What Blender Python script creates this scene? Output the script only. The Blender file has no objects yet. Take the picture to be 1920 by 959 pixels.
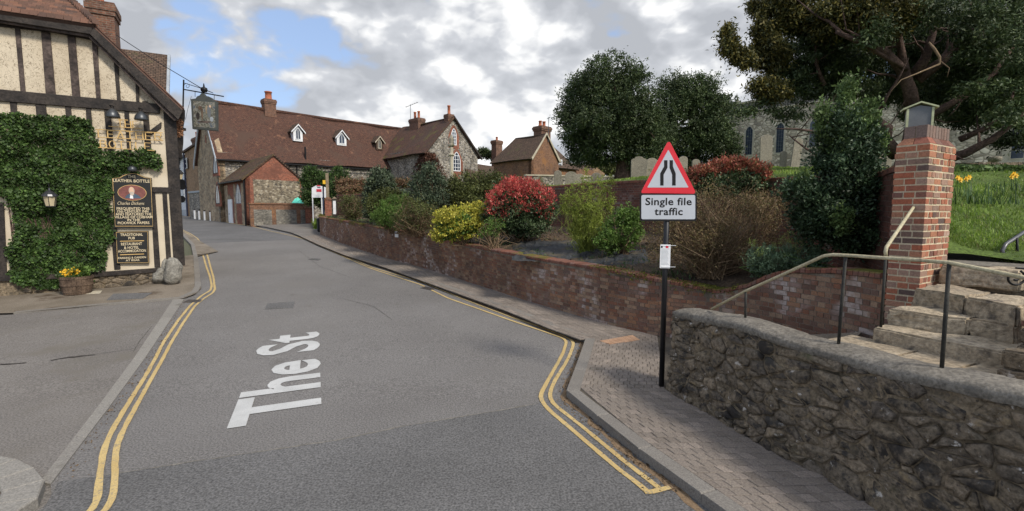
import bpy, bmesh, math, random
import numpy as np
from mathutils import Vector as V
from mathutils import noise as mn
from mathutils.geometry import tessellate_polygon
random.seed(7); rng = np.random.default_rng(7)
R = math.radians
sc = bpy.context.scene
col = sc.collection
# ---------------------------------------------------------------- camera
F, H = 900.0, 2.5
PITCH = math.atan(80 / F)
cp, sp = math.cos(PITCH), math.sin(PITCH)
cam = bpy.data.cameras.new('camera'); camo = bpy.data.objects.new('camera', cam); col.objects.link(camo)
cam.sensor_width = 36; cam.lens = F / 1920 * 36; cam.clip_end = 3000; cam.clip_start = 0.05
camo.location = (0, 0, H); camo.rotation_euler = (R(90) - PITCH, 0, 0)
sc.camera = camo
sc.view_settings.view_transform = 'Standard'; sc.view_settings.look = 'None'
sc.view_settings.exposure = 0.75; sc.view_settings.gamma = 1
# ---------------------------------------------------------------- sky and sun
SUN_EL, SUN_X, SUN_Y = 42, 0.72, -0.69
def ray(u, v):
    t = (479.5 - v) / F
    return V(((u - 960) / F, cp + t * sp, -sp + t * cp))
w = bpy.data.worlds.new('World'); sc.world = w; w.use_nodes = True
nt = w.node_tree; nt.nodes.clear()
def N(tree, t, **k):
    n = tree.nodes.new(t)
    for a, b in k.items():
        if a == 'ins':
            for i, x in b.items():
                if hasattr(x, 'is_output'): tree.links.new(x, n.inputs[i])
                else: n.inputs[i].default_value = x
        else: setattr(n, a, b)
    return n
def mth(t, op, a, b=0.0, c=None, clamp=False):
    ins = {0: a, 1: b}
    if c is not None: ins[2] = c
    return N(t, 'ShaderNodeMath', operation=op, use_clamp=clamp, ins=ins).outputs[0]
def mixc(t, f, a, b, mode='MIX'):
    n = N(t, 'ShaderNodeMix', data_type='RGBA', blend_type=mode, clamp_factor=True, ins={0: f, 6: a, 7: b}); return n.outputs[2]
def smooth(t, x, lo, hi, a=0.0, b=1.0):
    n = N(t, 'ShaderNodeMapRange', interpolation_type='SMOOTHSTEP', ins={0: x, 1: lo, 2: hi, 3: a, 4: b}); return n.outputs[0]
def rgb(c): return (c[0], c[1], c[2], 1)
tc = N(nt, 'ShaderNodeTexCoord').outputs['Generated']
sky = N(nt, 'ShaderNodeTexSky', sky_type='NISHITA', sun_disc=False, sun_elevation=R(SUN_EL), sun_rotation=math.atan2(SUN_X, SUN_Y), air_density=1.0, dust_density=0.6, ozone_density=1.5)
skyc = mixc(nt, 1.0, sky.outputs[0], (0.115, 0.115, 0.115, 1), 'MULTIPLY')
sep = N(nt, 'ShaderNodeSeparateXYZ', ins={0: tc}).outputs
zz = mth(nt, 'ADD', mth(nt, 'MAXIMUM', sep[2], 0.0), 0.16)
px_ = mth(nt, 'DIVIDE', sep[0], zz); py_ = mth(nt, 'DIVIDE', sep[1], zz)
cv = N(nt, 'ShaderNodeCombineXYZ', ins={0: px_, 1: py_, 2: 0.0}).outputs[0]
def wn(vec, s, det, ro, dist=0.0, off=(0, 0, 0)):
    v2 = N(nt, 'ShaderNodeVectorMath', operation='ADD', ins={0: vec, 1: off}).outputs[0]
    return N(nt, 'ShaderNodeTexNoise', ins={'Vector': v2, 'Scale': s, 'Detail': det, 'Roughness': ro, 'Distortion': dist}).outputs[0]
def blob(u, v, r, amp):           # a soft region of sky around a direction
    d = ray(u, v).normalized()
    dot = N(nt, 'ShaderNodeVectorMath', operation='DISTANCE', ins={0: tc, 1: tuple(d)}).outputs['Value']
    return smooth(nt, dot, 0.0, r, amp, 0.0)
dv = N(nt, 'ShaderNodeVectorMath', operation='MULTIPLY', ins={0: tc, 1: (1.0, 1.0, 1.7)}).outputs[0]
big = wn(cv, 0.75, 5, 0.5, 0.3, (3.1, 1.7, 0))
def billow(vec, s, off):
    a = mth(nt, 'ABSOLUTE', mth(nt, 'SUBTRACT', wn(vec, s, 1, .5, .1, off), .5)); b = mth(nt, 'ABSOLUTE', mth(nt, 'SUBTRACT', wn(vec, s * 2.1, 1, .5, .1, off), .5)); c = mth(nt, 'ABSOLUTE', mth(nt, 'SUBTRACT', wn(vec, s * 4.6, 2, .5, .1, off), .5))
    return mth(nt, 'SUBTRACT', 1.0, mth(nt, 'MULTIPLY', mth(nt, 'ADD', mth(nt, 'ADD', a, mth(nt, 'MULTIPLY', b, .6)), mth(nt, 'MULTIPLY', c, .35)), 3.0))
def dens(vec): return mth(nt, 'ADD', mth(nt, 'MULTIPLY', wn(vec, 3.6, 13, .54, .2, (.7, .2, .4)), .75), mth(nt, 'MULTIPLY', billow(vec, 4.0, (2.2, 7.1, .3)), .25))
fine = dens(dv)
cov = mth(nt, 'ADD', mth(nt, 'MULTIPLY', big, 0.48), mth(nt, 'MULTIPLY', fine, 0.70))
for u, v, r, a in [(880, 215, .34, .16), (660, 235, .16, .12), (1290, 150, .16, .12), (1080, 270, .3, .08), (200, -60, .6, .10), (1200, -80, .6, .10), (1750, 0, .6, .1),
                   (520, 185, .24, -.12), (650, 150, .2, -.07), (980, 95, .14, -.10), (30, 150, .3, .06), (1010, 20, .3, .06)]:
    cov = mth(nt, 'ADD', cov, blob(u, v, r, a))
mask = smooth(nt, cov, 0.555, 0.635)
# brightness of the cloud: white where thin or sun-facing, grey where thick
dv2 = N(nt, 'ShaderNodeVectorMath', operation='ADD', ins={0: dv, 1: (-0.03, -0.01, -0.055)}).outputs[0]
fine2 = dens(dv2)
rel = mth(nt, 'SUBTRACT', fine2, fine)
lit = mth(nt, 'ADD', mth(nt, 'MULTIPLY', rel, -2.8), 0.50)
lit = mth(nt, 'ADD', lit, mth(nt, 'MULTIPLY', mth(nt, 'SUBTRACT', wn(dv, 2.6, 5, .5, 0, (5, 5, 5)), .5), -1.1))
for u, v, r, a in [(900, 160, .24, .34), (700, 230, .16, .36), (1280, 135, .16, .35), (960, 285, .22, .3), (500, -20, .5, -.26), (1150, 10, .45, -.26), (880, 250, .12, -.12), (1380, 60, .3, -.12)]:
    lit = mth(nt, 'ADD', lit, blob(u, v, r, a))
cr = N(nt, 'ShaderNodeValToRGB', ins={0: lit}); e = cr.color_ramp.elements
e[0].position = 0.1; e[0].color = (0.30, 0.31, 0.33, 1); e[1].position = 0.95; e[1].color = (0.95, 0.94, 0.92, 1)
x_ = e.new(0.45); x_.color = (0.40, 0.41, 0.43, 1); x_ = e.new(0.7); x_.color = (0.62, 0.62, 0.615, 1)
lp = mixc(nt, mth(nt, 'MULTIPLY', mask, 0.96), mixc(nt, 0.6, skyc, (0.25, 0.33, 0.50, 1)), cr.outputs[0])
bg = N(nt, 'ShaderNodeBackground', ins={0: lp, 1: 1.0})
nt.links.new(bg.outputs[0], N(nt, 'ShaderNodeOutputWorld').inputs[0])
sl = bpy.data.lights.new('sun', 'SUN'); sl.energy = 2.2; sl.angle = R(10); sl.color = (1, .93, .82)
so = bpy.data.objects.new('sun', sl); col.objects.link(so)
hd = math.hypot(SUN_X, SUN_Y); sd = V((SUN_X / hd * math.cos(R(SUN_EL)), SUN_Y / hd * math.cos(R(SUN_EL)), math.sin(R(SUN_EL))))
so.rotation_euler = sd.to_track_quat('Z', 'Y').to_euler(); so.location = (20, 10, 30)
# ---------------------------------------------------------------- ground profile and pixel helpers
GP = [(-300, 0), (6, 0), (8, .03), (10, .12), (14, .31), (20, .60), (30, 1.10), (42, 1.70), (55, 2.05), (75, 2.28), (110, 2.38), (3000, 2.38)]
def g(y): return float(np.interp(y, [a for a, b in GP], [b for a, b in GP]))
def at(u, v, Y):
    r = ray(u, v); k = Y / r.y; return V((k * r.x, Y, H + k * r.z))
def Gd(u, v, dz=0.0):
    r = ray(u, v); Y = 0.8; st = .25
    f = lambda y: H + r.z / r.y * y - g(y) - dz
    while f(Y) > 0 and Y < 400: Y += st if Y < 60 else 1
    a, b = Y - (st if Y < 60 else 1), Y
    for _ in range(25):
        m = (a + b) / 2
        if f(m) > 0: a = m
        else: b = m
    return at(u, v, a)
def Pz(u, v, z):
    r = ray(u, v); k = (z - H) / r.z; return V((0, 0, H)) + r * k
class Fr:                     # a vertical plane frame: s along, d outward (towards a), z up
    def __init__(s, o, a, flip=False):
        s.o = V((o[0], o[1], 0)); s.a = V((a[0], a[1], 0)).normalized()
        s.n = V((s.a.y, -s.a.x, 0)) * (-1 if flip else 1)
    def __call__(s, x, d, z): return s.o + s.a * x + s.n * d + V((0, 0, z))
    def px(s, u, v, d=0.0):
        r = ray(u, v); o = s.o + s.n * d
        k = (o - V((0, 0, 0))).dot(s.n) / r.dot(s.n)
        p = V((0, 0, H)) + r * k; q = p - s.o
        return q.dot(s.a), p.z
    def shift(s, x=0, d=0): return Fr(s.o + s.a * x + s.n * d, s.a, s.n.dot(V((s.a.y, -s.a.x, 0))) < 0)
# ---------------------------------------------------------------- materials
def newmat(name):
    m = bpy.data.materials.new(name); m.use_nodes = True; t = m.node_tree
    return m, t, t.nodes['Principled BSDF']
def ramp(t, fac, cols, const=False):
    n = N(t, 'ShaderNodeValToRGB', ins={0: fac}); e = n.color_ramp.elements
    if const: n.color_ramp.interpolation = 'CONSTANT'
    k = len(cols)
    for i, c in enumerate(cols):
        p = i / (k if const else max(1, k - 1))
        el = e[i] if i < 2 else e.new(p)
        el.position = p; el.color = rgb(c)
    return n.outputs[0]
def rnd_value(t):
    a = N(t, 'ShaderNodeObjectInfo').outputs['Random']; b = N(t, 'ShaderNodeNewGeometry').outputs['Random Per Island']
    return mth(t, 'FRACT', mth(t, 'ADD', a, b))
def tnoise(t, s, det=4, ro=.55, pos=None, dist=0.0):
    pos = pos or N(t, 'ShaderNodeNewGeometry').outputs['Position']
    return N(t, 'ShaderNodeTexNoise', ins={'Vector': pos, 'Scale': s, 'Detail': det, 'Roughness': ro, 'Distortion': dist}).outputs[0]
def proc(name, cols, scale=3, rough=.85, bump=.25, bscale=40, bdist=.01, rand=None, over=(), spec=.3, contrast=(.3, .7), fine=.35, metal=0, detail=6):
    m, t, b = newmat(name)
    c = ramp(t, smooth(t, tnoise(t, scale, detail), contrast[0], contrast[1]), cols)
    if rand:
        rc = ramp(t, rnd_value(t), rand)
        c = mixc(t, .72, c, rc)
    f = tnoise(t, bscale, 5, .65)
    if fine:
        k = smooth(t, f, .25, .75, 1 - fine, 1 + fine)
        c = mixc(t, 1.0, c, N(t, 'ShaderNodeCombineColor', ins={0: k, 1: k, 2: k}).outputs[0], 'MULTIPLY')
    for oc, os_, lo, hi in over:
        c = mixc(t, smooth(t, tnoise(t, os_, 7, .6), lo, hi), c, rgb(oc))
    t.links.new(c, b.inputs['Base Color']); b.inputs['Roughness'].default_value = rough
    b.inputs['Specular IOR Level'].default_value = spec; b.inputs['Metallic'].default_value = metal
    if bump:
        bn = N(t, 'ShaderNodeBump', ins={'Strength': bump, 'Distance': bdist, 'Height': f})
        t.links.new(bn.outputs[0], b.inputs['Normal'])
    return m
def upmask(t, lo=.5, hi=.9):
    n = N(t, 'ShaderNodeNewGeometry').outputs['Normal']
    return smooth(t, N(t, 'ShaderNodeSeparateXYZ', ins={0: n}).outputs[2], lo, hi)
def brickmat(name, rand, wear=(.42, .36, .32), wlo=.56, whi=.7, wscale=2.2, moss=0.0, dark=.5, mossscale=1.3):
    m, t, b = newmat(name)
    c = ramp(t, rnd_value(t), rand)
    f = tnoise(t, 55, 5, .7); k = smooth(t, f, .25, .75, .68, 1.3)
    c = mixc(t, 1.0, c, N(t, 'ShaderNodeCombineColor', ins={0: k, 1: k, 2: k}).outputs[0], 'MULTIPLY')
    c = mixc(t, smooth(t, tnoise(t, .9, 5), .45, .7, 0, dark), c, (.07, .045, .035, 1))
    r2 = mth(t, 'FRACT', mth(t, 'MULTIPLY', rnd_value(t), 7.31))
    wm = mth(t, 'MULTIPLY', smooth(t, tnoise(t, wscale * .55, 4, .5), wlo, whi), mth(t, 'MULTIPLY', smooth(t, r2, .45, .75, .08, 1.0), smooth(t, tnoise(t, 18, 5), .3, .6, .35, 1)))
    c = mixc(t, mth(t, 'MULTIPLY', wm, .75), c, rgb(wear))
    if moss:
        mm = mth(t, 'MULTIPLY', upmask(t), smooth(t, tnoise(t, mossscale, 7, .7), .60 - moss * .2, .66 - moss * .2))
        c = mixc(t, mm, c, mixc(t, tnoise(t, 14), (.05, .065, .012, 1), (.15, .15, .02, 1)))
    t.links.new(c, b.inputs['Base Color']); b.inputs['Roughness'].default_value = .9; b.inputs['Specular IOR Level'].default_value = .2
    t.links.new(N(t, 'ShaderNodeBump', ins={'Strength': .5, 'Distance': .006, 'Height': f}).outputs[0], b.inputs['Normal'])
    return m
def leafmat(name, cols, clump=1.6, trans=.25, rough=.55, spec=.3):
    m, t, b = newmat(name)
    c = ramp(t, rnd_value(t), cols)
    k = smooth(t, tnoise(t, clump, 3), .3, .7, .62, 1.35)
    c = mixc(t, 1.0, c, N(t, 'ShaderNodeCombineColor', ins={0: k, 1: k, 2: k}).outputs[0], 'MULTIPLY')
    t.links.new(c, b.inputs['Base Color']); b.inputs['Roughness'].default_value = rough; b.inputs['Specular IOR Level'].default_value = spec
    if trans:
        tr = N(t, 'ShaderNodeBsdfTranslucent', ins={0: c})
        mx = N(t, 'ShaderNodeMixShader', ins={0: trans, 1: b.outputs[0], 2: tr.outputs[0]})
        t.links.new(mx.outputs[0], t.nodes['Material Output'].inputs[0])
    return m
def uvbrick(name, c1, c2, mort, bw=.225, bh=.075, ms=.01, rough=.9, var=None, vs=.5, vlo=.45, vhi=.65, bump=.4, row=None, offset=.5, vor=None):
    m, t, b = newmat(name)
    uv = N(t, 'ShaderNodeTexCoord').outputs['UV']
    bt = N(t, 'ShaderNodeTexBrick', offset=offset, ins={'Vector': uv, 'Color1': rgb(c1), 'Color2': rgb(c2), 'Mortar': rgb(mort), 'Scale': 1.0, 'Mortar Size': ms, 'Mortar Smooth': .2, 'Bias': 0.0, 'Brick Width': bw, 'Row Height': bh})
    c = bt.outputs[0]
    k = smooth(t, tnoise(t, 9, 4, .7), .3, .7, .65, 1.35)
    c = mixc(t, 1.0, c, N(t, 'ShaderNodeCombineColor', ins={0: k, 1: k, 2: k}).outputs[0], 'MULTIPLY')
    for vc, vsc, lo, hi in (var or []):
        c = mixc(t, smooth(t, tnoise(t, vsc, 6, .65), lo, hi), c, rgb(vc))
    t.links.new(c, b.inputs['Base Color']); b.inputs['Roughness'].default_value = rough; b.inputs['Specular IOR Level'].default_value = .2
    t.links.new(N(t, 'ShaderNodeBump', invert=True, ins={'Strength': bump, 'Distance': .02, 'Height': bt.outputs[1]}).outputs[0], b.inputs['Normal'])
    return m
def flintmat(name, cols, scale=8, mort=(.30, .26, .20), over=()):
    m, t, b = newmat(name)
    pos = N(t, 'ShaderNodeNewGeometry').outputs['Position']
    d = N(t, 'ShaderNodeVectorMath', operation='ADD', ins={0: pos, 1: N(t, 'ShaderNodeVectorMath', operation='SCALE', ins={0: N(t, 'ShaderNodeTexNoise', ins={'Vector': pos, 'Scale': 6.0}).outputs[1], 3: .08}).outputs[0]}).outputs[0]
    sv = N(t, 'ShaderNodeVectorMath', operation='MULTIPLY', ins={0: d, 1: (1, 1, 1.5)}).outputs[0]
    vo = N(t, 'ShaderNodeTexVoronoi', ins={'Vector': sv, 'Scale': scale})
    ve = N(t, 'ShaderNodeTexVoronoi', feature='DISTANCE_TO_EDGE', ins={'Vector': sv, 'Scale': scale})
    rv = N(t, 'ShaderNodeSeparateColor', ins={0: vo.outputs['Color']}).outputs[0]
    c = ramp(t, rv, cols, True)
    e = smooth(t, ve.outputs['Distance'], .03, .12)
    c = mixc(t, e, rgb(mort), c)
    k = smooth(t, tnoise(t, 1.2, 6), .3, .7, .7, 1.25)
    c = mixc(t, 1.0, c, N(t, 'ShaderNodeCombineColor', ins={0: k, 1: k, 2: k}).outputs[0], 'MULTIPLY')
    for vc, vsc, lo, hi in over: c = mixc(t, smooth(t, tnoise(t, vsc, 6, .65), lo, hi), c, rgb(vc))
    t.links.new(c, b.inputs['Base Color']); b.inputs['Roughness'].default_value = .85
    t.links.new(N(t, 'ShaderNodeBump', ins={'Strength': .7, 'Distance': .03, 'Height': e}).outputs[0], b.inputs['Normal'])
    return m
def plain(name, c, rough=.5, metal=0, spec=.5, grime=.15):
    return proc(name, [tuple(x * (1 - grime) for x in c), tuple(min(1, x * (1 + grime)) for x in c)], 5, rough, .08, 60, .003, spec=spec, metal=metal, fine=grime * .6)
M = {}
M['asphalt'] = proc('asphalt', [(.135, .127, .121), (.17, .161, .154)], .35, .88, .7, 48, .006, fine=.55, over=[((.15, .14, .13), .25, .5, .75), ((.32, .30, .27), 42, .62, .70), ((.11, .10, .09), 1.1, .62, .80), ((.08, .075, .07), 50, .66, .72)])
M['asphalt_new'] = proc('asphalt_new', [(.10, .097, .095), (.13, .126, .124)], .5, .85, .7, 48, .006, fine=.6, over=[((.28, .27, .26), 65, .67, .72), ((.09, .088, .085), .9, .6, .85)])
M['forecourt'] = proc('forecourt', [(.14, .127, .115), (.18, .165, .15)], .5, .9, .7, 50, .006, fine=.55, over=[((.14, .125, .105), .8, .5, .72), ((.30, .27, .24), 55, .66, .72)])
M['pubpave'] = proc('pubpave', [(.14, .115, .085), (.22, .185, .145)], .8, .9, .6, 60, .006, fine=.45, over=[((.09, .065, .045), 1.5, .55, .7)])
M['crack'] = proc('crack', [(.035, .03, .028), (.06, .05, .045)], 5, .95, .4)
M['seam'] = proc('seam', [(.13, .12, .105), (.20, .185, .16)], 5, .95, .4)
M['yellow'] = proc('yellow', [(.44, .31, .125), (.52, .385, .17)], 1.5, .8, .3, 90, .003, fine=.3, over=[((.30, .24, .15), 9, .58, .74), ((.22, .20, .17), 45, .56, .66)])
M['whitepaint'] = proc('whitepaint', [(.42, .42, .41), (.50, .50, .49)], 3, .75, .2, 90, .003, fine=.16, over=[((.3, .29, .28), 70, .60, .70), ((.36, .35, .34), 6, .60, .75)])
M['kerb'] = proc('kerb', [(.16, .145, .128), (.215, .20, .18)], 2, .85, .5, 70, .006, rand=[(.165, .15, .133), (.20, .185, .165)], fine=.35, over=[((.12, .11, .09), 3, .58, .8)])
M['kerb_pale'] = proc('kerb_pale', [(.20, .185, .165), (.255, .24, .215)], 2, .85, .5, 60, .006, rand=[(.205, .19, .17), (.24, .225, .20)], fine=.35, over=[((.12, .11, .09), 3, .62, .8)])
M['sett'] = proc('sett', [(.17, .145, .12), (.24, .205, .175)], 1.2, .88, .5, 60, .006, rand=[(.15, .125, .105), (.21, .178, .15), (.18, .152, .13), (.27, .225, .19)], fine=.35, over=[((.10, .09, .07), 2.0, .6, .8)])
M['joint'] = proc('joint', [(.06, .05, .04), (.10, .085, .065)], 4, .95, .5, 60)
M['litter'] = proc('litter', [(.10, .07, .04), (.19, .13, .08)], 8, .95, .5, 60, rand=[(.06, .04, .02), (.22, .15, .09)])
M['tactile'] = proc('tactile', [(.36, .21, .13), (.44, .27, .17)], 4, .85, .5, 60, rand=[(.34, .2, .12), (.46, .29, .19)])
M['iron'] = proc('iron', [(.05, .045, .042), (.09, .075, .065)], 9, .6, .4, 60, .004, spec=.5)
M['brick'] = brickmat('brick', [(.12, .072, .055), (.23, .105, .065), (.18, .10, .075), (.29, .155, .09), (.15, .098, .08), (.22, .13, .09), (.31, .21, .14), (.16, .088, .065)], moss=.5, wear=(.50, .44, .41), wlo=.50, whi=.66, dark=.5)
M['brickcop'] = brickmat('brickcop', [(.13, .06, .045), (.22, .09, .06), (.17, .10, .08)], moss=.55, dark=.4, mossscale=.55)
M['brickcoping_grey'] = brickmat('brickcoping_grey', [(.16, .11, .09), (.24, .16, .13), (.19, .14, .12)], moss=.2, dark=.3)
M['brickpil'] = brickmat('brickpil', [(.36, .115, .065), (.40, .16, .09), (.31, .115, .075), (.12, .085, .075), (.38, .19, .125), (.40, .175, .10), (.36, .23, .17), (.18, .115, .09)], wlo=.50, whi=.66, dark=.25, wear=(.52, .44, .36))
M['brickwall2'] = brickmat('brickwall2', [(.13, .055, .04), (.20, .085, .06), (.10, .05, .04), (.17, .08, .055)], moss=.25, dark=.5)
M['mortar'] = proc('mortar', [(.16, .13, .10), (.25, .21, .165)], 4, .95, .5, 50, fine=.3, over=[((.09, .075, .055), 1.5, .5, .7)])
M['mortar_pale'] = proc('mortar_pale', [(.52, .43, .29), (.62, .53, .38)], 4, .95, .5, 50, fine=.25)
M['mortar_dark'] = proc('mortar_dark', [(.11, .087, .06), (.22, .172, .115)], 5, .95, .9, 24, .02, fine=.55, over=[((.33, .25, .15), 4.5, .60, .74), ((.05, .045, .035), 2.3, .55, .7)])
M['rubble'] = proc('rubble', [(.085, .068, .05), (.23, .185, .13)], 4, .9, 1.0, 26, .02, rand=[(.085, .07, .057), (.20, .158, .108), (.13, .105, .078), (.27, .21, .145), (.165, .133, .098), (.11, .092, .077)], fine=.6, contrast=(.35, .65), over=[((.50, .46, .41), 11, .62, .68), ((.26, .195, .115), 7, .58, .72), ((.05, .042, .036), 13, .55, .66), ((.035, .03, .026), 2.6, .56, .66), ((.05, .045, .04), 6, .56, .66), ((.075, .075, .035), 2.2, .6, .75)])
M['coping'] = proc('coping', [(.13, .115, .095), (.20, .18, .15)], 2.5, .9, .9, 30, .012, fine=.45, over=[((.50, .48, .44), 4, .66, .70), ((.12, .11, .095), 4, .58, .7)])
M['step'] = proc('step', [(.22, .175, .12), (.46, .385, .28)], 2.2, .9, .9, 22, .02, rand=[(.27, .215, .15), (.40, .33, .235)], fine=.45, over=[((.12, .10, .08), 5, .56, .7), ((.09, .085, .05), 1.6, .62, .75)])
M['signface'] = plain('signface', (.44, .465, .51), .35, grime=.03)
M['signred'] = plain('signred', (.62, .015, .03), .35, grime=.06)
M['black'] = plain('black', (.008, .008, .009), .5, grime=.2, spec=.25)
M['timber'] = proc('timber', [(.018, .015, .014), (.045, .036, .03)], 3, .7, .6, 18, .015, fine=.5, over=[((.10, .075, .06), 2.5, .68, .8)])
M['timber_worn'] = proc('timber_worn', [(.035, .027, .024), (.10, .075, .065)], 3, .8, .7, 16, .015, fine=.5)
def plaster():
    m, t, b = newmat('plaster')
    pos = N(t, 'ShaderNodeNewGeometry').outputs['Position']
    c = mixc(t, smooth(t, tnoise(t, 1.5, 5), .3, .7), (.50, .42, .305, 1), (.60, .52, .395, 1))
    a = tnoise(t, 4.5, 2, .5, dist=2.6)                   # dried creeper stems left on the render: thin contour lines
    ln = smooth(t, mth(t, 'ABSOLUTE', mth(t, 'SUBTRACT', a, .5)), .006, .02, 1, 0)
    a2 = tnoise(t, 9, 2, .5, dist=1.8)
    ln2 = smooth(t, mth(t, 'ABSOLUTE', mth(t, 'SUBTRACT', a2, .47)), .006, .02, 1, 0)
    ln = mth(t, 'MULTIPLY', mth(t, 'MAXIMUM', ln, ln2), smooth(t, tnoise(t, 6, 3), .36, .50))
    sepz = N(t, 'ShaderNodeSeparateXYZ', ins={0: pos}).outputs[2]
    ln = mth(t, 'MULTIPLY', ln, smooth(t, sepz, 4.3, 4.9, 0.0, .75))
    c = mixc(t, ln, c, (.12, .08, .045, 1))
    t.links.new(c, b.inputs['Base Color']); b.inputs['Roughness'].default_value = .9
    t.links.new(N(t, 'ShaderNodeBump', ins={'Strength': .3, 'Distance': .01, 'Height': tnoise(t, 14, 4)}).outputs[0], b.inputs['Normal'])
    return m
M['plaster'] = plaster()
M['gold'] = plain('gold', (.58, .39, .16), .45, grime=.1)
M['goldleaf'] = plain('goldleaf', (.70, .40, .16), .5, grime=.05)
M['cream_text'] = plain('cream_text', (.66, .55, .36), .5, grime=.05)
M['board'] = plain('board', (.006, .006, .006), .6, grime=.3)
M['skin'] = plain('skin', (.62, .40, .28), .6, grime=.05)
M['beard'] = plain('beard', (.42, .36, .30), .8)
M['suit'] = plain('suit', (.06, .09, .13), .8)
M['oval'] = plain('oval', (.17, .055, .045), .6, grime=.3)
M['picture'] = proc('picture', [(.03, .035, .03), (.20, .20, .165), (.05, .045, .035), (.24, .23, .19), (.05, .07, .10)], 7, .6, .1, fine=.3)
M['bronze'] = plain('bronze', (.07, .075, .08), .4, .6)
M['lampmetal'] = plain('lampmetal', (.06, .06, .065), .35, .5)
M['lampglass'] = plain('lampglass', (.50, .42, .27), .25, grime=.1)
M['barrel'] = proc('barrel', [(.075, .05, .035), (.16, .11, .075)], 5, .85, .6, 30, .01, fine=.5)
M['soil'] = proc('soil', [(.045, .032, .022), (.10, .07, .045)], 3, .95, .9, 20, .03, fine=.5, over=[((.06, .075, .025), 1.8, .58, .68)])
M['membrane'] = proc('membrane', [(.03, .031, .034), (.055, .058, .06)], 2, .6, .7, 8, .04, spec=.2, fine=.3, over=[((.09, .075, .05), 2.2, .52, .66), ((.09, .11, .04), 3.1, .62, .72)])
M['grassbase'] = proc('grassbase', [(.05, .08, .015), (.10, .15, .028)], 1.2, .95, .8, 25, .03, fine=.5)
M['land'] = proc('land', [(.07, .075, .045), (.10, .10, .06)], .1, .95, .3)
M['rail'] = proc('rail', [(.38, .33, .205), (.48, .425, .28)], 6, .6, .4, 50, .004, fine=.3, over=[((.25, .2, .13), 12, .62, .72)])
M['railpost'] = proc('railpost', [(.02, .02, .018), (.045, .042, .035)], 6, .7, .4, 50, .004)
M['pot'] = proc('pot', [(.30, .09, .05), (.42, .15, .08)], 4, .8, .2)
M['ch_brick'] = uvbrick('ch_brick', (.20, .09, .055), (.12, .06, .045), (.17, .13, .10), ms=.012, var=[((.06, .045, .035), 1.5, .55, .75)])
M['ch_brick_near'] = brickmat('ch_brick_near', [(.14, .06, .045), (.24, .09, .055), (.17, .08, .055), (.10, .055, .045)], dark=.4)
M['redbrick_far'] = uvbrick('redbrick_far', (.33, .10, .06), (.20, .07, .05), (.24, .16, .11), ms=.01, var=[((.16, .07, .05), .8, .45, .7)])
M['stock_far'] = uvbrick('stock_far', (.34, .21, .12), (.22, .135, .08), (.30, .23, .155), ms=.01, var=[((.12, .09, .06), .6, .5, .75)])
M['brownbrick_far'] = uvbrick('brownbrick_far', (.24, .115, .065), (.15, .075, .05), (.19, .14, .10), ms=.01, var=[((.26, .13, .06), .9, .5, .65), ((.09, .06, .045), .5, .5, .75)])
M['tile_far'] = uvbrick('tile_far', (.135, .066, .046), (.085, .047, .037), (.045, .028, .022), bw=.17, bh=.11, ms=.012, var=[((.19, .10, .065), 1.7, .58, .68), ((.16, .15, .12), 6, .66, .72), ((.09, .055, .042), .55, .50, .70), ((.12, .10, .06), 2.8, .64, .72)], bump=.8)
M['tile_wing'] = uvbrick('tile_wing', (.13, .066, .046), (.08, .047, .037), (.04, .028, .022), bw=.17, bh=.11, ms=.012, var=[((.11, .095, .035), 1.0, .52, .66), ((.075, .05, .04), .45, .45, .70)], bump=.8)
M['tile_brown'] = uvbrick('tile_brown', (.13, .085, .06), (.085, .06, .045), (.035, .025, .02), bw=.17, bh=.11, ms=.012, var=[((.09, .08, .04), 1.1, .58, .7)], bump=.8)
M['tile_moss'] = uvbrick('tile_moss', (.13, .075, .048), (.075, .05, .035), (.03, .025, .02), bw=.17, bh=.11, ms=.012, var=[((.11, .10, .03), 1.2, .54, .70), ((.05, .045, .02), 2.0, .52, .70)], bump=.8)
M['tile_near'] = brickmat('tile_near', [(.10, .06, .045), (.16, .085, .06), (.075, .05, .042), (.20, .10, .065), (.12, .075, .06)], wlo=.7, whi=.8, dark=.4, moss=.15)
M['flint'] = flintmat('flint', [(.20, .19, .18), (.06, .058, .058), (.36, .33, .29), (.13, .12, .11), (.28, .25, .20), (.09, .085, .08), (.42, .39, .35)], 6.5)
M['flint_front'] = flintmat('flint_front', [(.30, .25, .175), (.14, .115, .085), (.36, .31, .23), (.22, .18, .13), (.40, .35, .27), (.10, .085, .07)], 5.0, (.24, .195, .13))
M['rag'] = flintmat('rag', [(.36, .27, .17), (.26, .19, .12), (.42, .33, .215), (.33, .23, .14), (.20, .15, .10)], 3.8, (.31, .24, .155))
M['church'] = flintmat('church', [(.60, .52, .39), (.50, .43, .32), (.68, .60, .46), (.55, .475, .355), (.33, .28, .21)], 3.2, (.30, .255, .185), over=[((.24, .21, .16), .5, .5, .75)])
M['churchdark'] = flintmat('churchdark', [(.20, .19, .165), (.12, .115, .10), (.26, .24, .20), (.15, .14, .12)], 7, (.2, .18, .15))
M['dress'] = proc('dress', [(.38, .34, .26), (.50, .45, .35)], 2, .9, .3)
M['gravestone'] = proc('gravestone', [(.17, .15, .115), (.30, .27, .205)], 2.5, .9, .7, 25, .012, rand=[(.17, .155, .125), (.30, .27, .21)], fine=.35, over=[((.10, .10, .05), 1.9, .55, .72), ((.36, .33, .27), 6, .64, .72)])
M['glass'] = plain('glass', (.035, .045, .065), .12, spec=.8)
M['whitewall'] = proc('whitewall', [(.55, .57, .60), (.65, .67, .69)], 1, .8, .1)
M['whitewood'] = plain('whitewood', (.72, .73, .74), .5, grime=.06)
M['greyslate'] = plain('greyslate', (.13, .14, .15), .7)
M['leadgrey'] = plain('leadgrey', (.30, .33, .36), .6)
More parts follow.
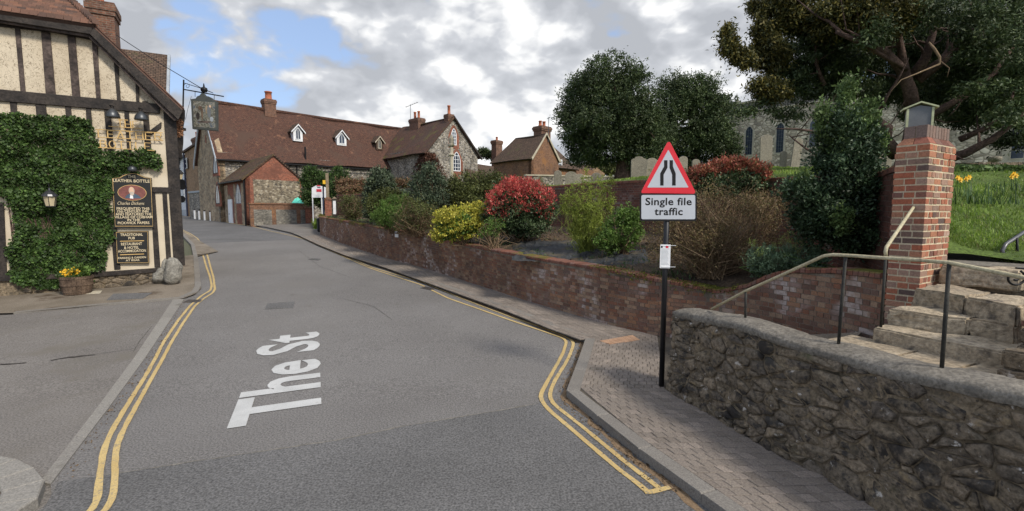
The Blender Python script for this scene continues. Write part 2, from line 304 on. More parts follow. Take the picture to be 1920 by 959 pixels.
M['lanternframe'] = plain('lanternframe', (.42, .44, .26), .6, grime=.2)
M['post_wood'] = proc('post_wood', [(.20, .155, .10), (.30, .24, .165)], 5, .85, .5, 30, .01)
M['turq'] = plain('turq', (.12, .68, .52), .35)
M['redpaint'] = plain('redpaint', (.55, .03, .05), .5)
M['rust'] = proc('rust', [(.22, .11, .06), (.42, .22, .12)], 14, .9, .6, 60, .01)
M['metal'] = plain('metal', (.12, .12, .125), .4, .6)
M['navy'] = plain('navy', (.02, .025, .06), .5)
M['rock'] = proc('rock', [(.16, .15, .13), (.28, .265, .23)], 3, .9, .9, 18, .03, fine=.4, over=[((.36, .34, .29), 4, .62, .72)])
M['blackpaint_post'] = plain('blackpaint_post', (.008, .008, .010), .45, grime=.2)
M['bark'] = proc('bark', [(.06, .038, .03), (.15, .095, .075)], 5, .9, .9, 22, .03, fine=.5)
M['bark_red'] = proc('bark_red', [(.055, .034, .027), (.115, .075, .06)], 5, .9, .9, 22, .03, fine=.5)
M['twig'] = proc('twig', [(.13, .085, .05), (.20, .14, .085)], 8, .9, .3, rand=[(.10, .06, .035), (.24, .17, .10)])
M['lf_ivy'] = leafmat('lf_ivy', [(.025, .048, .014), (.05, .095, .022), (.035, .068, .016), (.08, .145, .032), (.022, .042, .014), (.14, .23, .06)], 3.5)
M['lf_yew'] = leafmat('lf_yew', [(.034, .055, .022), (.065, .095, .036), (.046, .072, .027), (.11, .14, .05)], .7, .15)
M['lf_yewgold'] = leafmat('lf_yewgold', [(.035, .045, .018), (.07, .075, .025), (.15, .13, .03), (.05, .06, .02), (.24, .19, .045)], .9, .2)
M['lf_holly'] = leafmat('lf_holly', [(.022, .042, .02), (.038, .068, .03), (.06, .10, .045), (.028, .052, .024)], 1.6, .1, .5, .3)
M['lf_hollytip'] = leafmat('lf_hollytip', [(.10, .16, .05), (.15, .22, .07), (.07, .12, .04)], 2, .25)
M['lf_red'] = leafmat('lf_red', [(.52, .07, .07), (.60, .13, .11), (.42, .06, .06), (.58, .22, .15)], 3, .25, .4)
M['lf_redbrown'] = leafmat('lf_redbrown', [(.34, .08, .06), (.42, .14, .09), (.20, .11, .05), (.26, .06, .045), (.12, .12, .045)], 3, .2)
M['lf_photinia'] = leafmat('lf_photinia', [(.03, .055, .02), (.05, .08, .03), (.08, .12, .05), (.14, .17, .09)], 3, .15, .5, .35)
M['lf_gold'] = leafmat('lf_gold', [(.50, .45, .06), (.62, .55, .11), (.40, .38, .05), (.24, .29, .04)], 4, .25)
M['lf_lime'] = leafmat('lf_lime', [(.20, .25, .04), (.28, .33, .06), (.14, .19, .03)], 3, .3)
M['lf_green'] = leafmat('lf_green', [(.09, .16, .03), (.14, .23, .05), (.07, .12, .025)], 3, .3)
M['lf_olive'] = leafmat('lf_olive', [(.07, .085, .025), (.11, .125, .035), (.05, .06, .02), (.14, .15, .05)], 1.6, .2)
M['lf_grey'] = leafmat('lf_grey', [(.055, .08, .045), (.09, .12, .07), (.04, .06, .035), (.14, .17, .10)], 2.4, .15)
M['lf_brown'] = leafmat('lf_brown', [(.17, .11, .06), (.23, .16, .08), (.14, .13, .045), (.12, .075, .045)], 2, .2)
M['lf_hedge'] = leafmat('lf_hedge', [(.20, .10, .06), (.26, .15, .085), (.13, .085, .05), (.10, .11, .04)], 1.2, .2)
M['lf_euph'] = leafmat('lf_euph', [(.09, .145, .08), (.14, .205, .115), (.07, .115, .065)], 4, .15)
M['lf_euphtip'] = leafmat('lf_euphtip', [(.26, .32, .08), (.34, .40, .12)], 4, .3)
M['lf_creeper'] = leafmat('lf_creeper', [(.10, .045, .03), (.15, .07, .045), (.07, .04, .03)], 2, .1)
M['grass'] = leafmat('grass', [(.12, .19, .03), (.23, .33, .05), (.11, .20, .025), (.28, .38, .08), (.22, .22, .09)], 1.4, .35)
M['grass_dark'] = leafmat('grass_dark', [(.05, .095, .03), (.08, .14, .05), (.04, .075, .025)], 1.5, .25)
M['daffodil'] = plain('daffodil', (.80, .48, .03), .6)
M['moss'] = leafmat('moss', [(.06, .075, .012), (.12, .125, .02), (.18, .17, .03)], 3, .1, .9)
M['orange'] = plain('orange', (.70, .26, .04), .6)
# ---------------------------------------------------------------- object helpers
ORG = {}
def meta(o, label=None, cat=None, group=None, kind=None):
    if label: o['label'] = label
    if cat: o['category'] = cat
    if group: o['group'] = group
    if kind: o['kind'] = kind
    return o
def thing(name, label, cat, loc, group=None, kind=None):
    o = bpy.data.objects.new(name, None); col.objects.link(o); o.location = loc; o.empty_display_size = .2
    ORG[o.name] = V(loc); return meta(o, label, cat, group, kind)
def link(me, name, mat, parent=None, org=None):
    o = bpy.data.objects.new(name, me); col.objects.link(o)
    me.materials.clear() if False else None
    if not me.materials: me.materials.append(mat if not isinstance(mat, str) else M[mat])
    if parent: o.parent = parent
    else: o.location = org
    return o
class MB:
    def __init__(s): s.v = []; s.f = []
    def add(s, vs, fs):
        k = len(s.v); s.v += [V(p) for p in vs]; s.f += [tuple(i + k for i in f) for f in fs]; return s
    def hexa(s, p):        # 8 points: bottom 4 then top 4, both counter-clockwise from outside top
        return s.add(p, [(3, 2, 1, 0), (4, 5, 6, 7), (0, 1, 5, 4), (1, 2, 6, 5), (2, 3, 7, 6), (3, 0, 4, 7)])
    def box(s, fr, s0, s1, d0, d1, z0, z1, j=0.0):
        q = lambda: random.uniform(-j, j)
        return s.hexa([fr(a + q(), d + q(), z + q()) for z in (z0, z1) for a, d in ((s0, d0), (s1, d0), (s1, d1), (s0, d1))])
    def prism(s, fr, poly, d0, d1):
        n = len(poly); k = [fr(a, d0, z) for a, z in poly] + [fr(a, d1, z) for a, z in poly]
        return s.add(k, [tuple(range(n))[::-1], tuple(range(n, 2 * n))] + [(i, (i + 1) % n, n + (i + 1) % n, n + i) for i in range(n)])
    def slab(s, pts, t):   # any planar polygon thickened along its normal
        pts = [V(p) for p in pts]; nn = (pts[1] - pts[0]).cross(pts[2] - pts[0]).normalized()
        if nn.z < 0: nn = -nn
        n = len(pts); k = [p - nn * t for p in pts] + pts
        return s.add(k, [tuple(range(n))[::-1], tuple(range(n, 2 * n))] + [(i, (i + 1) % n, n + (i + 1) % n, n + i) for i in range(n)])
    def tube(s, pts, r, n=8, cap=True):
        pts = [V(p) for p in pts]; rs = r if isinstance(r, (list, tuple)) else [r] * len(pts)
        k0 = len(s.v); up = None
        for i, p in enumerate(pts):
            t = (pts[min(i + 1, len(pts) - 1)] - pts[max(i - 1, 0)]).normalized()
            if up is None: up = t.orthogonal().normalized()
            up = (up - t * up.dot(t)).normalized(); sd_ = t.cross(up)
            for j in range(n):
                a = 2 * math.pi * j / n; s.v.append(p + (up * math.cos(a) + sd_ * math.sin(a)) * rs[i])
        for i in range(len(pts) - 1):
            for j in range(n):
                a = k0 + i * n + j; b = k0 + i * n + (j + 1) % n; s.f.append((a, b, b + n, a + n))
        if cap: s.f.append(tuple(k0 + j for j in range(n))[::-1]); s.f.append(tuple(k0 + (len(pts) - 1) * n + j for j in range(n)))
        return s
    def lathe(s, c, prof, n=16):   # prof: (r, z) upward
        k0 = len(s.v); c = V(c)
        for r, z in prof:
            for j in range(n):
                a = 2 * math.pi * j / n; s.v.append(c + V((r * math.cos(a), r * math.sin(a), z)))
        for i in range(len(prof) - 1):
            for j in range(n):
                a = k0 + i * n + j; b = k0 + i * n + (j + 1) % n; s.f.append((a, b, b + n, a + n))
        s.f.append(tuple(k0 + j for j in range(n))[::-1]); s.f.append(tuple(k0 + (len(prof) - 1) * n + j for j in range(n)))
        return s
    def build(s, name, mat, parent=None, label=None, cat=None, group=None, kind=None, smooth=False, uv=False, org=None, bevel=0, recalc=True):
        if parent: o_ = ORG[parent.name]
        elif org is not None: o_ = V(org)
        else:
            xs = [p.x for p in s.v]; ys = [p.y for p in s.v]
            o_ = V(((min(xs) + max(xs)) / 2, (min(ys) + max(ys)) / 2, min(p.z for p in s.v)))
        me = bpy.data.meshes.new(name); me.from_pydata([p - o_ for p in s.v], [], s.f)
        if recalc:
            bm = bmesh.new(); bm.from_mesh(me); bmesh.ops.recalc_face_normals(bm, faces=bm.faces); bm.to_mesh(me); bm.free()
        if smooth: me.polygons.foreach_set('use_smooth', [True] * len(me.polygons))
        if uv:
            L = me.uv_layers.new(name='UVMap')
            for p in me.polygons:
                n = p.normal
                t = V((1, 0, 0)) if abs(n.z) > .97 else V((-n.y, n.x, 0)).normalized()
                b = n.cross(t)
                for li in p.loop_indices:
                    q = me.vertices[me.loops[li].vertex_index].co + o_
                    L.data[li].uv = (q.dot(t), q.dot(b))
        o = link(me, name, mat, parent, o_); ORG[o.name] = o_
        if bevel:
            bm = o.modifiers.new('bevel', 'BEVEL'); bm.width = bevel; bm.segments = 2; bm.limit_method = 'ANGLE'
        return meta(o, label, cat, group, kind)
def inst(me, name, mat, parent, loc, rot):
    o = bpy.data.objects.new(name, me); col.objects.link(o)
    if not me.materials: me.materials.append(M[mat])
    o.parent = parent; o.location = V(loc) - ORG[parent.name]; o.rotation_euler = rot; return o
def npmesh(name, verts, faces4, mat, parent=None, label=None, cat=None, group=None, kind=None, smooth=False, org=None, tri=False):
    v = np.asarray(verts, np.float32).reshape(-1, 3); f = np.asarray(faces4, np.int32)
    o_ = ORG[parent.name] if parent else V(org if org is not None else (float((v[:, 0].min() + v[:, 0].max()) / 2), float((v[:, 1].min() + v[:, 1].max()) / 2), float(v[:, 2].min())))
    v = v - np.array(o_, np.float32)
    k = 3 if tri else 4
    me = bpy.data.meshes.new(name); me.vertices.add(len(v)); me.vertices.foreach_set('co', v.ravel())
    me.loops.add(f.size); me.loops.foreach_set('vertex_index', f.ravel())
    me.polygons.add(len(f)); me.polygons.foreach_set('loop_start', np.arange(0, f.size, k, dtype=np.int32))
    if smooth: me.polygons.foreach_set('use_smooth', np.ones(len(f), bool))
    me.update(calc_edges=True)
    o = link(me, name, mat, parent, o_); ORG[o.name] = o_
    return meta(o, label, cat, group, kind)
def nrm(a): return a / np.maximum(np.linalg.norm(a, axis=1, keepdims=True), 1e-9)
def leaves(P, D, size, asp=.5, fold=.15, droop=None):
    """P centres, D pointing direction of each leaf (unit), size lengths -> kite quads"""
    n = len(P); r = nrm(rng.normal(size=(n, 3))); S = nrm(np.cross(D, r)); Nn = np.cross(D, S)
    L = size[:, None]
    a = P - D * L * .5; b = P + S * L * asp * .5 + Nn * L * fold; c = P + D * L * .5; d = P - S * L * asp * .5 + Nn * L * fold
    v = np.stack([a, b, c, d], 1).reshape(-1, 3); f = np.arange(n * 4).reshape(-1, 4)
    return v, f
def blobs_pts(blobs, n, shell=.35, zmin=None):
    """points inside a union of ellipsoids, denser towards the surface; returns points and outward dirs"""
    vol = np.array([b[3] * b[4] * b[5] for b in blobs]) ** .7; vol /= vol.sum(); P = []; D = []
    for b, k in zip(blobs, (vol * n).astype(int) + 1):
        d = nrm(rng.normal(size=(k, 3))); r = 1 - shell * rng.random(k) ** 1.3
        P.append(np.array(b[:3]) + d * r[:, None] * np.array(b[3:6])); D.append(nrm(d / np.array(b[3:6])))
    return np.concatenate(P), np.concatenate(D)
def lumpy(blobs, k=7, f=.42):
    out = list(blobs)
    for b in blobs:
        for _ in range(k):
            d = rng.normal(size=3); d /= np.linalg.norm(d); q = f * random.uniform(.6, 1.2); m = min(b[3], b[4], b[5])
            out.append((b[0] + d[0] * b[3] * .92, b[1] + d[1] * b[4] * .92, b[2] + d[2] * b[5] * .92, (b[3] * .4 + m * .6) * q, (b[4] * .4 + m * .6) * q, (b[5] * .4 + m * .6) * q * random.uniform(.8, 1.3)))
    return out
def crown(name, blobs, nclump, per, lsize, mat, parent=None, crad=.3, asp=.5, shell=.45, up=.3, out=.7, **kw):
    C, D = blobs_pts(blobs, nclump, shell)
    n = len(C); cr = crad * rng.uniform(.5, 1.3, n)
    P = np.repeat(C, per, 0) + rng.normal(size=(n * per, 3)) * np.repeat(cr, per)[:, None] * np.array([.55, .55, .45])
    dd = nrm(np.repeat(D, per, 0) * out + np.array([0, 0, up]) + rng.normal(size=(n * per, 3)) * .6)
    v, f = leaves(P, dd, lsize * rng.uniform(.6, 1.35, n * per), asp)
    return npmesh(name, v, f, mat, parent, **kw)
def text_verts(s, size=1.0, off=0.0, align='CENTER', shear=0.0, sp=1.0):
    c = bpy.data.curves.new('t', 'FONT'); c.body = s; c.size = size; c.offset = off; c.align_x = align; c.shear = shear; c.space_character = sp; c.resolution_u = 3
    o = bpy.data.objects.new('t', c); col.objects.link(o); dg = bpy.context.evaluated_depsgraph_get()
    me = bpy.data.meshes.new_from_object(o.evaluated_get(dg)); vs = [tuple(v.co) for v in me.vertices]; fs = [tuple(p.vertices) for p in me.polygons]
    bpy.data.objects.remove(o); bpy.data.curves.remove(c); bpy.data.meshes.remove(me); return vs, fs
def text_on(fr, s, x, z, size, mat, parent, name='lettering', d=.01, off=0.0, wx=1.0, mirror=1, sp=1.0, shear=0.0, thick=.004):
    vs, fs = text_verts(s, size, off, sp=sp, shear=shear); n = len(vs); mb = MB()
    f = lambda d_: [fr(x + mirror * v[0] * wx, d_, z + v[1]) for v in vs]
    mb.add(f(d) , fs)
    return mb.build(name, mat, parent)
# ================================================================ ground, road, pavements
YB = [-300, -5, 6, 7, 8, 9, 10, 12, 14, 17, 20, 25, 30, 36, 42, 48, 55, 65, 75, 90, 110, 3000]
def clip(poly, y, keep_above):
    out = []
    for i, p in enumerate(poly):
        q = poly[(i + 1) % len(poly)]; a = (p[1] >= y) == keep_above; b = (q[1] >= y) == keep_above
        if a: out.append(p)
        if a != b:
            t = (y - p[1]) / (q[1] - p[1]); out.append((p[0] + t * (q[0] - p[0]), y))
    return out
def sheet(name, xy, mat, dz=0.0, thick=0, **kw):
    tris = tessellate_polygon([[V((x, y, 0)) for x, y in xy]]); mb = MB()
    for t in tris:
        tri = [xy[i] for i in t]
        for a, b in zip(YB[:-1], YB[1:]):
            if max(p[1] for p in tri) <= a or min(p[1] for p in tri) >= b: continue
            c = clip(clip(tri, a, True), b, False)
            if len(c) < 3: continue
            ar = sum(c[i][0] * c[(i + 1) % len(c)][1] - c[(i + 1) % len(c)][0] * c[i][1] for i in range(len(c)))
            if abs(ar) < 1e-7: continue
            if ar < 0: c = c[::-1]
            mb.add([(x, y, g(y) + dz) for x, y in c], [tuple(range(len(c)))])
    return mb.build(name, mat, recalc=False, **kw)
def xy(pts, dz=0.0): return [(lambda p: (p.x, p.y))(Gd(u, v, dz)) for u, v in pts]
ground = sheet('ground', [(-1500, -200), (1500, -200), (1500, 2500), (-1500, 2500)], 'land', -.06, kind='structure')
# kerb line of the right pavement (foot of the kerb on the road), far to near
KR = xy([(372, 404.6), (392, 408.5), (430, 416), (462, 421), (500, 428), (545, 438), (566, 445), (605, 463), (655, 483), (730, 506), (840, 546), (960, 589), (1040, 622), (1098, 643)])
KC = xy([(1062, 745), (1180, 846), (1280, 921), (1352, 975)])
dlast = V(KC[-1]) - V(KC[-2]); KC.append(tuple(V(KC[-1]) + dlast.normalized() * 3.2))
PH = .10
roadL = xy([(300, 403.9), (318, 412), (326, 425), (337.5, 434), (350, 445), (365, 460), (371, 482.6), (376, 525), (377.5, 542.7), (366, 554), (345, 562), (95, 910), (97, 935)])
roadL += [(-3.98, 3.8), (-4.05, 1.5), (-6, -8)]
sheet('verge_base', [(-30, -8), (-2, -8), (-2.5, 3), (-7, 13), (-12, 20), (-30, 20)], 'forecourt', -.012, kind='structure')
road = sheet('road', roadL + [(9, -8)] + KC[::-1] + KR[::-1] + [KR[0]], 'asphalt', 0.0, kind='structure')
NP = xy([(110, 904), (190, 893), (360, 867), (540, 840), (640, 825), (755, 800), (940, 770), (1010, 757), (1064, 747)])
sheet('road_patch', NP + KC[1:] + [(7.5, -7), (-5.4, -7), (-4.0, 1.5), (-3.93, 3.8)], 'asphalt_new', .004, kind='structure')
FP = xy([(384, 457), (470, 452.5), (566, 449), (545, 441), (500, 431), (462, 424), (430, 419), (392, 411), (372, 407), (330, 406), (340, 432), (354, 442)])
sheet('road_patch', FP, 'asphalt_new', .004, kind='structure')
def ribbon(name, pts, wd, mat, dz, ragged=0.0, step=.12, **kw):
    P = [V((x, y)) for x, y in pts]; Q = []
    for a, b in zip(P[:-1], P[1:]):
        n = max(1, int((b - a).length / step))
        for i in range(n): Q.append(a.lerp(b, i / n))
    Q.append(P[-1])
    if len(Q) > 6:
        for _ in range(2): Q = [Q[0]] + [(Q[i - 1] + Q[i] * 2 + Q[i + 1]) / 4 for i in range(1, len(Q) - 1)] + [Q[-1]]
    mb = MB(); vs = []
    for i, q in enumerate(Q):
        t = (Q[min(i + 1, len(Q) - 1)] - Q[max(i - 1, 0)]).normalized(); n = V((-t.y, t.x))
        w1 = wd / 2 + random.uniform(-ragged, ragged); w2 = wd / 2 + random.uniform(-ragged, ragged)
        for e in (q + n * w1, q - n * w2): vs.append((e.x, e.y, g(e.y) + dz))
    mb.add(vs, [(2 * i, 2 * i + 1, 2 * i + 3, 2 * i + 2) for i in range(len(Q) - 1)])
    return mb.build(name, mat, recalc=False, **kw)
ribbon('road_seam', NP[1:-1], .022, 'seam', .006, .010, .07, kind='structure')
YL = [[(181, 954.5), (186.6, 897), (193.8, 849), (206, 816), (234, 768), (273, 706), (306, 643.5), (335, 600.5), (356.5, 574), (378, 555), (394.7, 545.5), (397, 536), (394, 520), (387.5, 502.6), (381, 480), (375, 462.5), (365, 447.5), (352.5, 439), (342.5, 434), (333, 428)],
      [(208, 954.5), (216, 911), (215, 873), (217.7, 844.5), (227, 816), (258, 758), (287, 706), (320.6, 643.5), (344.5, 605), (366, 574), (382.8, 560), (399.5, 550), (403, 543), (400, 520), (395, 502.6), (389, 480), (380, 460), (370, 447.5), (357.5, 439), (345, 433), (335, 427.5)],
      [(472, 424.8), (505, 433.5), (555, 444.5), (580, 452), (605, 464.5), (640, 480), (695, 504), (790, 535), (840, 560), (890, 577.5), (960, 602.5), (1060, 636), (1063, 641), (1055, 665), (1030, 710), (1011, 745), (1020, 762), (1090, 822), (1165, 886), (1205, 915), (1215, 925)],
      [(645, 479.5), (700, 503), (792, 530), (865, 560), (960, 596), (1030, 620), (1072.5, 638), (1076, 646), (1065, 675), (1040, 715), (1027.5, 747), (1036, 758), (1090, 800), (1165, 862), (1235, 916)]]
for i, L in enumerate(YL):
    p = xy(L)
    if i < 2: p = [(p[0][0] + .02, p[0][1] - 2.5)] + p
    ribbon('yellow_line', p, .056 if i != 2 else .058, 'yellow', .010, .004, kind='structure')
ribbon('yellow_line', xy([(1208, 925), (1222, 924.5), (1256, 916)]), .06, 'yellow', .0125, .004, kind='structure')
ribbon('yellow_line', xy([(340, 405.6), (372, 407), (392, 411), (430, 418.5), (472, 424.8)]), .10, 'yellow', .010, .004, kind='structure')
# THE ST lettering along the carriageway
def road_text():
    me = []; S = Gd(597, 757); E = Gd(594, 628)      # along the baseline (on the right), reading away from the camera
    T = Gd(423, 785); ax = V((E.x - S.x, E.y - S.y)).normalized(); up = V((T.x - S.x, T.y - S.y)); up = (up - ax * up.dot(ax))
    caph = up.length * .99; up = up.normalized()
    vs, fs = text_verts('The St', 1.0, .026, 'LEFT', sp=1.02)
    x0 = min(v[0] for v in vs); x1 = max(v[0] for v in vs); hh = max(v[1] for v in vs)
    A = Gd(420, 806); L0 = (V((A.x, A.y)) - V((S.x, S.y))).dot(ax); L1 = (V((E.x, E.y)) - V((S.x, S.y))).dot(ax)
    Z = Gd(583, 624); L1 = (V((Z.x, Z.y)) - V((S.x, S.y))).dot(ax)
    mb = MB(); out = []
    bend = Gd(420, 806)
    for v in vs:
        k = (v[0] - x0) / (x1 - x0); h = v[1] / .73 * caph * .98
        q = V((S.x, S.y)) + ax * (L0 + (L1 - L0) * k) + up * h
        out.append((q.x, q.y, g(q.y) + .009))
    mb.add(out, fs); o = mb.build('road_lettering', 'whitepaint', kind='structure')
road_text()
# cracks, dark streaks of old sealing
for L, wd in [([(0, 684), (25, 683), (50, 681)], .05), ([(95, 677), (120, 672), (150, 669), (178, 666)], .05), ([(178, 666), (215, 660), (250, 655)], .008)]:
    ribbon('crack', xy(L), wd, 'crack', .010, wd * .35, .06, kind='structure')
ribbon('gutter_dirt', [(x - .10, y) for x, y in KR[5:]], .07, 'litter', .005, .03, kind='structure')
def off_line(pts, d):
    P = [V((x, y)) for x, y in pts]; out = []
    for i, p in enumerate(P):
        t = (P[min(i + 1, len(P) - 1)] - P[max(i - 1, 0)]).normalized(); n = V((t.y, -t.x)); out.append(tuple(p + n * d))
    return out
ribbon('gutter_dirt', off_line([KR[-1], KC[0]] + KC[1:], .05), .07, 'litter', .0065, .035, kind='structure')
for L, wd in [([(640, 560), (700, 575), (735, 600)], .008), ([(250, 660), (262, 640), (285, 612)], .008), ([(560, 470), (600, 500), (655, 520)], .01)]: ribbon('crack', xy(L), wd, 'crack', .0045, wd * .4, .05, kind='structure')
lp = []
for _ in range(900):
    c = random.choice([0, 0, 1]);
    if c == 0:
        t = random.random(); k = [KR[-1]] + KC[:3]; i = random.randrange(3); a, b = V(k[i]), V(k[i + 1]); q = a.lerp(b, t); n = V(((b - a).y, -(b - a).x)).normalized(); q = q + n * abs(random.gauss(.05, .09))
    else:
        a, b = V(Gd(345, 563).xy), V(Gd(100, 912).xy); q = a.lerp(b, random.random()); n = V(((b - a).y, -(b - a).x)).normalized(); q = q - n * abs(random.gauss(.04, .07)) * (1 if n.x < 0 else -1)
    lp.append((q.x, q.y, g(q.y) + .012))
v_, f_ = leaves(np.array(lp), nrm(rng.normal(size=(len(lp), 3)) * np.array([1, 1, .12])), rng.uniform(.012, .035, len(lp)), .6)
npmesh('leaf_litter', v_, f_, 'litter', kind='stuff', label='brown leaf litter gathered in the road gutters by the kerbs', cat='leaf litter')
# ---------------------------------------------------------------- right pavement
WB = xy([(600, 440), (648, 459), (720, 483), (792, 502), (863, 524), (907, 538), (1000, 568), (1067, 587), (1133, 607), (1233, 630)], PH)   # foot of the brick wall
SB = xy([(1246, 728), (1355, 790), (1455, 850), (1560, 900), (1640, 950)], PH)                                                     # foot of the stone wall
d2 = (V(SB[-1]) - V(SB[-2])).normalized(); SB.append(tuple(V(SB[-1]) + V((.33, -1.0)).normalized() * 3.0))
pav = sheet('pavement', KR[:1] + KR[1:] + KC + SB[::-1] + [(WB[-1][0] + 1.2, WB[-1][1] - .3)] + WB[::-1] + xy([(600, 428), (585, 412), (470, 419.5), (440, 413.5), (400, 407), (372, 403.8)], PH), 'joint', PH - .012, kind='structure')
ORGP = ORG[pav.name]
def box_shape(name, lx, ly, lz, bev=.12, jit=.0):
    """a stone block with worn edges: bevelled top, unit sized mesh shared by alike pieces; origin at top centre"""
    b = bev * min(lx, ly); q = lambda s: random.uniform(-jit, jit) * s
    vs = []
    for z, i in ((-lz, 0), (-b * .6, 0), (0, b)):
        for sx, sy in ((-1, -1), (1, -1), (1, 1), (-1, 1)): vs.append((sx * (lx / 2 - i) + q(lx), sy * (ly / 2 - i) + q(ly), z + (q(lz) * .3 if i else 0)))
    fs = [(8, 9, 10, 11)] + [(k + j, k + (j + 1) % 4, k + 4 + (j + 1) % 4, k + 4 + j) for k in (0, 4) for j in range(4)]
    me = bpy.data.meshes.new(name); me.from_pydata(vs, [], fs); return me
def lerp_line(L, t):
    P = [V(p) for p in L]; ds = [0]
    for a, b in zip(P[:-1], P[1:]): ds.append(ds[-1] + (b - a).length)
    x = t * ds[-1]
    for i in range(len(P) - 1):
        if x <= ds[i + 1] + 1e-9: return P[i].lerp(P[i + 1], (x - ds[i]) / max(1e-9, ds[i + 1] - ds[i]))
    return P[-1]
def line_len(L): return sum((V(b) - V(a)).length for a, b in zip(L[:-1], L[1:]))
def block_between(c, top, bot, sh=.94, bev=.010):
    """c: 4 corners ccw (xy) -> verts/faces of a block with eased top edges"""
    m = sum(c, V((0, 0))) / 4; vs = []
    for k, z in ((sh, bot), (sh, top - bev * .7), (None, top)):
        for p in c:
            q = m + (p - m) * (sh if k else sh) ; 
            if k is None: q = q + (m - q).normalized() * bev
            vs.append((q.x, q.y, z + g(q.y)))
    fs = [(8, 9, 10, 11)] + [(a + j, a + (j + 1) % 4, a + 4 + (j + 1) % 4, a + 4 + j) for a in (0, 4) for j in range(4)]
    return vs, fs
def kerb(L, wd, top, parent, ln=.9, name='kerb_stone', inward=1, mat='kerb', bot=-.05):
    n = max(1, int(line_len(L) / ln)); tot = []
    inner = off_line(L, -wd * inward)
    Lr = [lerp_line(L, i / n) for i in range(n + 1)]
    def nearest_inner(p, i):
        a = Lr[max(i - 1, 0)]; b = Lr[min(i + 1, n)]; t = (b - a).normalized(); return p + V((-t.y, t.x)) * wd * inward
    for i in range(n):
        a, b = Lr[i], Lr[i + 1]; t = (b - a).normalized() * .0025
        c = [a + t, b - t, nearest_inner(b, i + 1) - t, nearest_inner(a, i) + t]
        if (c[1] - c[0]).cross(c[2] - c[1]) < 0: c = c[::-1]
        mb = MB(); vs, fs = block_between(c, top + random.uniform(-.002, .002), bot, 1.0, .016); mb.add(vs, fs); mb.build(name, mat, parent)
kerb(KR[::-1], .15, PH, pav, inward=-1)
kc2 = [KR[-1]] + KC[:1]
kerb(kc2, .18, PH, pav, .8, inward=1)
kerb(KC, .165, PH + .003, pav, .85, inward=1)
# setts laid in rows between kerb and wall
def setts(A, B, size, parent, name, mat, top, ncross=None, stagger=True, cap=300):
    n = int((line_len(A) + line_len(B)) / 2 / size[0]); nc = ncross or max(1, int(round((V(A[0]) - V(B[0])).length / size[1]))); cells = []
    for i in range(n):
        t0, t1 = i / n, (i + 1) / n; a0, a1, b0, b1 = lerp_line(A, t0), lerp_line(A, t1), lerp_line(B, t0), lerp_line(B, t1)
        o = (.5 if (i % 2 and stagger) else 0)
        es = [max(0, min(1, (k - o + random.uniform(-.13, .13)) / nc)) for k in range(nc + 2)]; es[0] = 0; es[-1] = 1
        for e0, e1 in zip(es[:-1], es[1:]):
            if e1 - e0 < .012: continue
            c = [a0.lerp(b0, e0), a0.lerp(b0, e1), a1.lerp(b1, e1), a1.lerp(b1, e0)]
            if (c[1] - c[0]).cross(c[2] - c[1]) < 0: c = c[::-1]
            cells.append(c)
    cells.sort(key=lambda c: sum(c, V((0, 0))).length)
    st = MB()
    for k, c in enumerate(cells):
        if sum(p.y for p in c) < 3.2: cells_out = True
        vs, fs = block_between(c, top + random.uniform(-.003, .003), top - .02, .95, .008)
        m = sum(c, V((0, 0))) / 4
        if m.y > 3.0 and cap > 0:
            cap -= 1; MB().add(vs, fs).build(name, mat, parent, recalc=False)
        else: st.add(vs, fs)
    st.build(name + '_paving', mat, parent, kind='stuff', recalc=False)
ins1 = off_line([KR[-1]] + KC, -.168); ins1[0] = tuple(V(KR[-1]) + V((.17, -.05))); ins1[1] = tuple(V(KC[0]) + V((.20, .10)))
Asd = [ins1[0], ins1[1]] + ins1[2:]
Bsd = [tuple(V(WB[-1]) + V((-.02, 0)))] + [SB[0]] + SB[1:]
A2_ = [ins1[0], ins1[1]]; B2_ = [WB[-1], tuple(V(SB[0]) + V((0, 0)))]
setts(A2_, B2_, (.125, .14), pav, 'sett', 'sett', PH, 10, cap=110)
setts(ins1[1:], SB, (.125, .14), pav, 'sett', 'sett', PH, 10, cap=190)
KRi = off_line(KR[6:], .155)
setts([lerp_line(KRi, 0)] + KRi[1:], WB, (.22, .11), pav, 'brick_paver', 'sett', PH, 12, cap=0)
TP = xy([(1124, 640), (1143, 646), (1200, 638), (1186, 629)], PH)
mbt = MB(); 
for i in range(6):
    for j in range(3):
        a, b, c, d = [V(p) for p in TP]; e = lambda x, y: a.lerp(d, x).lerp(b.lerp(c, x), y)
        vs, fs = block_between([e(i / 6, j / 3), e(i / 6, (j + 1) / 3), e((i + 1) / 6, (j + 1) / 3), e((i + 1) / 6, j / 3)], PH + .008, PH - .01, .96, .004); MB().add(vs, fs).build('paver', 'tactile', pav)
# far pavement surface beyond the dropped kerb (smooth pale entrance apron)
sheet('apron', xy([(566, 444), (600, 440), (606, 428), (596, 414), (585, 411), (470, 419), (500, 426), (545, 436)], PH), 'forecourt', PH + .004, kind='structure')
sheet('apron', xy([(372, 403.6), (392, 407.5), (430, 414.5), (462, 420), (500, 426.5), (470, 419), (440, 413), (400, 406.3), (372, 403)], PH), 'forecourt', PH + .0045, kind='structure')
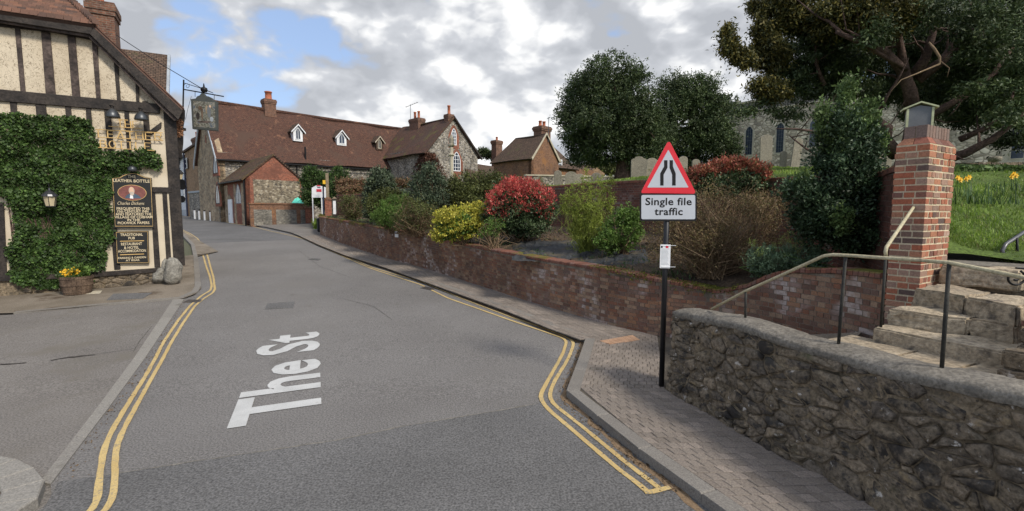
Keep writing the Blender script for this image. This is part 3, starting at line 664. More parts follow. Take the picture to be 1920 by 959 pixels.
# ---------------------------------------------------------------- pub side: forecourt, kerbs
STR_O = xy([(345, 562), (95, 910)]); STR_I = xy([(325, 562), (75, 905)])
fc = sheet('forecourt', [STR_I[0], STR_I[1]] + xy([(60, 885), (0, 868)]) + [(-7, 4.95), (-30, 5.0), (-30, 14)] + xy([(0, 592), (25, 590)]), 'forecourt', .0, kind='structure')
pp = sheet('pub_pavement', xy([(25, 590), (325, 562), (345, 561.5), (366, 553.5), (377, 542.7), (375.5, 525), (370, 482.6), (364, 460), (349, 445), (337, 434), (326, 425)]) + [(-13.5, 22), (-15.5, 16), (-20, 10)] , 'pubpave', .035, kind='structure')
KB = xy([(326, 425), (337.5, 434), (350, 445), (365, 460), (371, 482.6), (376, 525), (377.5, 542.7), (371, 550), (360, 555), (345, 561)])
kerb(KB, .16, .05, pp, .8, inward=-1)
kerb(xy([(345, 561), (325, 563), (175, 575.5), (25, 590)]), .10, .05, pp, .9, inward=-1)
for i in range(9):
    a, b, c, d = lerp_line(STR_I, i / 9), lerp_line(STR_O, i / 9), lerp_line(STR_O, (i + 1) / 9), lerp_line(STR_I, (i + 1) / 9); cc = [a, b, c, d]
    if (b - a).cross(c - b) < 0: cc = cc[::-1]
    vs, fs = block_between(cc, .012, -.04, .994, .006); MB().add(vs, fs).build('kerb_stone', 'kerb_pale', fc)
IK = [(-7.0, 4.93)] + xy([(0, 869), (30, 874), (60, 886), (82, 908), (94, 935)]) + [(-4.0, 3.8), (-4.05, 2.4), (-4.1, 1.0)]
ISM = [tuple(p) for p in (lambda Q: [Q[0]] + [(Q[i - 1] + Q[i] * 2 + Q[i + 1]) / 4 for i in range(1, len(Q) - 1)] + [Q[-1]])([lerp_line(IK, i / 40) for i in range(41)])]
isl = sheet('corner_pavement', [(-9, 4.93)] + [tuple(p) for p in off_line(ISM, .12)] + [(-4.5, -3), (-9, -3)], 'joint', .075, kind='structure')
kerb(ISM, .27, .09, isl, .36, inward=-1, mat='kerb_pale')
inb = [tuple(p) for p in off_line(IK, .28)] + [(-4.45, -3), (-9, -3), (-9, 4.6)]
def inside(x, y, P):
    c = False; j = len(P) - 1
    for i in range(len(P)):
        if (P[i][1] > y) != (P[j][1] > y) and x < (P[j][0] - P[i][0]) * (y - P[i][1]) / (P[j][1] - P[i][1]) + P[i][0]: c = not c
        j = i
    return c
for i in range(22):
    for j in range(12):
        a = V((-4.2 - j * .22 - (i % 2) * .11, 4.6 - i * .085))
        if not (inside(a.x, a.y, inb) and inside(a.x - .21, a.y - .078, inb) and inside(a.x, a.y - .078, inb) and inside(a.x - .21, a.y, inb)): continue
        vs, fs = block_between([a + V((-.21, -.078)), a + V((0, -.078)), a, a + V((-.21, 0))], .09, .07, .97, .004); MB().add(vs, fs).build('brick_paver', 'sett', isl)
# drains, manholes, slabs let into the surfaces
def plate(name, pts, label, cat, mat='iron', dz=.008, bars=0, frame=True):
    p = [V(q) for q in xy(pts)]; m = sum(p, V((0, 0))) / 4; t = thing(name, label, cat, (m.x, m.y, g(m.y) + dz))
    def quad(c, z0, z1, nm, mt_):
        if (c[1] - c[0]).cross(c[2] - c[1]) < 0: c = c[::-1]
        MB().hexa([(q.x, q.y, g(q.y) + z) for z in (z0, z1) for q in c]).build(nm, mt_, t)
    ed = lambda x, y: p[0].lerp(p[1], x).lerp(p[3].lerp(p[2], x), y)
    if frame:
        for a, b, c, d in ((0, 1, 0, .1), (0, 1, .9, 1), (0, .05, .1, .9), (.95, 1, .1, .9)): quad([ed(a, c), ed(b, c), ed(b, d), ed(a, d)], dz - .03, dz, 'frame', mat)
    if bars:
        quad([ed(.05, .1), ed(.95, .1), ed(.95, .9), ed(.05, .9)], dz - .006, dz - .0035, 'pit', 'crack')
        for i in range(bars):
            a = .07 + .86 * i / bars; b = a + .5 * .86 / bars; quad([ed(a, .1), ed(b, .1), ed(b, .9), ed(a, .9)], dz - .003, dz - .0005, 'bar', mat)
    else:
        nx, ny = 4, 2
        quad([ed(.05, .1), ed(.95, .1), ed(.95, .9), ed(.05, .9)], dz - .02, dz - .004, 'cover', mat)
        for i in range(nx):
            for j in range(ny): quad([ed(.08 + i * .22, .16 + j * .36), ed(.26 + i * .22, .16 + j * .36), ed(.26 + i * .22, .46 + j * .36), ed(.08 + i * .22, .46 + j * .36)], dz - .0035, dz - .0005, 'tread_plate', mat)
    return t
plate('drain_grate', [(343, 568), (352, 563), (380, 563), (374, 568)], 'dark iron gully grate across the yellow lines by the pub corner', 'drain', dz=.014, bars=9)
plate('drain_grate', [(788, 541), (797, 538), (818, 542), (808, 545)], 'iron gully grate at the right kerb beside the brick wall', 'drain', dz=.014, bars=9)
plate('manhole_cover', [(497, 581), (501, 570), (553, 566), (550, 578)], 'rectangular manhole cover in the road above the white lettering', 'manhole', mat='asphalt_new', dz=.009)
plate('manhole_cover', [(578, 487), (584, 485), (602, 486), (597, 489)], 'small far manhole cover in the middle of the road', 'manhole', mat='asphalt_new', dz=.009)
plate('manhole_cover', [(200, 566), (213, 554), (286, 552), (268, 563)], 'grey flat access cover set in the pub pavement', 'manhole', mat='metal' if False else 'asphalt_new', dz=.045)
plate('stone_slab', [(125, 556), (130, 551), (192, 548), (188, 553)], 'pale yellowish stone slab let into the pub pavement', 'slab', mat='dress', dz=.045, frame=True)
def setl(o): return o
# ================================================================ red brick garden wall
def zat(u, v, x, y):      # height on the vertical through (x, y) seen at picture row v
    return at(960, v, math.hypot(0, y)).z
class Path:
    def __init__(s, pts, smooth_n=2, step=.15, flip=1):
        P = [V(p) for p in pts]; Q = []
        for a, b in zip(P[:-1], P[1:]):
            n = max(1, int((b - a).length / step)); Q += [a.lerp(b, i / n) for i in range(n)]
        Q.append(P[-1])
        for _ in range(smooth_n): Q = [Q[0]] + [(Q[i - 1] + Q[i] * 2 + Q[i + 1]) / 4 for i in range(1, len(Q) - 1)] + [Q[-1]]
        s.P = Q; s.S = [0]; s.flip = flip
        for a, b in zip(Q[:-1], Q[1:]): s.S.append(s.S[-1] + (b - a).length)
        s.L = s.S[-1]; s.N = []
        for i in range(len(Q)):
            t = (Q[min(i + 1, len(Q) - 1)] - Q[max(i - 1, 0)]).normalized(); s.N.append(V((t.y, -t.x)) * flip)
    def pos(s, x, d=0.0):
        k = int(np.searchsorted(s.S, x)) ; k = max(1, min(len(s.P) - 1, k)); t = (x - s.S[k - 1]) / (s.S[k] - s.S[k - 1])
        return s.P[k - 1].lerp(s.P[k], t) + s.N[k - 1].lerp(s.N[k], max(0, min(1, t))).normalized() * d
    def __call__(s, x, d, z): p = s.pos(x, d); return V((p.x, p.y, z))
def brickwall(root, path, zb, zt, course=.075, mat='brick', cop='brickcop', thick=.33, limit=300, coplimit=0, clean=.0, visd=None, copw=.08, coph=.11, jit=.004, lenf=1.0, mortar='mortar', cut_at=None):
    """path frame, zb(s)/zt(s) bottom and top; real bricks in alternate stretcher and header courses"""
    B = []; st = MB(); zmin = min(zb(path.L * i / 20) for i in range(21)); 
    kmax = int(max(zt(path.L * i / 40) - zb(path.L * i / 40) for i in range(41)) / course) + 1
    for k in range(kmax):
        L = (.225 if k % 2 == 0 else .1125) * lenf; x = -random.random() * L * .2 if k % 2 else -.056 * lenf
        while x < path.L:
            a, b = max(0, x + .005), min(path.L, x + L - .005); m = (a + b) / 2
            z0 = zb(m) + k * course
            if b - a > .02 and z0 + course * .7 < zt(m): B.append((a, b, z0, min(z0 + course - .010, zt(m))))
            x += L
    def geo(mb, a, b, z0, z1):
        d = random.uniform(-jit, jit); q = .0025
        sl = (zb(b) - zb(a)) / max(b - a, .01)
        h = sl * (b - a) / 2
        mb.hexa([path(a, d, z0 - h), path(b, d, z0 + h), path(b, -.09, z0 + h), path(a, -.09, z0 - h), path(a + q, d, z1 - h), path(b - q, d, z1 + h), path(b, -.09, z1 + h), path(a, -.09, z1 - h)])
    B.sort(key=lambda q: path.pos((q[0] + q[1]) / 2).length - (2.0 if (visd and visd((q[0] + q[1]) / 2)) else 0))
    for i, q in enumerate(B):
        if i < limit: mb = MB(); geo(mb, *q); mb.build('brick', mat, root)
        else: geo(st, *q)
    if st.v: st.build('brickwork', mat, root, kind='stuff')
    core = MB(); n = max(2, int(path.L / .3))
    for i in range(n):
        a, b = path.L * i / n, path.L * (i + 1) / n
        core.hexa([path(a, -.007, zb(a) - .15), path(b, -.007, zb(b) - .15), path(b, -thick, zb(b) - .15), path(a, -thick, zb(a) - .15), path(a, -.007, zt(a)), path(b, -.007, zt(b)), path(b, -thick, zt(b)), path(a, -thick, zt(a))])
    core.build('mortar_core', mortar, root, recalc=False)
    C = []; x = 0
    while x < path.L - copw * .5: C.append(x); x += copw
    C.sort(key=lambda q: path.pos(q).length); st = MB()
    for i, x in enumerate(C):
        a, b = x + .004, min(x + copw - .004, path.L); j = random.uniform(-.005, .005); mb = MB() if i < coplimit else st
        za, zb_ = zt(a) + .004, zt(b) + .004; r = .018
        pts = []
        for z, dd in ((0, 0), (coph - r, 0), (coph, r)): pts.append((z, dd))
        vs = []
        for z, dd in pts:
            vs += [path(a, .022 + j - dd, za + z + j), path(b, .022 + j - dd, zb_ + z + j), path(b, -thick - .02 + dd, zb_ + z + j), path(a, -thick - .02 + dd, za + z + j)]
        mb.add(vs, [(3, 2, 1, 0), (8, 9, 10, 11)] + [(q + t, q + (t + 1) % 4, q + 4 + (t + 1) % 4, q + 4 + t) for q in (0, 4) for t in range(4)])
        if i < coplimit: mb.build('coping_brick', cop, root)
    if st.v: st.build('coping_bricks', cop, root, kind='stuff')
    return B
wpts = xy([(628, 418), (612, 421), (601, 428)], PH) + WB
wx = [(3.70, 8.36), (4.22, 7.45), (4.50, 6.75), (4.64, 6.25), (4.66, 5.98)]
W1 = Path(wpts + wx, 3)
def top_table(path, pairs):
    S = []; Z = []
    xs = np.linspace(0, path.L, 800); U = []
    for x in xs:
        p = path.pos(x); U.append(960 + F * p.x / (p.y))
    for u, v in pairs:
        # azimuth column at row v, found along the path (nearest match)
        r = None; best = 9e9
        for x, uu in zip(xs, U):
            p = path.pos(x); rr = ray(u, v); e = abs(rr.x / rr.y - p.x / p.y)
            if e < best and (not S or x > S[-1]): best = e; r = x
        p = path.pos(r); S.append(r); Z.append(at(u, v, p.y).z)
    return lambda x: float(np.interp(x, S, Z))
ztop = top_table(W1, [(603, 402), (648, 415), (729, 430), (816, 445), (900, 464), (1060, 492), (1133, 503), (1233, 523), (1300, 535), (1350, 545), (1405, 533), (1445, 515), (1490, 505), (1560, 505), (1630, 511)])
copt = .07
W1z = lambda x: ztop(x) - copt + .01
def W1b(x):
    p = W1.pos(x); return (g(p.y) + PH - .02) if x < S1233 else g(9.4) + PH - .02
S1233 = min(np.linspace(0, W1.L, 600), key=lambda x: (W1.pos(x) - V(WB[-1])).length)
p0 = W1.pos(S1233)
brick_wall = thing('brick_wall', 'long low red brick garden wall with mossy coping curving along the right pavement', 'wall', (p0.x, p0.y, .1))
brickwall(brick_wall, W1, W1b, W1z, .075, 'brick', 'brickcop', .33, 300, 130, coph=copt, visd=lambda x: x > S1233)
# moss cushions on the coping
mp = []; md = []
for _ in range(5200):
    x = random.uniform(0, W1.L); k = mn.noise((x * .75, 3.3, 0)) + .55 * (abs(x - S1233 - .1) < 1.3) + .35 * (2.5 < x < 9)
    if k < .22 + random.random() * .25: continue
    d = random.choice([.03, random.uniform(-.2, .03), random.uniform(-.33, .03)]); z = W1z(x) + copt + random.uniform(-.004, .012)
    if d == .03: z -= random.random() ** 2 * .14
    mp.append(W1(x, d, z)); 
mp = np.array([tuple(p) for p in mp]); n_ = len(mp); mp = np.repeat(mp, 5, 0) + rng.normal(size=(n_ * 5, 3)) * .018
v_, f_ = leaves(mp, nrm(rng.normal(size=(len(mp), 3)) + np.array([0, 0, .5])), rng.uniform(.012, .035, len(mp)), .9)
npmesh('moss', v_, f_, 'moss', brick_wall, kind='stuff')
# ================================================================ rubble stone wall
def voronoi(L, Hh, n, ax=1.5, relax=1, seed=3):
    r = random.Random(seed); P = [(r.uniform(0, L), r.uniform(0, Hh)) for _ in range(n)]
    def cells(P):
        out = []
        for i, (x, y) in enumerate(P):
            poly = [(-.02, -.02), (L, -.02), (L, Hh), (-.02, Hh)]
            near = sorted(((((a - x) / ax) ** 2 + (b - y) ** 2, a, b) for j, (a, b) in enumerate(P) if j != i))[:14]
            for _, a, b in near:
                mx, my = (x + a) / 2, (y + b) / 2; nx, ny = (a - x) / ax ** 2, (b - y); o = []
                for k, p in enumerate(poly):
                    q = poly[(k + 1) % len(poly)]; da = (p[0] - mx) * nx + (p[1] - my) * ny; db = (q[0] - mx) * nx + (q[1] - my) * ny
                    if da <= 0: o.append(p)
                    if (da <= 0) != (db <= 0): t = da / (da - db); o.append((p[0] + t * (q[0] - p[0]), p[1] + t * (q[1] - p[1])))
                poly = o
                if len(poly) < 3: break
            out.append(poly)
        return out
    for _ in range(relax):
        C = cells(P); P = [(sum(p[0] for p in c) / len(c), sum(p[1] for p in c) / len(c)) if len(c) > 2 else q for c, q in zip(C, P)]
    return [c for c in cells(P) if len(c) > 2]
def stone(mb, fn, poly, depth, gap=.012, rough=.012):
    cx, cy = sum(p[0] for p in poly) / len(poly), sum(p[1] for p in poly) / len(poly)
    # subdivide the outline so that edges are uneven
    Q = []
    for i, p in enumerate(poly):
        q = poly[(i + 1) % len(poly)]; l = math.hypot(q[0] - p[0], q[1] - p[1]); m = max(1, min(3, int(l / .06)))
        for k in range(m):
            t = k / m; x, y = p[0] + (q[0] - p[0]) * t, p[1] + (q[1] - p[1]) * t
            dx, dy = cx - x, cy - y; d = math.hypot(dx, dy) + 1e-6; s_ = min(.5, (gap * random.uniform(.6, 1.5) + (.25 * gap if k == 0 else 0)) / d)
            Q.append((x + dx * s_, y + dy * s_))
    n = len(Q); vs = []
    tilt = (random.gauss(0, .10), random.gauss(0, .10))
    for i, (k, h) in enumerate(((1.0, -.03), (.98, depth * .45), (.88, depth * .9), (.45, depth * 1.05))):
        for x, y in Q:
            X, Y = cx + (x - cx) * k, cy + (y - cy) * k
            h2 = h + (random.uniform(-rough, rough) if i else 0) + (tilt[0] * (X - cx) + tilt[1] * (Y - cy) if i > 1 else 0)
            vs.append(fn(X, h2, Y))
    vs.append(fn(cx, depth * random.uniform(.9, 1.3), cy))
    fs = [(k * n + j, k * n + (j + 1) % n, (k + 1) * n + (j + 1) % n, (k + 1) * n + j) for k in range(3) for j in range(n)]
    fs += [(3 * n + j, 3 * n + (j + 1) % n, 4 * n) for j in range(n)] + [tuple(range(n))[::-1]]
    mb.add(vs, fs)
sdir = (V(SB[-2]) - V(SB[0])).normalized(); snor = V((sdir.y, -sdir.x))   # sdir runs towards the right of the picture; snor faces the pavement
if snor.dot(V((0, 0)) - V(SB[0])) < 0: snor = -snor
S0 = V(SB[0]); back = -snor
spts = [S0 + back * .42 + sdir * .03, S0 + back * .02 + sdir * 0.0, S0 + sdir * .10 - back * .0] + [V(p) for p in SB[1:]]
SW = Path([tuple(p) for p in spts], 2, .08, -1)
if (SW.pos(1.5, .5) - SW.pos(1.5, 0)).dot(snor) < 0: SW.flip = -1; SW.N = [-n for n in SW.N]
szt = top_table(SW, [(1262, 580), (1380, 604), (1530, 652), (1630, 680), (1920, 742)])
def swf(x, d, y):       # y in 0..1.3 maps to height; face leans back slightly
    p = SW.pos(x, d - y * .045); q = SW.pos(x); return V((p.x, p.y, g(q.y) + PH - .03 + y))
SWH = lambda x: szt(max(x, .5)) - (g(SW.pos(x).y) + PH - .03)
p0 = SW.pos(.4)
stone_wall = thing('stone_wall', 'dark rubble stone wall with rounded cement coping below the steps', 'wall', (p0.x, p0.y, .1))
cells = voronoi(SW.L, 1.36, 400, 1.7, 0, 5)
cells.sort(key=lambda c: -1 if 0.2 < c[0][0] < SW.L - 1.2 else 1)
k = 0; st = MB()
for c in cells:
    hmax = SWH(sum(p[0] for p in c) / len(c)) - .07
    if min(p[1] for p in c) > hmax - .03: continue
    c = [(min(SW.L, max(0, x)), min(y, hmax)) for x, y in c]
    mb = MB() if k < 300 else st
    stone(mb, swf, c, random.uniform(.008, .045), .007 + .010 * random.random() ** 3, .011)
    if k < 300: mb.build('stone', 'rubble', stone_wall, smooth=True)
    k += 1
if st.v: st.build('stonework', 'rubble', stone_wall, kind='stuff', smooth=True)
bk = MB(); nx, ny = int(SW.L / .05), 26; vs = []
for i in range(nx + 1):
    for j in range(ny + 1):
        x = SW.L * i / nx; y = (SWH(x) - .01) * j / ny; vs.append(swf(x, .004 + .018 * mn.noise((x * 9, y * 9, 0)), y))
bk.add(vs, [(i * (ny + 1) + j, (i + 1) * (ny + 1) + j, (i + 1) * (ny + 1) + j + 1, i * (ny + 1) + j + 1) for i in range(nx) for j in range(ny)])
bk.build('mortar_core', 'mortar_dark', stone_wall, recalc=False, smooth=True)
core = MB(); n = 40
for i in range(n):
    a, b = .45 + (SW.L - .45) * i / n, .45 + (SW.L - .45) * (i + 1) / n
    q = [swf(a, -.04, 0), swf(b, -.04, 0), swf(b, -.34, 0), swf(a, -.34, 0)]; 
    core.hexa(q + [V((p.x, p.y, g(5) + PH - .03 + SWH(x) - .02)) for p, x in zip(q, (a, b, b, a))])
core.build('wall_core', 'mortar_dark', stone_wall)
# rounded coping
cpm = MB(); prof = []
for a in range(0, 181, 15): prof.append((-.165 + .215 * math.cos(R(a)), .085 * max(0, math.sin(R(a))) ** .8))
prof = [(.035, -.035), (.045, -.012)] + prof[1:] + [(-.37, -.05)]; vs = []; nn = 220
for i in range(nn + 1):
    x = .40 + (SW.L - .40) * i / nn; zz_ = szt(max(x, .55)) - .055; e = min(1, (x - .33) / .18) ** .5
    for d, z in prof:
        p = SW.pos(x, (d + .17) * 1.0 - .17 - .045 * 1.2); o = .014 * mn.noise((x * 3, d * 6, z * 5)) + .012 * mn.noise((x * 11, d * 14, 2))
        vs.append((p.x, p.y, zz_ + z * e + o))
m_ = len(prof)
cpm.add(vs, [(i * m_ + j, (i + 1) * m_ + j, (i + 1) * m_ + j + 1, i * m_ + j + 1) for i in range(nn) for j in range(m_ - 1)] + [tuple(range(m_))])
cpm.build('coping', 'coping', stone_wall, smooth=True)
# ================================================================ brick pillar with lantern box
PA = V((-.515, .857)); PB = V((.857, .515)); PC = V((4.80, 5.60))
pf_b = Fr(PC, PB)                  # right-hand face seen by the camera: s to the right
pf_a = Fr(PC + PA * .33, -PA)      # left-hand face: s to the right, ends at PC
ZB = 1.05
zsh = at(1735, 268, 5.6).z; zcap0 = at(1738, 257, 5.6).z; ztopc = at(1742, 231, 5.6).z
pillar = thing('brick_pillar', 'tall square brick gate pillar beside the stone steps', 'pillar', (PC.x - .1, PC.y + .2, ZB))
LA, LB = .33, .78
class PF:                           # pillar frame: x along PB, y along PA
    def __call__(s, x, y, z): p = PC + PB * x + PA * y; return V((p.x, p.y, z))
pf = PF(); ncp = int((zsh - ZB) / .0755); ch = (zsh - ZB) / ncp
mbk = MB(); mbk.hexa([pf(x, y, z) for z in (ZB, zsh) for x, y in ((.006, .006), (LB - .006, .006), (LB - .006, LA - .006), (.006, LA - .006))]); mbk.build('mortar_core', 'mortar_pale', pillar)
for k in range(ncp):
    z0 = ZB + k * ch; z1 = z0 + ch - .014; lean = 0
    rects = []
    if k % 2:
        xs = [0, .2, .4, .6, LB]
        for a, b in zip(xs[:-1], xs[1:]): rects += [(a, b, 0, .1025), (a, b, LA - .1025, LA)]
        rects += [(0, .1025, .1125, LA - .1125), (LB - .1025, LB, .1125, LA - .1125)]
    else:
        for a in (0, LB - .1025): rects += [(a, a + .1025, 0, .2), (a, a + .1025, .21, LA)] if (k // 2) % 2 else [(a, a + .1025, 0, .12), (a, a + .1025, .13, LA)]
        xs = [.1125 + i * (LB - .225) / 5 for i in range(6)]
        for a, b in zip(xs[:-1], xs[1:]): rects += [(a, b - .01, 0, .1), (a, b - .01, LA - .1, LA)]
    for a, b, c, d in rects:
        j = random.uniform(-.004, .004); e = .007; q = random.uniform(0, .005)
        x0 = a + (0 if a == 0 else e) - (j if a == 0 else 0); x1 = b - (0 if b == LB else e) + (j if b == LB else 0); y0 = c - (j if c == 0 else 0) + (0 if c == 0 else e * .5); y1 = d + (j if d == LA else 0)
        MB().hexa([pf(x, y, z) for z in (z0 + q * .4, z1 - q) for x, y in ((x0, y0), (x1, y0), (x1, y1), (x0, y1))]).build('brick', 'brickpil', pillar)
# splayed shoulder course, then a cap of bricks on end
sh = MB(); i_ = .055
for (x0, x1, y0, y1) in ((0, .2, 0, LA / 2), (.2, .4, 0, LA / 2), (.4, .6, 0, LA / 2), (.6, LB, 0, LA / 2), (0, .3, LA / 2, LA), (.3, LB, LA / 2, LA)):
    f_in = lambda x, y: (min(max(x, i_), LB - i_), min(max(y, i_), LA - i_))
    c = [(x0 + .003, y0 + .003), (x1 - .003, y0 + .003), (x1 - .003, y1 - .003), (x0 + .003, y1 - .003)]
    MB().hexa([pf(x, y, zsh) for x, y in c] + [pf(*f_in(x, y), zcap0 + .012) for x, y in c]).build('splayed_brick', 'brickcop' if x0 else 'brickpil', pillar)
mbk = MB(); mbk.hexa([pf(x, y, z) for z in (zcap0, ztopc - .01) for x, y in ((i_ + .01, i_ + .01), (LB - i_ - .01, i_ + .01), (LB - i_ - .01, LA - i_ - .01), (i_ + .01, LA - i_ - .01))]); mbk.build('mortar_core', 'mortar_pale', pillar)
nb = 8
for i in range(nb):
    a = i_ + (LB - 2 * i_) * i / nb; b = a + (LB - 2 * i_) / nb - .014
    for y0, y1 in ((i_, LA / 2 - .004), (LA / 2 + .004, LA - i_)):
        MB().hexa([pf(x, y, z) for z in (zcap0 + .014, ztopc - random.uniform(0, .008)) for x, y in ((a, y0), (b, y0), (b, y1), (a, y1))]).build('cap_brick', 'brickcoping_grey', pillar)
# little house shaped box on the pillar
pc = PC + PB * .05 + PA * .05
hx = thing('post_lantern_box', 'small house shaped box with slate front and green frame on top of the pillar', 'box', (pc.x, pc.y, ztopc))
hf = Fr(PC + PA * .22 + PB * .16, V((.88, -.47)))
s0, _ = hf.px(1697, 231); s1, _ = hf.px(1752, 228); zr = hf.px(1727, 193)[1]; ze = hf.px(1697, 205)[1]; zb_ = ztopc
MB().prism(hf, [(s0 + .02, zb_ + .002), (s1 - .02, zb_ + .002), (s1 - .02, ze), ((s0 + s1) / 2, zr - .03), (s0 + .02, ze)], -.13, -.004).build('body', 'greyslate', hx)
for a, b in ((s0 + .008, s0 + .030), (s1 - .030, s1 - .008)): MB().box(hf, a, b, -.03, .006, zb_ + .002, ze).build('corner_post', 'lanternframe', hx)
for sg, a in ((1, s0), (-1, s1)):
    m_ = (s0 + s1) / 2; e_ = a - sg * .03
    MB().prism(hf, [(e_, ze - .012), (m_, zr + .0), (m_, zr + .016), (e_, ze + .008)], -.15, .02).build('roof_slope', 'lanternframe', hx)
# ================================================================ steps and landing
LZ = 1.19
stp = thing('stone_steps', 'worn stone steps climbing from the landing past the brick pillar', 'steps', (4.3, 4.6, LZ))
def rough_block(pts, z0, z1, name, parent, seed=0, jig=.012, mat='step'):
    """worn stone block: 4 footprint corners ccw, subdivided and roughened"""
    bm = bmesh.new(); vs = [bm.verts.new((p[0], p[1], z)) for z in (z0, z1) for p in pts]
    for f in ((3, 2, 1, 0), (4, 5, 6, 7), (0, 1, 5, 4), (1, 2, 6, 5), (2, 3, 7, 6), (3, 0, 4, 7)): bm.faces.new([vs[i] for i in f])
    bmesh.ops.bevel(bm, geom=bm.edges[:], offset=.018, segments=2, affect='EDGES')
    bmesh.ops.subdivide_edges(bm, edges=[e for e in bm.edges if e.calc_length() > .15], cuts=5, use_grid_fill=True)
    bmesh.ops.recalc_face_normals(bm, faces=bm.faces); bm.normal_update()
    for v in bm.verts:
        q = v.co; a = mn.noise((q.x * 5 + seed, q.y * 5, q.z * 5)) * jig + mn.noise((q.x * 16 + seed, q.y * 16, q.z * 16)) * jig * .5
        v.co += v.normal * a
    mb = MB(); mb.add([v.co.copy() for v in bm.verts], []); bm.verts.index_update(); mb.f = [tuple(v.index for v in f.verts) for f in bm.faces]; bm.free()
    return mb.build(name, mat, parent, recalc=False)
def ray_xy(u, v, z): p = Pz(u, v, z); return V((p.x, p.y))
# landing slabs between the stone wall and the first riser
zs = [LZ, 1.335, 1.505, 1.675, 1.875]
nl = [(1637, 614), (1663, 578), (1713, 541), (1763, 497)]; nr = [(1897, 664), (1900, 609), (1903, 573), (1910, 507)]
NL = [ray_xy(*p, z) for p, z in zip(nl, zs[1:])]; NR = [ray_xy(*p, z) for p, z in zip(nr, zs[1:])]
edge = lambda u: ray_xy(u, 690, LZ)
q0 = NL[0] + (NL[0] - NL[1]) * .02; dn = (NR[0] - NL[0]).normalized(); cb = V((dn.y, -dn.x)); cb = cb if cb.x < 0 else -cb   # towards the stone wall
lw = .98
for i, (a, b) in enumerate(((-.25, .38), (.385, .80), (.805, 1.35))):
    L_ = (NR[0] - NL[0]).length; p = NL[0] - cb * .1 + dn * (L_ * a); q = NL[0] - cb * .1 + dn * (L_ * b)
    rough_block([p, p + cb * (lw + .1), q + cb * (lw + .1), q] if (q - p).cross(cb) < 0 else [p, q, q + cb * (lw + .1), p + cb * (lw + .1)], LZ - .14, LZ + .004 * i, 'landing_slab', stp, i * 7, .008)
# passage floor that climbs from the pavement to the landing between the two walls
A = SW.pos(.35, -.36); B = V(WB[-1])
MB().hexa([(A.x, A.y, -.1), (B.x + .4, B.y - .3, -.1), (4.6, 6.2, -.1), (3.3, 4.9, -.1), (A.x, A.y, PH + .02), (B.x + .4, B.y - .3, PH + .05), (4.6, 6.2, LZ - .25), (3.3, 4.9, LZ - .25)]).build('ramp', 'pubpave', stp)
cuts = [[0, 1.0], [0, .66, 1.0], [0, .55, 1.0], [0, 1.0]]
for k in range(4):
    a, b = NL[k], NR[k] + (NR[k] - NL[k]) * .03; bk_ = -cb * (.62 if k < 3 else .3)
    for c0_, c1_ in zip(cuts[k][:-1], cuts[k][1:]):
        p = a.lerp(b, c0_ + (.004 if c0_ else 0)); q = a.lerp(b, c1_ - .004)
        pts = [p, q, q + bk_, p + bk_]
        if (q - p).cross(bk_) < 0: pts = pts[::-1]
        rough_block(pts, zs[k] - .03, zs[k + 1] + random.uniform(-.006, .006), 'step_stone', stp, k * 3 + c0_ * 9, .034)
rough_block([NL[0] - dn * .02 - cb * .05, NR[0] + dn * .3 - cb * .05, NR[3] + dn * .3 - cb * .2, NL[3] - cb * .2], LZ - .3, LZ + .03, 'step_core', stp, 3, .01)
# low broken pier that closes the steps on the right
pr = NR[0] + dn * .015
pier = thing('stone_pier', 'broken low brick and stone pier closing the right side of the steps', 'pier', (pr.x, pr.y, LZ - .2))
prf = Fr(pr + cb * .30, (-cb)); prf2 = Fr(pr + cb * .30, (-cb), True)
for i, (a, b, z0, z1) in enumerate(((0, .30, LZ - .2, LZ + .07), (.05, .36, LZ + .07, LZ + .22), (.30, .75, LZ - .1, LZ + .24), (.32, .70, LZ + .24, LZ + .36), (.36, .60, LZ + .36, LZ + .44), (.6, .95, LZ + .1, LZ + .5), (.42, .9, LZ + .50, LZ + .66), (.45, .7, LZ + .66, LZ + .74))):
    p = pr + cb * (.30 - a); q = pr + cb * (.30 - b); w_ = dn * .42
    pts = [p, q, q + w_, p + w_]
    if (q - p).cross(w_) < 0: pts = pts[::-1]
    rough_block(pts, z0, z1, 'stone' if i < 4 else 'brick', pier, i, .02, 'rubble' if i < 4 else 'brickcop')
# ================================================================ handrails
wl = lambda u, v: min(((abs(ray(u, v).x / ray(u, v).y - SW.pos(x, -.21).x / SW.pos(x, -.21).y), x) for x in np.linspace(.3, SW.L, 900)))[1]
def railpt(u, v): x = wl(u, v); p = SW.pos(x, -.21); return V((p.x, p.y, at(u, v, p.y).z))
p0 = railpt(1573, 640)
hr = thing('handrail', 'cream painted handrail on dark posts along the top of the stone wall', 'handrail', p0)
pts = [(1334, 580), (1398, 546), (1470, 514), (1530, 487), (1546, 480), (1562, 478), (1600, 480), (1640, 483), (1720, 488), (1780, 493), (1800, 497), (1850, 507), (1920, 521), (1990, 536)]
rp = [railpt(*p) for p in pts]; MB().tube(rp, .0155, 10).build('rail', 'rail', hr, smooth=True)
for (u0, v0), (u1, v1) in (((1398, 600), (1398, 548)), ((1572, 640), (1585, 483)), ((1766, 690), (1780, 495))):
    b = railpt(u0, v0); t = railpt(u1, v1); MB().tube([V((b.x, b.y, b.z - .05)), V((b.x * .5 + t.x * .5, b.y * .5 + t.y * .5, (b.z + t.z) / 2)), t], .014, 8).build('post', 'railpost', hr, smooth=True)
b = NL[0] + dn * .04 - cb * .06
pb_ = V((b.x, b.y, zs[1])); ptp = V((b.x, b.y, at(1640, 472, b.y).z))
h2 = thing('handrail', 'short cream handrail rising from one dark post to the brick pillar', 'handrail', pb_)
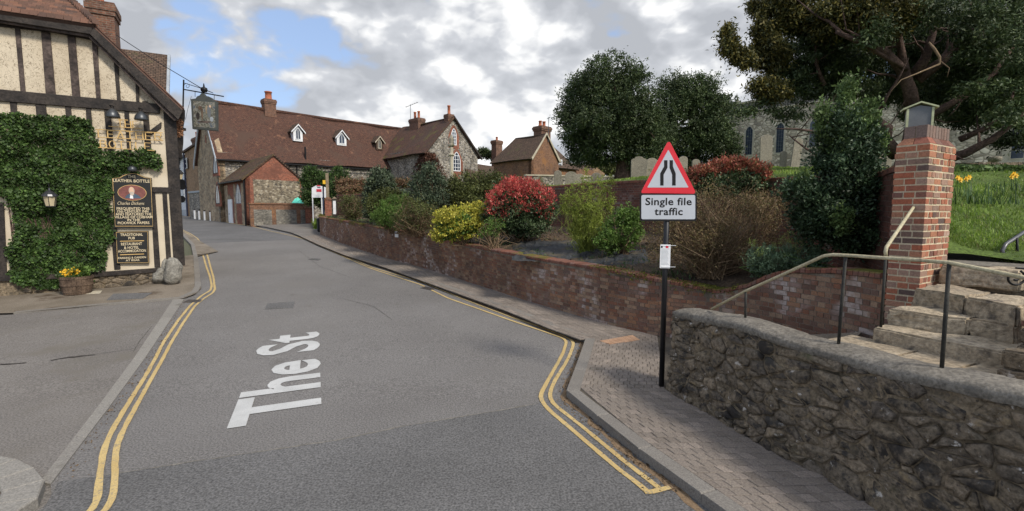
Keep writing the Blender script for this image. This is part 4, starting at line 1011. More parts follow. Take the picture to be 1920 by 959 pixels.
MB().tube([pb_ - V((0, 0, .02)), ptp], .013, 8).build('post', 'railpost', h2, smooth=True)
e2 = PC + PA * .12; z2 = at(1719, 389, e2.y).z
MB().tube([ptp + V((0, 0, -.05)), ptp + V((-.005, .0, .0)), ptp + V((.012, .012, .045)), V((e2.x, e2.y - .01, z2)), V((e2.x + .02, e2.y + .02, z2 + .005))], .017, 10).build('rail', 'rail', h2, smooth=True)
# black rail with scroll at the right edge
def loc(u, v, Y): return at(u, v, Y)
h3 = thing('iron_handrail', 'glossy black iron handrail with scroll end on the upper churchyard path', 'handrail', at(1885, 492, 6.2))
MB().tube([loc(1892, 488, 6.2), loc(1882, 484, 6.2), loc(1879, 470, 6.2), loc(1886, 458, 6.25), loc(1920, 436, 6.4), loc(1990, 395, 6.8)], .024, 10).build('rail', 'metal', h3, smooth=True)
MB().tube([loc(1907, 446, 6.3), loc(1907, 470, 6.3), loc(1909, 496, 6.3)], [.012, .016, .010], 8).build('post', 'black', h3, smooth=True)
h4 = thing('iron_scroll', 'small black wrought iron scroll above the broken pier', 'scroll', at(1900, 530, 5.0))
sp_ = [loc(1903 + r_ * math.cos(a) * 1.0, 522 + r_ * .8 * math.sin(a), 5.0) for r_, a in [(20 - i * .55, -1.0 + i * .32) for i in range(30)]]
MB().tube(sp_, .011, 8).build('scroll', 'black', h4, smooth=True)
MB().tube([loc(1920, 504, 5.0), loc(1905, 503, 5.0)], .010, 6).build('bar', 'black', h4)
# ================================================================ garden bed, second wall, churchyard
W2pts = [(5.0, 6.05), (5.45, 7.0), (5.9, 8.2), (6.15, 9.4), (5.95, 10.8), (5.4, 12.4)] + [(at(u, 400, Y).x, Y) for u, Y in ((1270, 14.6), (1035, 18.2), (860, 23), (740, 28.5), (632, 33.0))]
W2 = Path(W2pts[::-1], 3)
z2t = top_table(W2, [(632, 366), (700, 362), (860, 352), (1035, 349), (1130, 342), (1240, 336), (1350, 334), (1450, 333), (1500, 331), (1560, 329), (1640, 325), (1676, 312)])
def bedz(x, y):
    return None
p0 = W2.pos(W2.L * .6)
w2 = thing('churchyard_wall', 'long dark red brick retaining wall behind the shrubs below the churchyard', 'wall', (p0.x, p0.y, 1.6))
bedb = lambda x: min(z2t(x) - .9, float(np.interp(W2.pos(x).y, [6, 9, 14, 20, 33], [1.2, 1.35, 1.75, 1.95, 2.3])))
brickwall(w2, W2, bedb, lambda x: z2t(x) - .09, .075, 'brickwall2', 'brickcop', .33, 120, 40, visd=lambda x: W2.pos(x).y < 20, coph=.09)
# bed surface between the two walls
def bed():
    mb = MB(); vs = []; n, m = 90, 14
    for i in range(n + 1):
        a = W1.pos(W1.L * (.01 + .97 * i / n), -.30); za = W1z(W1.L * (.01 + .97 * i / n)) + .0
        b = W2.pos(W2.L * i / n, .02); zb = bedb(W2.L * i / n) + .12
        for j in range(m + 1):
            t = j / m; p = a.lerp(b, t); z = za + (zb - za) * (t ** .8) + .07 * mn.noise((p.x * 1.3, p.y * 1.3, 0)) * min(1, 4 * t) * (1 if t < .95 else 0)
            vs.append((p.x, p.y, z))
    mb.add(vs, [(i * (m + 1) + j, (i + 1) * (m + 1) + j, (i + 1) * (m + 1) + j + 1, i * (m + 1) + j + 1) for i in range(n) for j in range(m)])
    return mb.build('garden_bed', 'soil', kind='structure', recalc=False, smooth=True)
bed_o = bed()
BV = np.array([tuple(v.co + ORG['garden_bed']) for v in bed_o.data.vertices])
def bz(x, y):
    d = (BV[:, 0] - x) ** 2 + (BV[:, 1] - y) ** 2; i = np.argsort(d)[:4]; w_ = 1 / (d[i] + 1e-4); return float((BV[i, 2] * w_).sum() / w_.sum())
def bedpt(u, v):       # where the sight line meets the bed
    best = None; r = ray(u, v)
    for Y in np.arange(6, 33, .1):
        p = at(u, v, Y)
        if p.z <= bz(p.x, p.y) : return V((p.x, p.y, bz(p.x, p.y)))
    return at(u, v, 12)
# crumpled weed membrane
def membrane(u0, u1, v0, v1, seed, name, label):
    a, b, c, d = bedpt(u0, v1), bedpt(u1, v1), bedpt(u1, v0), bedpt(u0, v0); n, m = 40, 16; vs = []
    for i in range(n + 1):
        for j in range(m + 1):
            p = a.lerp(b, i / n).lerp(d.lerp(c, i / n), j / m); x, y = p.x + .12 * mn.noise((i * .3, j * .4, seed)), p.y + .12 * mn.noise((i * .3, j * .4, seed + 5))
            rd = abs(mn.noise((x * 2.2 + seed, y * 2.2, 0))); e = min(i, j, n - i, m - j) / 3
            vs.append((x, y, bz(x, y) + .03 + .07 * max(0, .18 - rd) / .18 * (mn.noise((x, y, seed)) > -.1) + .03 * mn.noise((x * 7, y * 7, seed)) - (.05 if e < .34 else 0)))
    mb = MB(); mb.add(vs, [(i * (m + 1) + j, (i + 1) * (m + 1) + j, (i + 1) * (m + 1) + j + 1, i * (m + 1) + j + 1) for i in range(n) for j in range(m)])
    mb.build(name, 'membrane', label=label, cat='plastic sheet', recalc=False, smooth=True)
membrane(960, 1110, 450, 488, 1, 'weed_membrane', 'crumpled black weed membrane on the bed below the red leaved bush')
membrane(1090, 1215, 470, 500, 9, 'weed_membrane', 'loose black weed membrane on the bed just left of the sign pole')
# churchyard terrain
def chz(x, y):
    k = max(0, min(1, (x / max(y, 1) - .1) / .35)); s_ = .05 + .05 * k - .035 * max(0, min(1, (.02 - x / max(y, 1)) / .15))
    z = 3.22 - .16 * (1 - k) * min(1, y / 15) + s_ * (y - 9) + (0 if y < 60 else -.04 * (y - 60))
    bank = max(0, min(1, (10.5 - y) / 4.3)) * max(0, min(1, (x / max(y, 1) - .79) / .07))
    return z * (1 - bank) + (1.90 + .25 * max(0, y - 6.1)) * bank + .05 * mn.noise((x * .8, y * .8, 0))
def yard():
    mb = MB(); vs = []; n = 120; fs = []
    far = 75
    for i in range(n + 1):
        t = i / n; a = W2.pos(W2.L * t, -.2); za = z2t(W2.L * t) - .08
        u_dir = V((a.x, a.y)).normalized()
        for j in range(31):
            k = (j / 30) ** 1.7; p = a + (V((.45, .9))) * (k * 62)
            z = chz(p.x, p.y); bl = min(1, k * 62 / 1.0); z = za * (1 - bl) + z * bl if i > 0 else z
            vs.append((p.x, p.y, z))
    for i in range(n):
        for j in range(30): a = i * 31 + j; fs.append((a, a + 31, a + 32, a + 1))
    mb.add(vs, fs)
    # right part beyond the pillar
    k0 = len(mb.v); vs = []; nx, ny = 44, 60; fs = []
    for i in range(nx + 1):
        for j in range(ny + 1):
            y = 6.05 + 56 * (j / ny) ** 1.8; x0 = float(np.interp(y, [6.05, 7, 8.2, 9.4, 62], [5.05, 5.55, 6.05, 6.35, 28])); x = x0 + 26 * (i / nx) ** 1.4
            ys = max(1.5, 6.25 - 2.05 * max(0, x - 6.05)); y2 = ys + (y - 6.05) * (62.05 - ys) / 56
            vs.append((x, y2, chz(x, y2)))
    mb.add(vs, [(i * (ny + 1) + j, (i + 1) * (ny + 1) + j, (i + 1) * (ny + 1) + j + 1, i * (ny + 1) + j + 1) for i in range(nx) for j in range(ny)])
    return mb.build('churchyard', 'grassbase', kind='structure', smooth=True, recalc=False)
yard()
fa, fb_ = NR[0] + dn * .46, NR[3] + dn * .46; wa = SW.pos(SW.L * .70, -.40); we = SW.pos(SW.L, -.40)
fp = [V((wa.x, wa.y)), V((we.x, we.y)), NR[3] + dn * 4, fb_]; fp = [fp[0].lerp(fa, .5)] + fp[1:]
if (fp[1] - fp[0]).cross(fp[2] - fp[1]) < 0: fp = fp[::-1]
MB().hexa([(p.x, p.y, 0) for p in fp] + [(p.x, p.y, LZ + .35) for p in fp]).build('planted_bed', 'grassbase', kind='structure')
pthz = zs[4] + .004
ctr = NL[3]; qq = [NL[3] - dn * .25 - cb * .25, NR[3] + dn * 3 - cb * .25, NR[3] + dn * 3 - cb * 1.45, NL[3] - dn * .4 - cb * 1.05]
if (qq[1] - qq[0]).cross(qq[2] - qq[1]) < 0: qq = qq[::-1]
MB().hexa([(p.x, p.y, pthz - .3) for p in qq] + [(p.x, p.y, pthz) for p in qq]).build('churchyard_path', 'coping', kind='structure')
# ================================================================ building helpers
def roofgrid(name, e0, e1, r1, r0, mat, parent, thick=.14, sag=.06, nx=28, ny=8, seed=0):
    e0, e1, r1, r0 = V(e0), V(e1), V(r1), V(r0); n = (e1 - e0).cross(r0 - e0).normalized(); n = -n if n.z < 0 else n
    lu = (e1 - e0).length; lv = (r0 - e0).length; vs = []; uvs = []
    for i in range(nx + 1):
        for j in range(ny + 1):
            a, b = i / nx, j / ny; p = e0.lerp(e1, a).lerp(r0.lerp(r1, a), b)
            o = sag * (mn.noise((p.x * .35, p.y * .35, seed + p.z * .3)) * 1.2 - .8 * math.sin(a * math.pi) * b)
            vs.append(p + n * o); uvs.append((a * lu, b * lv))
    k = len(vs); vs += [p - n * thick for p in vs]; uvs = uvs * 2; W = ny + 1
    fs = [(i * W + j, (i + 1) * W + j, (i + 1) * W + j + 1, i * W + j + 1) for i in range(nx) for j in range(ny)]
    fs += [tuple(k + q for q in f[::-1]) for f in fs]
    for i in range(nx): fs += [(i * W, k + i * W, k + (i + 1) * W, (i + 1) * W), (i * W + ny, (i + 1) * W + ny, k + (i + 1) * W + ny, k + i * W + ny)]
    for j in range(ny): fs += [(j, j + 1, k + j + 1, k + j), (nx * W + j, k + nx * W + j, k + nx * W + j + 1, nx * W + j + 1)]
    mb = MB(); mb.add(vs, fs); o = mb.build(name, mat, parent, recalc=True)
    L = o.data.uv_layers.new(name='UVMap')
    for p in o.data.polygons:
        for li in p.loop_indices: L.data[li].uv = uvs[o.data.loops[li].vertex_index]
    return o
def wallp(name, fr, poly, mat, parent, t=.35, d=0): return MB().prism(fr, poly, d - t, d).build(name, mat, parent, uv=True)
def window(fr, s0, s1, z0, z1, parent, arch=0.0, d=0.0, frame='whitewood', bars=(1, 2), fw=.06, surround=None, sw=.15, name='window', glass='glass'):
    def outline(e):
        a, b, c, t = s0 - e, s1 + e, z0 - e, z1 + e
        if not arch: return [(a, c), (b, c), (b, t), (a, t)]
        m = (a + b) / 2; h = (b - a) * arch; o = [(a, c), (b, c), (b, t - h)]
        for i in range(1, 6): k = i / 6; o.append((b + (m - b) * k, t - h + h * math.sin(k * math.pi / 2)))
        o.append((m, t))
        for i in range(5, 0, -1): k = i / 6; o.append((a + (m - a) * k, t - h + h * math.sin(k * math.pi / 2)))
        o.append((a, t - h)); return o
    if surround: MB().prism(fr, outline(sw), d - .1, d + .015).build('surround', surround, parent, uv=True)
    O, I = outline(0), outline(-fw); n = len(O); mb = MB()
    vs = [fr(a, dd, z) for dd in (d - .05, d + .035) for a, z in O] + [fr(a, dd, z) for dd in (d - .05, d + .035) for a, z in I]
    fs = []
    for i in range(n):
        j = (i + 1) % n; fs += [(i, j, n + j, n + i), (n + i, n + j, 3 * n + j, 3 * n + i), (2 * n + i, 3 * n + i, 3 * n + j, 2 * n + j)]
    mb.add(vs, fs)
    for i in range(1, bars[0] + 1):
        x = s0 + (s1 - s0) * i / (bars[0] + 1); zt = z1 - (s1 - s0) * arch * .25; mb.box(fr, x - fw * .3, x + fw * .3, d - .03, d + .03, z0 + fw, zt - fw)
    for i in range(1, bars[1] + 1):
        z = z0 + (z1 - z0) * i / (bars[1] + 1); mb.box(fr, s0 + fw, s1 - fw, d - .028, d + .027, z - fw * .25, z + fw * .25)
    o = mb.build(name, frame, parent)
    MB().prism(fr, outline(-fw * .9), d - .04, d + .018).build('pane', glass, o)
    return o
def chimney(fr, s0, s1, d0, d1, z0, z1, parent, mat='ch_brick', pots=(), potr=.13, poth=.6, corb=.08, name='chimney'):
    mb = MB(); mb.box(fr, s0, s1, d0, d1, z0, z1 - .45)
    h = [(z1 - .45, z1 - .3, corb * .6), (z1 - .3, z1 - .1, corb), (z1 - .1, z1, corb * .5)]
    for a, b, e in h: mb.box(fr, s0 - e, s1 + e, d0 - e, d1 + e, a, b)
    o = mb.build(name, mat, parent, uv=True)
    for x in pots:
        c = fr(s0 + (s1 - s0) * x, (d0 + d1) / 2, z1 - .02); MB().lathe(c, [(potr * 1.15, 0), (potr * 1.1, .1), (potr * .9, .15), (potr * .85, poth * .85), (potr * 1.05, poth * .88), (potr, poth)], 12).build('chimney_pot', 'pot', o, smooth=True)
    return o
# ================================================================ timber framed pub
C0 = Gd(331, 529.5, .035); ZG = C0.z
pubf = Fr(C0, (.862, .507))
pub = thing('pub', 'timber framed cream pub with black beams and half hipped tiled roof at the left edge', 'pub', (C0.x - 1.5, C0.y - .8, ZG))
P_ = lambda u, v, d=0.0: pubf.px(u, v, d)
SL = -6.2
ap = P_(168, 64); zc = P_(318, 200)[1]; DV = .32
RL = [P_(-60, 20, DV), P_(170, 56, DV), P_(338, 214, DV)]; kx_ = (RL[2][1] - RL[1][1]) / (RL[2][0] - RL[1][0])
wallp('wall', pubf, [(SL, ZG + .35), (-.04, ZG + .35), (-.04, RL[1][1] + (-.04 - RL[1][0]) * kx_), RL[1], (RL[0][0], RL[0][1]), (SL, RL[0][1] - .02)], 'plaster', pub, .3)
side = V((C0.x, C0.y)).normalized(); side = V((side.x * 1.03, side.y * 1.0)).normalized()
sf = Fr(C0 + V((pubf.n.x, pubf.n.y, 0)) * -.02, (side.x, side.y))
MB().hexa([pubf(-.06, -.3, ZG), V((C0.x + side.x * 7, C0.y + side.y * 7, ZG)), V((C0.x + side.x * 7 - 5.5, C0.y + side.y * 7 - 3.2, ZG)), pubf(SL, -.3, ZG),
           pubf(-.06, -.3, zc), V((C0.x + side.x * 7, C0.y + side.y * 7, zc)), V((C0.x + side.x * 7 - 5.5, C0.y + side.y * 7 - 3.2, zc)), pubf(SL, -.3, zc)]).build('side_wall', 'plaster', pub)
def beam(pts, name='beam', mat='timber', d0=-.08, d1=.05, parent=None, dd=0.0):
    q = [P_(u, v) for u, v in pts]; mb = MB(); mb.prism(pubf, q, d0 + dd, d1 + dd + random.uniform(-.006, .006)); return mb.build(name, mat, parent or pub, bevel=.012)
def post(u0, u1, v0, v1, name='stud', mat='timber', **k):
    a = P_(u0, v0)[0]; b = P_(u1, v0)[0]; a2 = a + random.uniform(-.02, .02); b2 = b + random.uniform(-.02, .02); zt = P_(u0, v0)[1]; zb = P_(u0, v1)[1]
    return MB().prism(pubf, [(a2, zb), (b2, zb), (b, zt), (a, zt)], -.08, .035 + random.uniform(-.006, .006)).build(name, mat, pub, bevel=.01)
beam([(-60, 163), (300, 196), (300, 214), (-60, 186)], 'tie_beam', d1=.075)
beam([(-60, 26), (100, 48), (172, 62), (172, 76), (100, 62), (-60, 44)], 'wall_plate', d1=.05)
for u, w_, v0, mt in ((33, 10, 52, 'timber_worn'), (86, 17, 60, 'timber_worn'), (134, 15, 68, 'timber_worn'), (177, 10, 72, 'timber_worn'), (217, 8, 110, 'timber'), (257, 6, 155, 'timber')):
    post(u - w_ / 2, u + w_ / 2, v0, 172 + u * .075, mat=mt)
for u, w_ in ((25, 13), (76, 19), (127, 11), (165, 9), (200, 12), (236, 9), (272, 10)): post(u - w_ / 2, u + w_ / 2, 190, 300 if u > 190 else 240)
beam([(276, 249), (303, 229), (303, 240), (284, 254)], 'brace', d1=.04)
# ground floor framing
post(306, 329, 203, 500, 'corner_post')
beam([(286, 351), (322, 352), (322, 362), (286, 362)], 'rail')
post(304.5, 313, 362, 500); post(282, 291, 362, 502); post(207, 219, 420, 506)
beam([(-40, 519), (190, 510), (329, 500), (329, 508), (190, 519), (-40, 530)], 'sill_beam', d1=.06)
beam([(-60, 380), (8, 380), (14, 520), (-60, 520)], 'window_surround', d1=.03)
# rubble plinth
pl = voronoi(3.4, .40, 46, 1.6, 1, 11)
for c in pl:
    mb = MB(); stone(mb, lambda x, d, y: pubf(-3.4 + x, d - .02, ZG - .03 + y), c, .03, .008, .006); mb.build('plinth_stone', 'rubble', pub, smooth=True)
MB().box(pubf, SL, -.02, -.28, -.01, ZG - .1, ZG + .37).build('plinth', 'mortar_dark', pub)
# barge boards and verge
def band(pts_lo, pts_hi, d, t, name, mat):
    lo = [P_(u, v, d) for u, v in pts_lo]; hi = [P_(u, v, d) for u, v in pts_hi]
    for i in range(len(lo) - 1): MB().prism(pubf, [lo[i], lo[i + 1], hi[i + 1], hi[i]], d - t, d).build(name, mat, pub, bevel=.008)
DV = .32
band([(-60, 28), (168, 64), (334, 225)], [(-60, 15), (176, 50), (343, 208)], DV, .07, 'barge_board', 'timber')
band([(-60, 33), (166, 70), (326, 227)], [(-60, 29), (168, 65), (334, 226)], DV - .08, .05, 'barge_board', 'timber_worn')
for a_, b_ in ((RL[0], RL[1]), (RL[1], RL[2])): MB().prism(pubf, [(a_[0], a_[1] - .06), (b_[0], b_[1] - .06), (b_[0], b_[1] + .02), (a_[0], a_[1] + .02)], .0, DV - .075).build('soffit', 'timber', pub)
# half hip in real tiles
h0 = P_(-60, 13, DV + .05); h1 = P_(178, 48, DV + .05); pit = R(47); gz, gd = math.sin(pit), math.cos(pit)
sx = (h1[0] - h0[0]); zs_ = (h1[1] - h0[1]) / sx
tile_m = bpy.data.meshes.new('roof_tile'); tw, tl = .165, .19
tb = MB(); tb.hexa([V((-tw / 2 + .003, 0, 0)), V((tw / 2 - .003, 0, 0)), V((tw / 2 - .003, tl, -.0)), V((-tw / 2 + .003, tl, 0)), V((-tw / 2 + .003, 0, .016)), V((tw / 2 - .003, 0, .016)), V((tw / 2 - .003, tl, .012)), V((-tw / 2 + .003, tl, .012))])
tile_m.from_pydata(tb.v, [], tb.f)
def rot_cols(a, b, c):
    from mathutils import Matrix
    return Matrix(((a.x, b.x, c.x), (a.y, b.y, c.y), (a.z, b.z, c.z))).to_euler()
aa = pubf.a.copy(); along = (aa + V((0, 0, zs_))).normalized(); upv = (-pubf.n * gd + V((0, 0, gz))).normalized(); nn_ = along.cross(upv).normalized()
cnt = 0; stt = MB()
for k in range(34):
    e = k * .10; rs = h1[0] + .02 - e * .62; x = SL - .8 + (k % 2) * .0825
    while x < rs - .03:
        if x > SL - .5:
            p = pubf(x, DV + .06, h0[1] + (x - h0[0]) * zs_ + .0) + upv * e + nn_ * (.012 + random.uniform(0, .008))
            tilt = V(upv) + nn_ * .11; b = tilt.normalized(); c = along.cross(b).normalized(); r = rot_cols(along, b, c); r.z += random.gauss(0, .02)
            if k < 9 and cnt < 300 and x > -5.2: inst(tile_m, 'roof_tile', 'tile_near', pub, p, r); cnt += 1
            else:
                mt = r.to_matrix(); stt.add([mt @ q + p for q in tb.v], tb.f)
        x += .167
stt.build('roof_tiles', 'tile_near', pub, kind='stuff', recalc=False)
hp = lambda x, e, o=0: pubf(x, DV + .06, h0[1] + (x - h0[0]) * zs_) + upv * e + nn_ * o
MB().hexa([hp(SL - 1, 0, -.1), hp(h1[0] - .02, 0, -.1), hp(h1[0] - 2.15, 3.4, -.1), hp(SL - 1, 3.4, -.1), hp(SL - 1, 0, .0), hp(h1[0] - .02, 0, .0), hp(h1[0] - 2.15, 3.4, .0), hp(SL - 1, 3.4, .0)]).build('roof', 'tile_near', pub)
# hip end tiles stepping up the edge
for k in range(34):
    p = hp(h1[0] + .03 - k * .1 * .62, k * .1, .03); r = rot_cols(along, (upv + nn_ * .25).normalized(), along.cross((upv + nn_ * .25).normalized()).normalized()); r.z += .5
    inst(tile_m, 'hip_tile', 'tile_near', pub, p, r)
# long side slope of the roof behind the verge
vt = P_(176, 49, DV); vb = P_(345, 207, DV); sd3 = V((side.x, side.y, 0))
q = [pubf(vb[0], DV, vb[1]), pubf(vt[0], DV, vt[1]), pubf(vt[0], DV, vt[1]) + sd3 * 6, pubf(vb[0], DV, vb[1]) + sd3 * 6]
MB().slab([p + V((0, 0, .05)) for p in q], .07).build('roof', 'tile_near', pub)
for i in range(30):
    a, b = q[0].lerp(q[1], i / 30), q[0].lerp(q[1], (i + 1) / 30); dv_ = (b - a).normalized()
    MB().hexa([p + V((0, 0, h)) for h in (.03, .075) for p in (a - pubf.a * .0 + pubf.n * .03, b + pubf.n * .03, b - pubf.n * .2 + V((0, 0, .012)), a - pubf.n * .2)]).build('verge_tile', 'tile_near', pub)
# chimney behind the hip, rear roof wing
cf = Fr(at(200, 60, 17.4), (.862, .507)); s0, _ = cf.px(166, 60); s1, _ = cf.px(216, 60); zt_ = cf.px(200, 4)[1]
chb = MB(); ck = chimney(cf, s0, s1, -.9, 0, 5.5, zt_, pub, 'ch_brick', (), corb=.07, name='chimney')
MB().lathe(cf((s0 + s1) / 2 - .1, -.4, zt_ - .02), [(.2, 0), (.16, .12), (.15, .5), (.18, .55)], 12).build('chimney_pot', 'pot', ck, smooth=True)
rf_ = Fr(at(236, 95, 21), (.862, .507)); rs1, rz = rf_.px(314, 103); rs0, _ = rf_.px(225, 95)
a0, a1 = rf_(rs0 - 3, 0, rz), rf_(rs1, 0, rz); dwn = rf_.n * 3.6 + V((0, 0, -4.4))
roofgrid('rear_roof', a0 + dwn, a1 + dwn, a1, a0, 'tile_brown', pub, .12, .04, seed=3)
MB().slab([a1 + V((0, 0, .03)), a1 + rf_.a * .10 + V((0, 0, .03)), a1 + rf_.a * .10 + dwn + V((0, 0, .03)), a1 + dwn + V((0, 0, .03))], .16).build('verge_board', 'leadgrey', pub)
# eaves bracket and jetty end at the street corner
ep = lambda u, v: at(u, v, 15.3)
MB().slab([ep(322, 214), ep(347, 207), ep(347, 222), ep(344, 240), ep(344, 268), ep(341, 297), ep(336, 300), ep(337, 262), ep(334, 236), ep(322, 226)], .28).build('eaves_bracket', 'timber', pub)
MB().slab([ep(344, 240), ep(349, 241), ep(349, 246), ep(344, 246)], .2).build('bracket_end', 'timber', pub)
MB().tube([ep(337, 480), ep(336, 405), ep(334, 330), ep(333, 268)], .05, 8).build('downpipe', 'black', pub)
# ---- long stone hall
S2 = math.sqrt(.5)
A0 = V((-25.4, 42.0, 0)); mf = Fr(A0, (S2, S2)); gf = Fr(A0 + V((-S2, S2, 0)) * 7, (S2, -S2)); zE, zR, LM = 7.75, 12.66, 26
hall = thing('stone_hall', 'long flint hall with steep red brown tiled roof and three dormers beyond the road bend', 'building', (A0.x, A0.y, 1.6))
wallp('wall', mf, [(0, 1.0), (LM, 1.0), (LM, zE), (0, zE)], 'flint', hall, .4, -.02)
wallp('gable_wall', gf, [(0, 1.0), (7, 1.0), (7, zE), (3.5, zR - .1), (0, zE)], 'rag', hall, .4)
MB().box(mf, 0, .55, -.3, .0, 1.0, zE - .1).build('quoin', 'rag', hall)
ov = .45
e0 = mf(-.25, ov, zE - ov * 1.4); e1 = mf(LM, ov, zE - ov * 1.4 + .3); r0_ = mf(-.25, -3.5, zR); r1_ = mf(LM, -3.5, zR)
roofgrid('roof', e0, e1, r1_, r0_, 'tile_far', hall, .16, .16, 60, 12, 1)
roofgrid('roof', mf(-.25, -7 - ov, zE - ov * 1.4), mf(LM, -7 - ov, zE - ov * 1.4), r1_, r0_, 'tile_far', hall, .16, .1, 30, 6, 2)
for i in range(60):
    x = -.25 + i * .45; p = mf(x + .22, -3.5, zR + .03 + .16 * (-.8 * math.sin(min(1, (x + .25) / (LM + .25)) * math.pi))); MB().tube([p - mf.a * .21, p + mf.a * .21], .14, 8).build('ridge_tile', 'tile_far', hall, uv=True) if x < LM - .3 else None
# verges, gutter, pipes
for (x0, z0, x1, z1, w_) in ((3.5, zR + .02, -.45, zE - .62, .42), (3.5, zR + .02, 7.42, zE - .6, .26)):
    MB().prism(gf, [(x0, z0), (x1, z1), (x1, z1 - w_), (x0, z0 - w_ * 1.2)], .22, .30).build('barge_board', 'leadgrey', hall)
MB().tube([mf(-.2, ov + .05, zE - .72), mf(12, ov + .05, zE - .66), mf(LM, ov + .05, zE - .5)], .07, 6).build('gutter', 'black', hall)
s_, z_ = mf.px(571, 250, .15); MB().tube([mf(s_, .15, mf.px(571, 276, .15)[1]), mf(s_, .15, mf.px(571, 318, .15)[1])], .09, 8).build('soil_pipe', 'black', hall)
MB().tube([mf(*(lambda q: (q[0], .1, q[1]))(mf.px(*p, .1))) for p in ((528, 294), (552, 304), (557, 312), (557, 345))], .05, 6).build('downpipe', 'black', hall)
a = gf.px(398.3, 264); b = gf.px(401.2, 247); MB().box(gf, 3.35, 3.65, -.05, .03, a[1], b[1]).build('louvre', 'redbrick_far', hall, uv=True)
for u0, u1, v0, v1 in ((399.5, 408, 286, 327), (404.5, 412, 345, 383)):
    a = gf.px(u0, v1); b = gf.px(u1, v0); window(gf, a[0] + .2, b[0] - .2, a[1], b[1], hall, .9, frame='timber_worn', bars=(1, 0), fw=.06, surround='redbrick_far', sw=.22)
for u0, u1, v0, v1 in ((568.5, 572.5, 299, 312), (578, 582, 300, 313), (648.5, 654, 305, 321), (695.5, 700, 308, 323)):
    a = mf.px(u0, v1); b = mf.px(u1, v0); window(mf, a[0], b[0], a[1], b[1], hall, 0, frame='dress', bars=(0, 0), fw=.09, surround='dress', sw=.13)
def roofd(z): return -(z - zE) / (zR - zE) * 3.5
for (u0, u1, v0, v1, mt) in ((548, 569, 236, 264, 'whitewood'), (630, 651, 247, 272, 'whitewood'), (704, 719, 258, 281, 'dress')):
    d = 0
    for _ in range(30): d = .6 * d + .4 * (roofd(mf.px((u0 + u1) / 2, v1, d)[1]) + .12)
    a = mf.px(u0, v1, d); b = mf.px(u1, v0, d); s0, s1 = a[0], b[0]; w2_ = (s1 - s0) / 2; m_ = (s0 + s1) / 2; zb_, za_ = a[1], b[1]; ze_ = za_ - w2_ * 1.15
    dm = MB(); dm.prism(mf, [(s0 + .12, zb_), (s1 - .12, zb_), (s1 - .12, ze_), (m_, za_ - .05), (s0 + .12, ze_)], d - 1.6, d); dor = dm.build('dormer', 'whitewood' if mt == 'whitewood' else 'tile_brown', hall, uv=True)
    for sg in (-1, 1):
        e_ = m_ + sg * (w2_ + .12); MB().prism(mf, [(e_, ze_ - .10), (m_, za_ + .06), (m_, za_ + .16), (e_, ze_ + .02)], d - 1.9, d + .16).build('dormer_roof', 'tile_brown', dor, uv=True)
        MB().prism(mf, [(e_, ze_ - .18), (m_, za_ - .06), (m_, za_ + .08), (e_, ze_ - .04)], d + .165, d + .21).build('dormer_board', mt, dor)
    window(mf, s0 + .30, s1 - .30, zb_ + .15, za_ - .28, dor, .7, d + .01, frame=mt, bars=(1, 0), fw=.07, name='dormer_window')
a = mf.px(494, 222, -3.5); b = mf.px(514, 195, -3.5)
ck = chimney(mf, a[0], b[0], -3.9, -3.0, zR - .8, mf.px(505, 188, -3.5)[1], hall, pots=(.5,), potr=.34, poth=.8)
# porch wing in front
P1 = V((-20.9, 38.0, 0)); pf1 = Fr(P1, (S2, S2)); pw = 4.3; pE, pR = 5.35, 7.25; pfl = Fr(P1 + V((-S2, S2, 0)) * 6.1, (S2, -S2))
porch = thing('gabled_annexe', 'small brick and ragstone gabled annexe with mossy roof and white door beside the road', 'annexe', (P1.x + 1, P1.y + 1, 1.4))
wallp('gable_wall', pf1, [(0, 1.0), (pw, 1.0), (pw, pE), (pw / 2, pR - .1), (0, pE)], 'redbrick_far', porch, .3)
a = pf1.px(473, 381); b = pf1.px(563, 331); MB().prism(pf1, [(.55, 1.3), (pw - .12, 1.3), (pw - .12, pE - .2), (.55, pE - .2)], -.1, .02).build('stone_panel', 'flint_front', porch)
wallp('side_wall', pfl, [(0, 1.0), (6.1, 1.0), (6.1, pE), (0, pE)], 'redbrick_far', porch, .3)
for x0, x1 in ((4.9, 5.75), (2.9, 3.5), (.2, 1.2)): MB().prism(pfl, [(x0, 1.2), (x1, 1.2), (x1, pE - .5), (x0, pE - .5)], -.1, .02).build('stone_panel', 'rag', porch)
roofgrid('roof', pfl(-.1, .35, pE - .25), pfl(6.25, .35, pE - .25), pf1(pw / 2, .12, pR), pf1(pw / 2, -6.1, pR), 'tile_moss', porch, .12, .04, 20, 6, 5)
roofgrid('roof', pf1(pw + .3, .12, pE - .25), pf1(pw + .3, -6.1, pE - .25), pf1(pw / 2, -6.1, pR), pf1(pw / 2, .12, pR), 'tile_brown', porch, .12, .03, 12, 6, 6)
MB().tube([pfl(6.1, .12, pE - .3), pfl(6.1, .12, 1.4)], .06, 8).build('downpipe', 'black', porch)
MB().tube([pfl(0, .42, pE - .35), pfl(6.2, .42, pE - .33)], .06, 6).build('gutter', 'black', porch)
a = pfl.px(443, 382); b = pfl.px(451, 345); window(pfl, a[0], b[0], a[1], b[1], porch, .7, frame='leadgrey', bars=(1, 1), fw=.07, surround='redbrick_far', sw=.2)
a = pfl.px(428, 410); b = pfl.px(435, 364); dr = MB().prism(pfl, [(a[0], 1.45), (b[0], 1.45), (b[0], b[1] - .5), ((a[0] + b[0]) / 2, b[1]), (a[0], b[1] - .5)], -.1, .04).build('door_surround', 'post_wood', porch)
MB().box(pfl, a[0] + .35, b[0] + .05, 0, .07, 1.5, b[1] - .45).build('door', 'whitewood', porch)
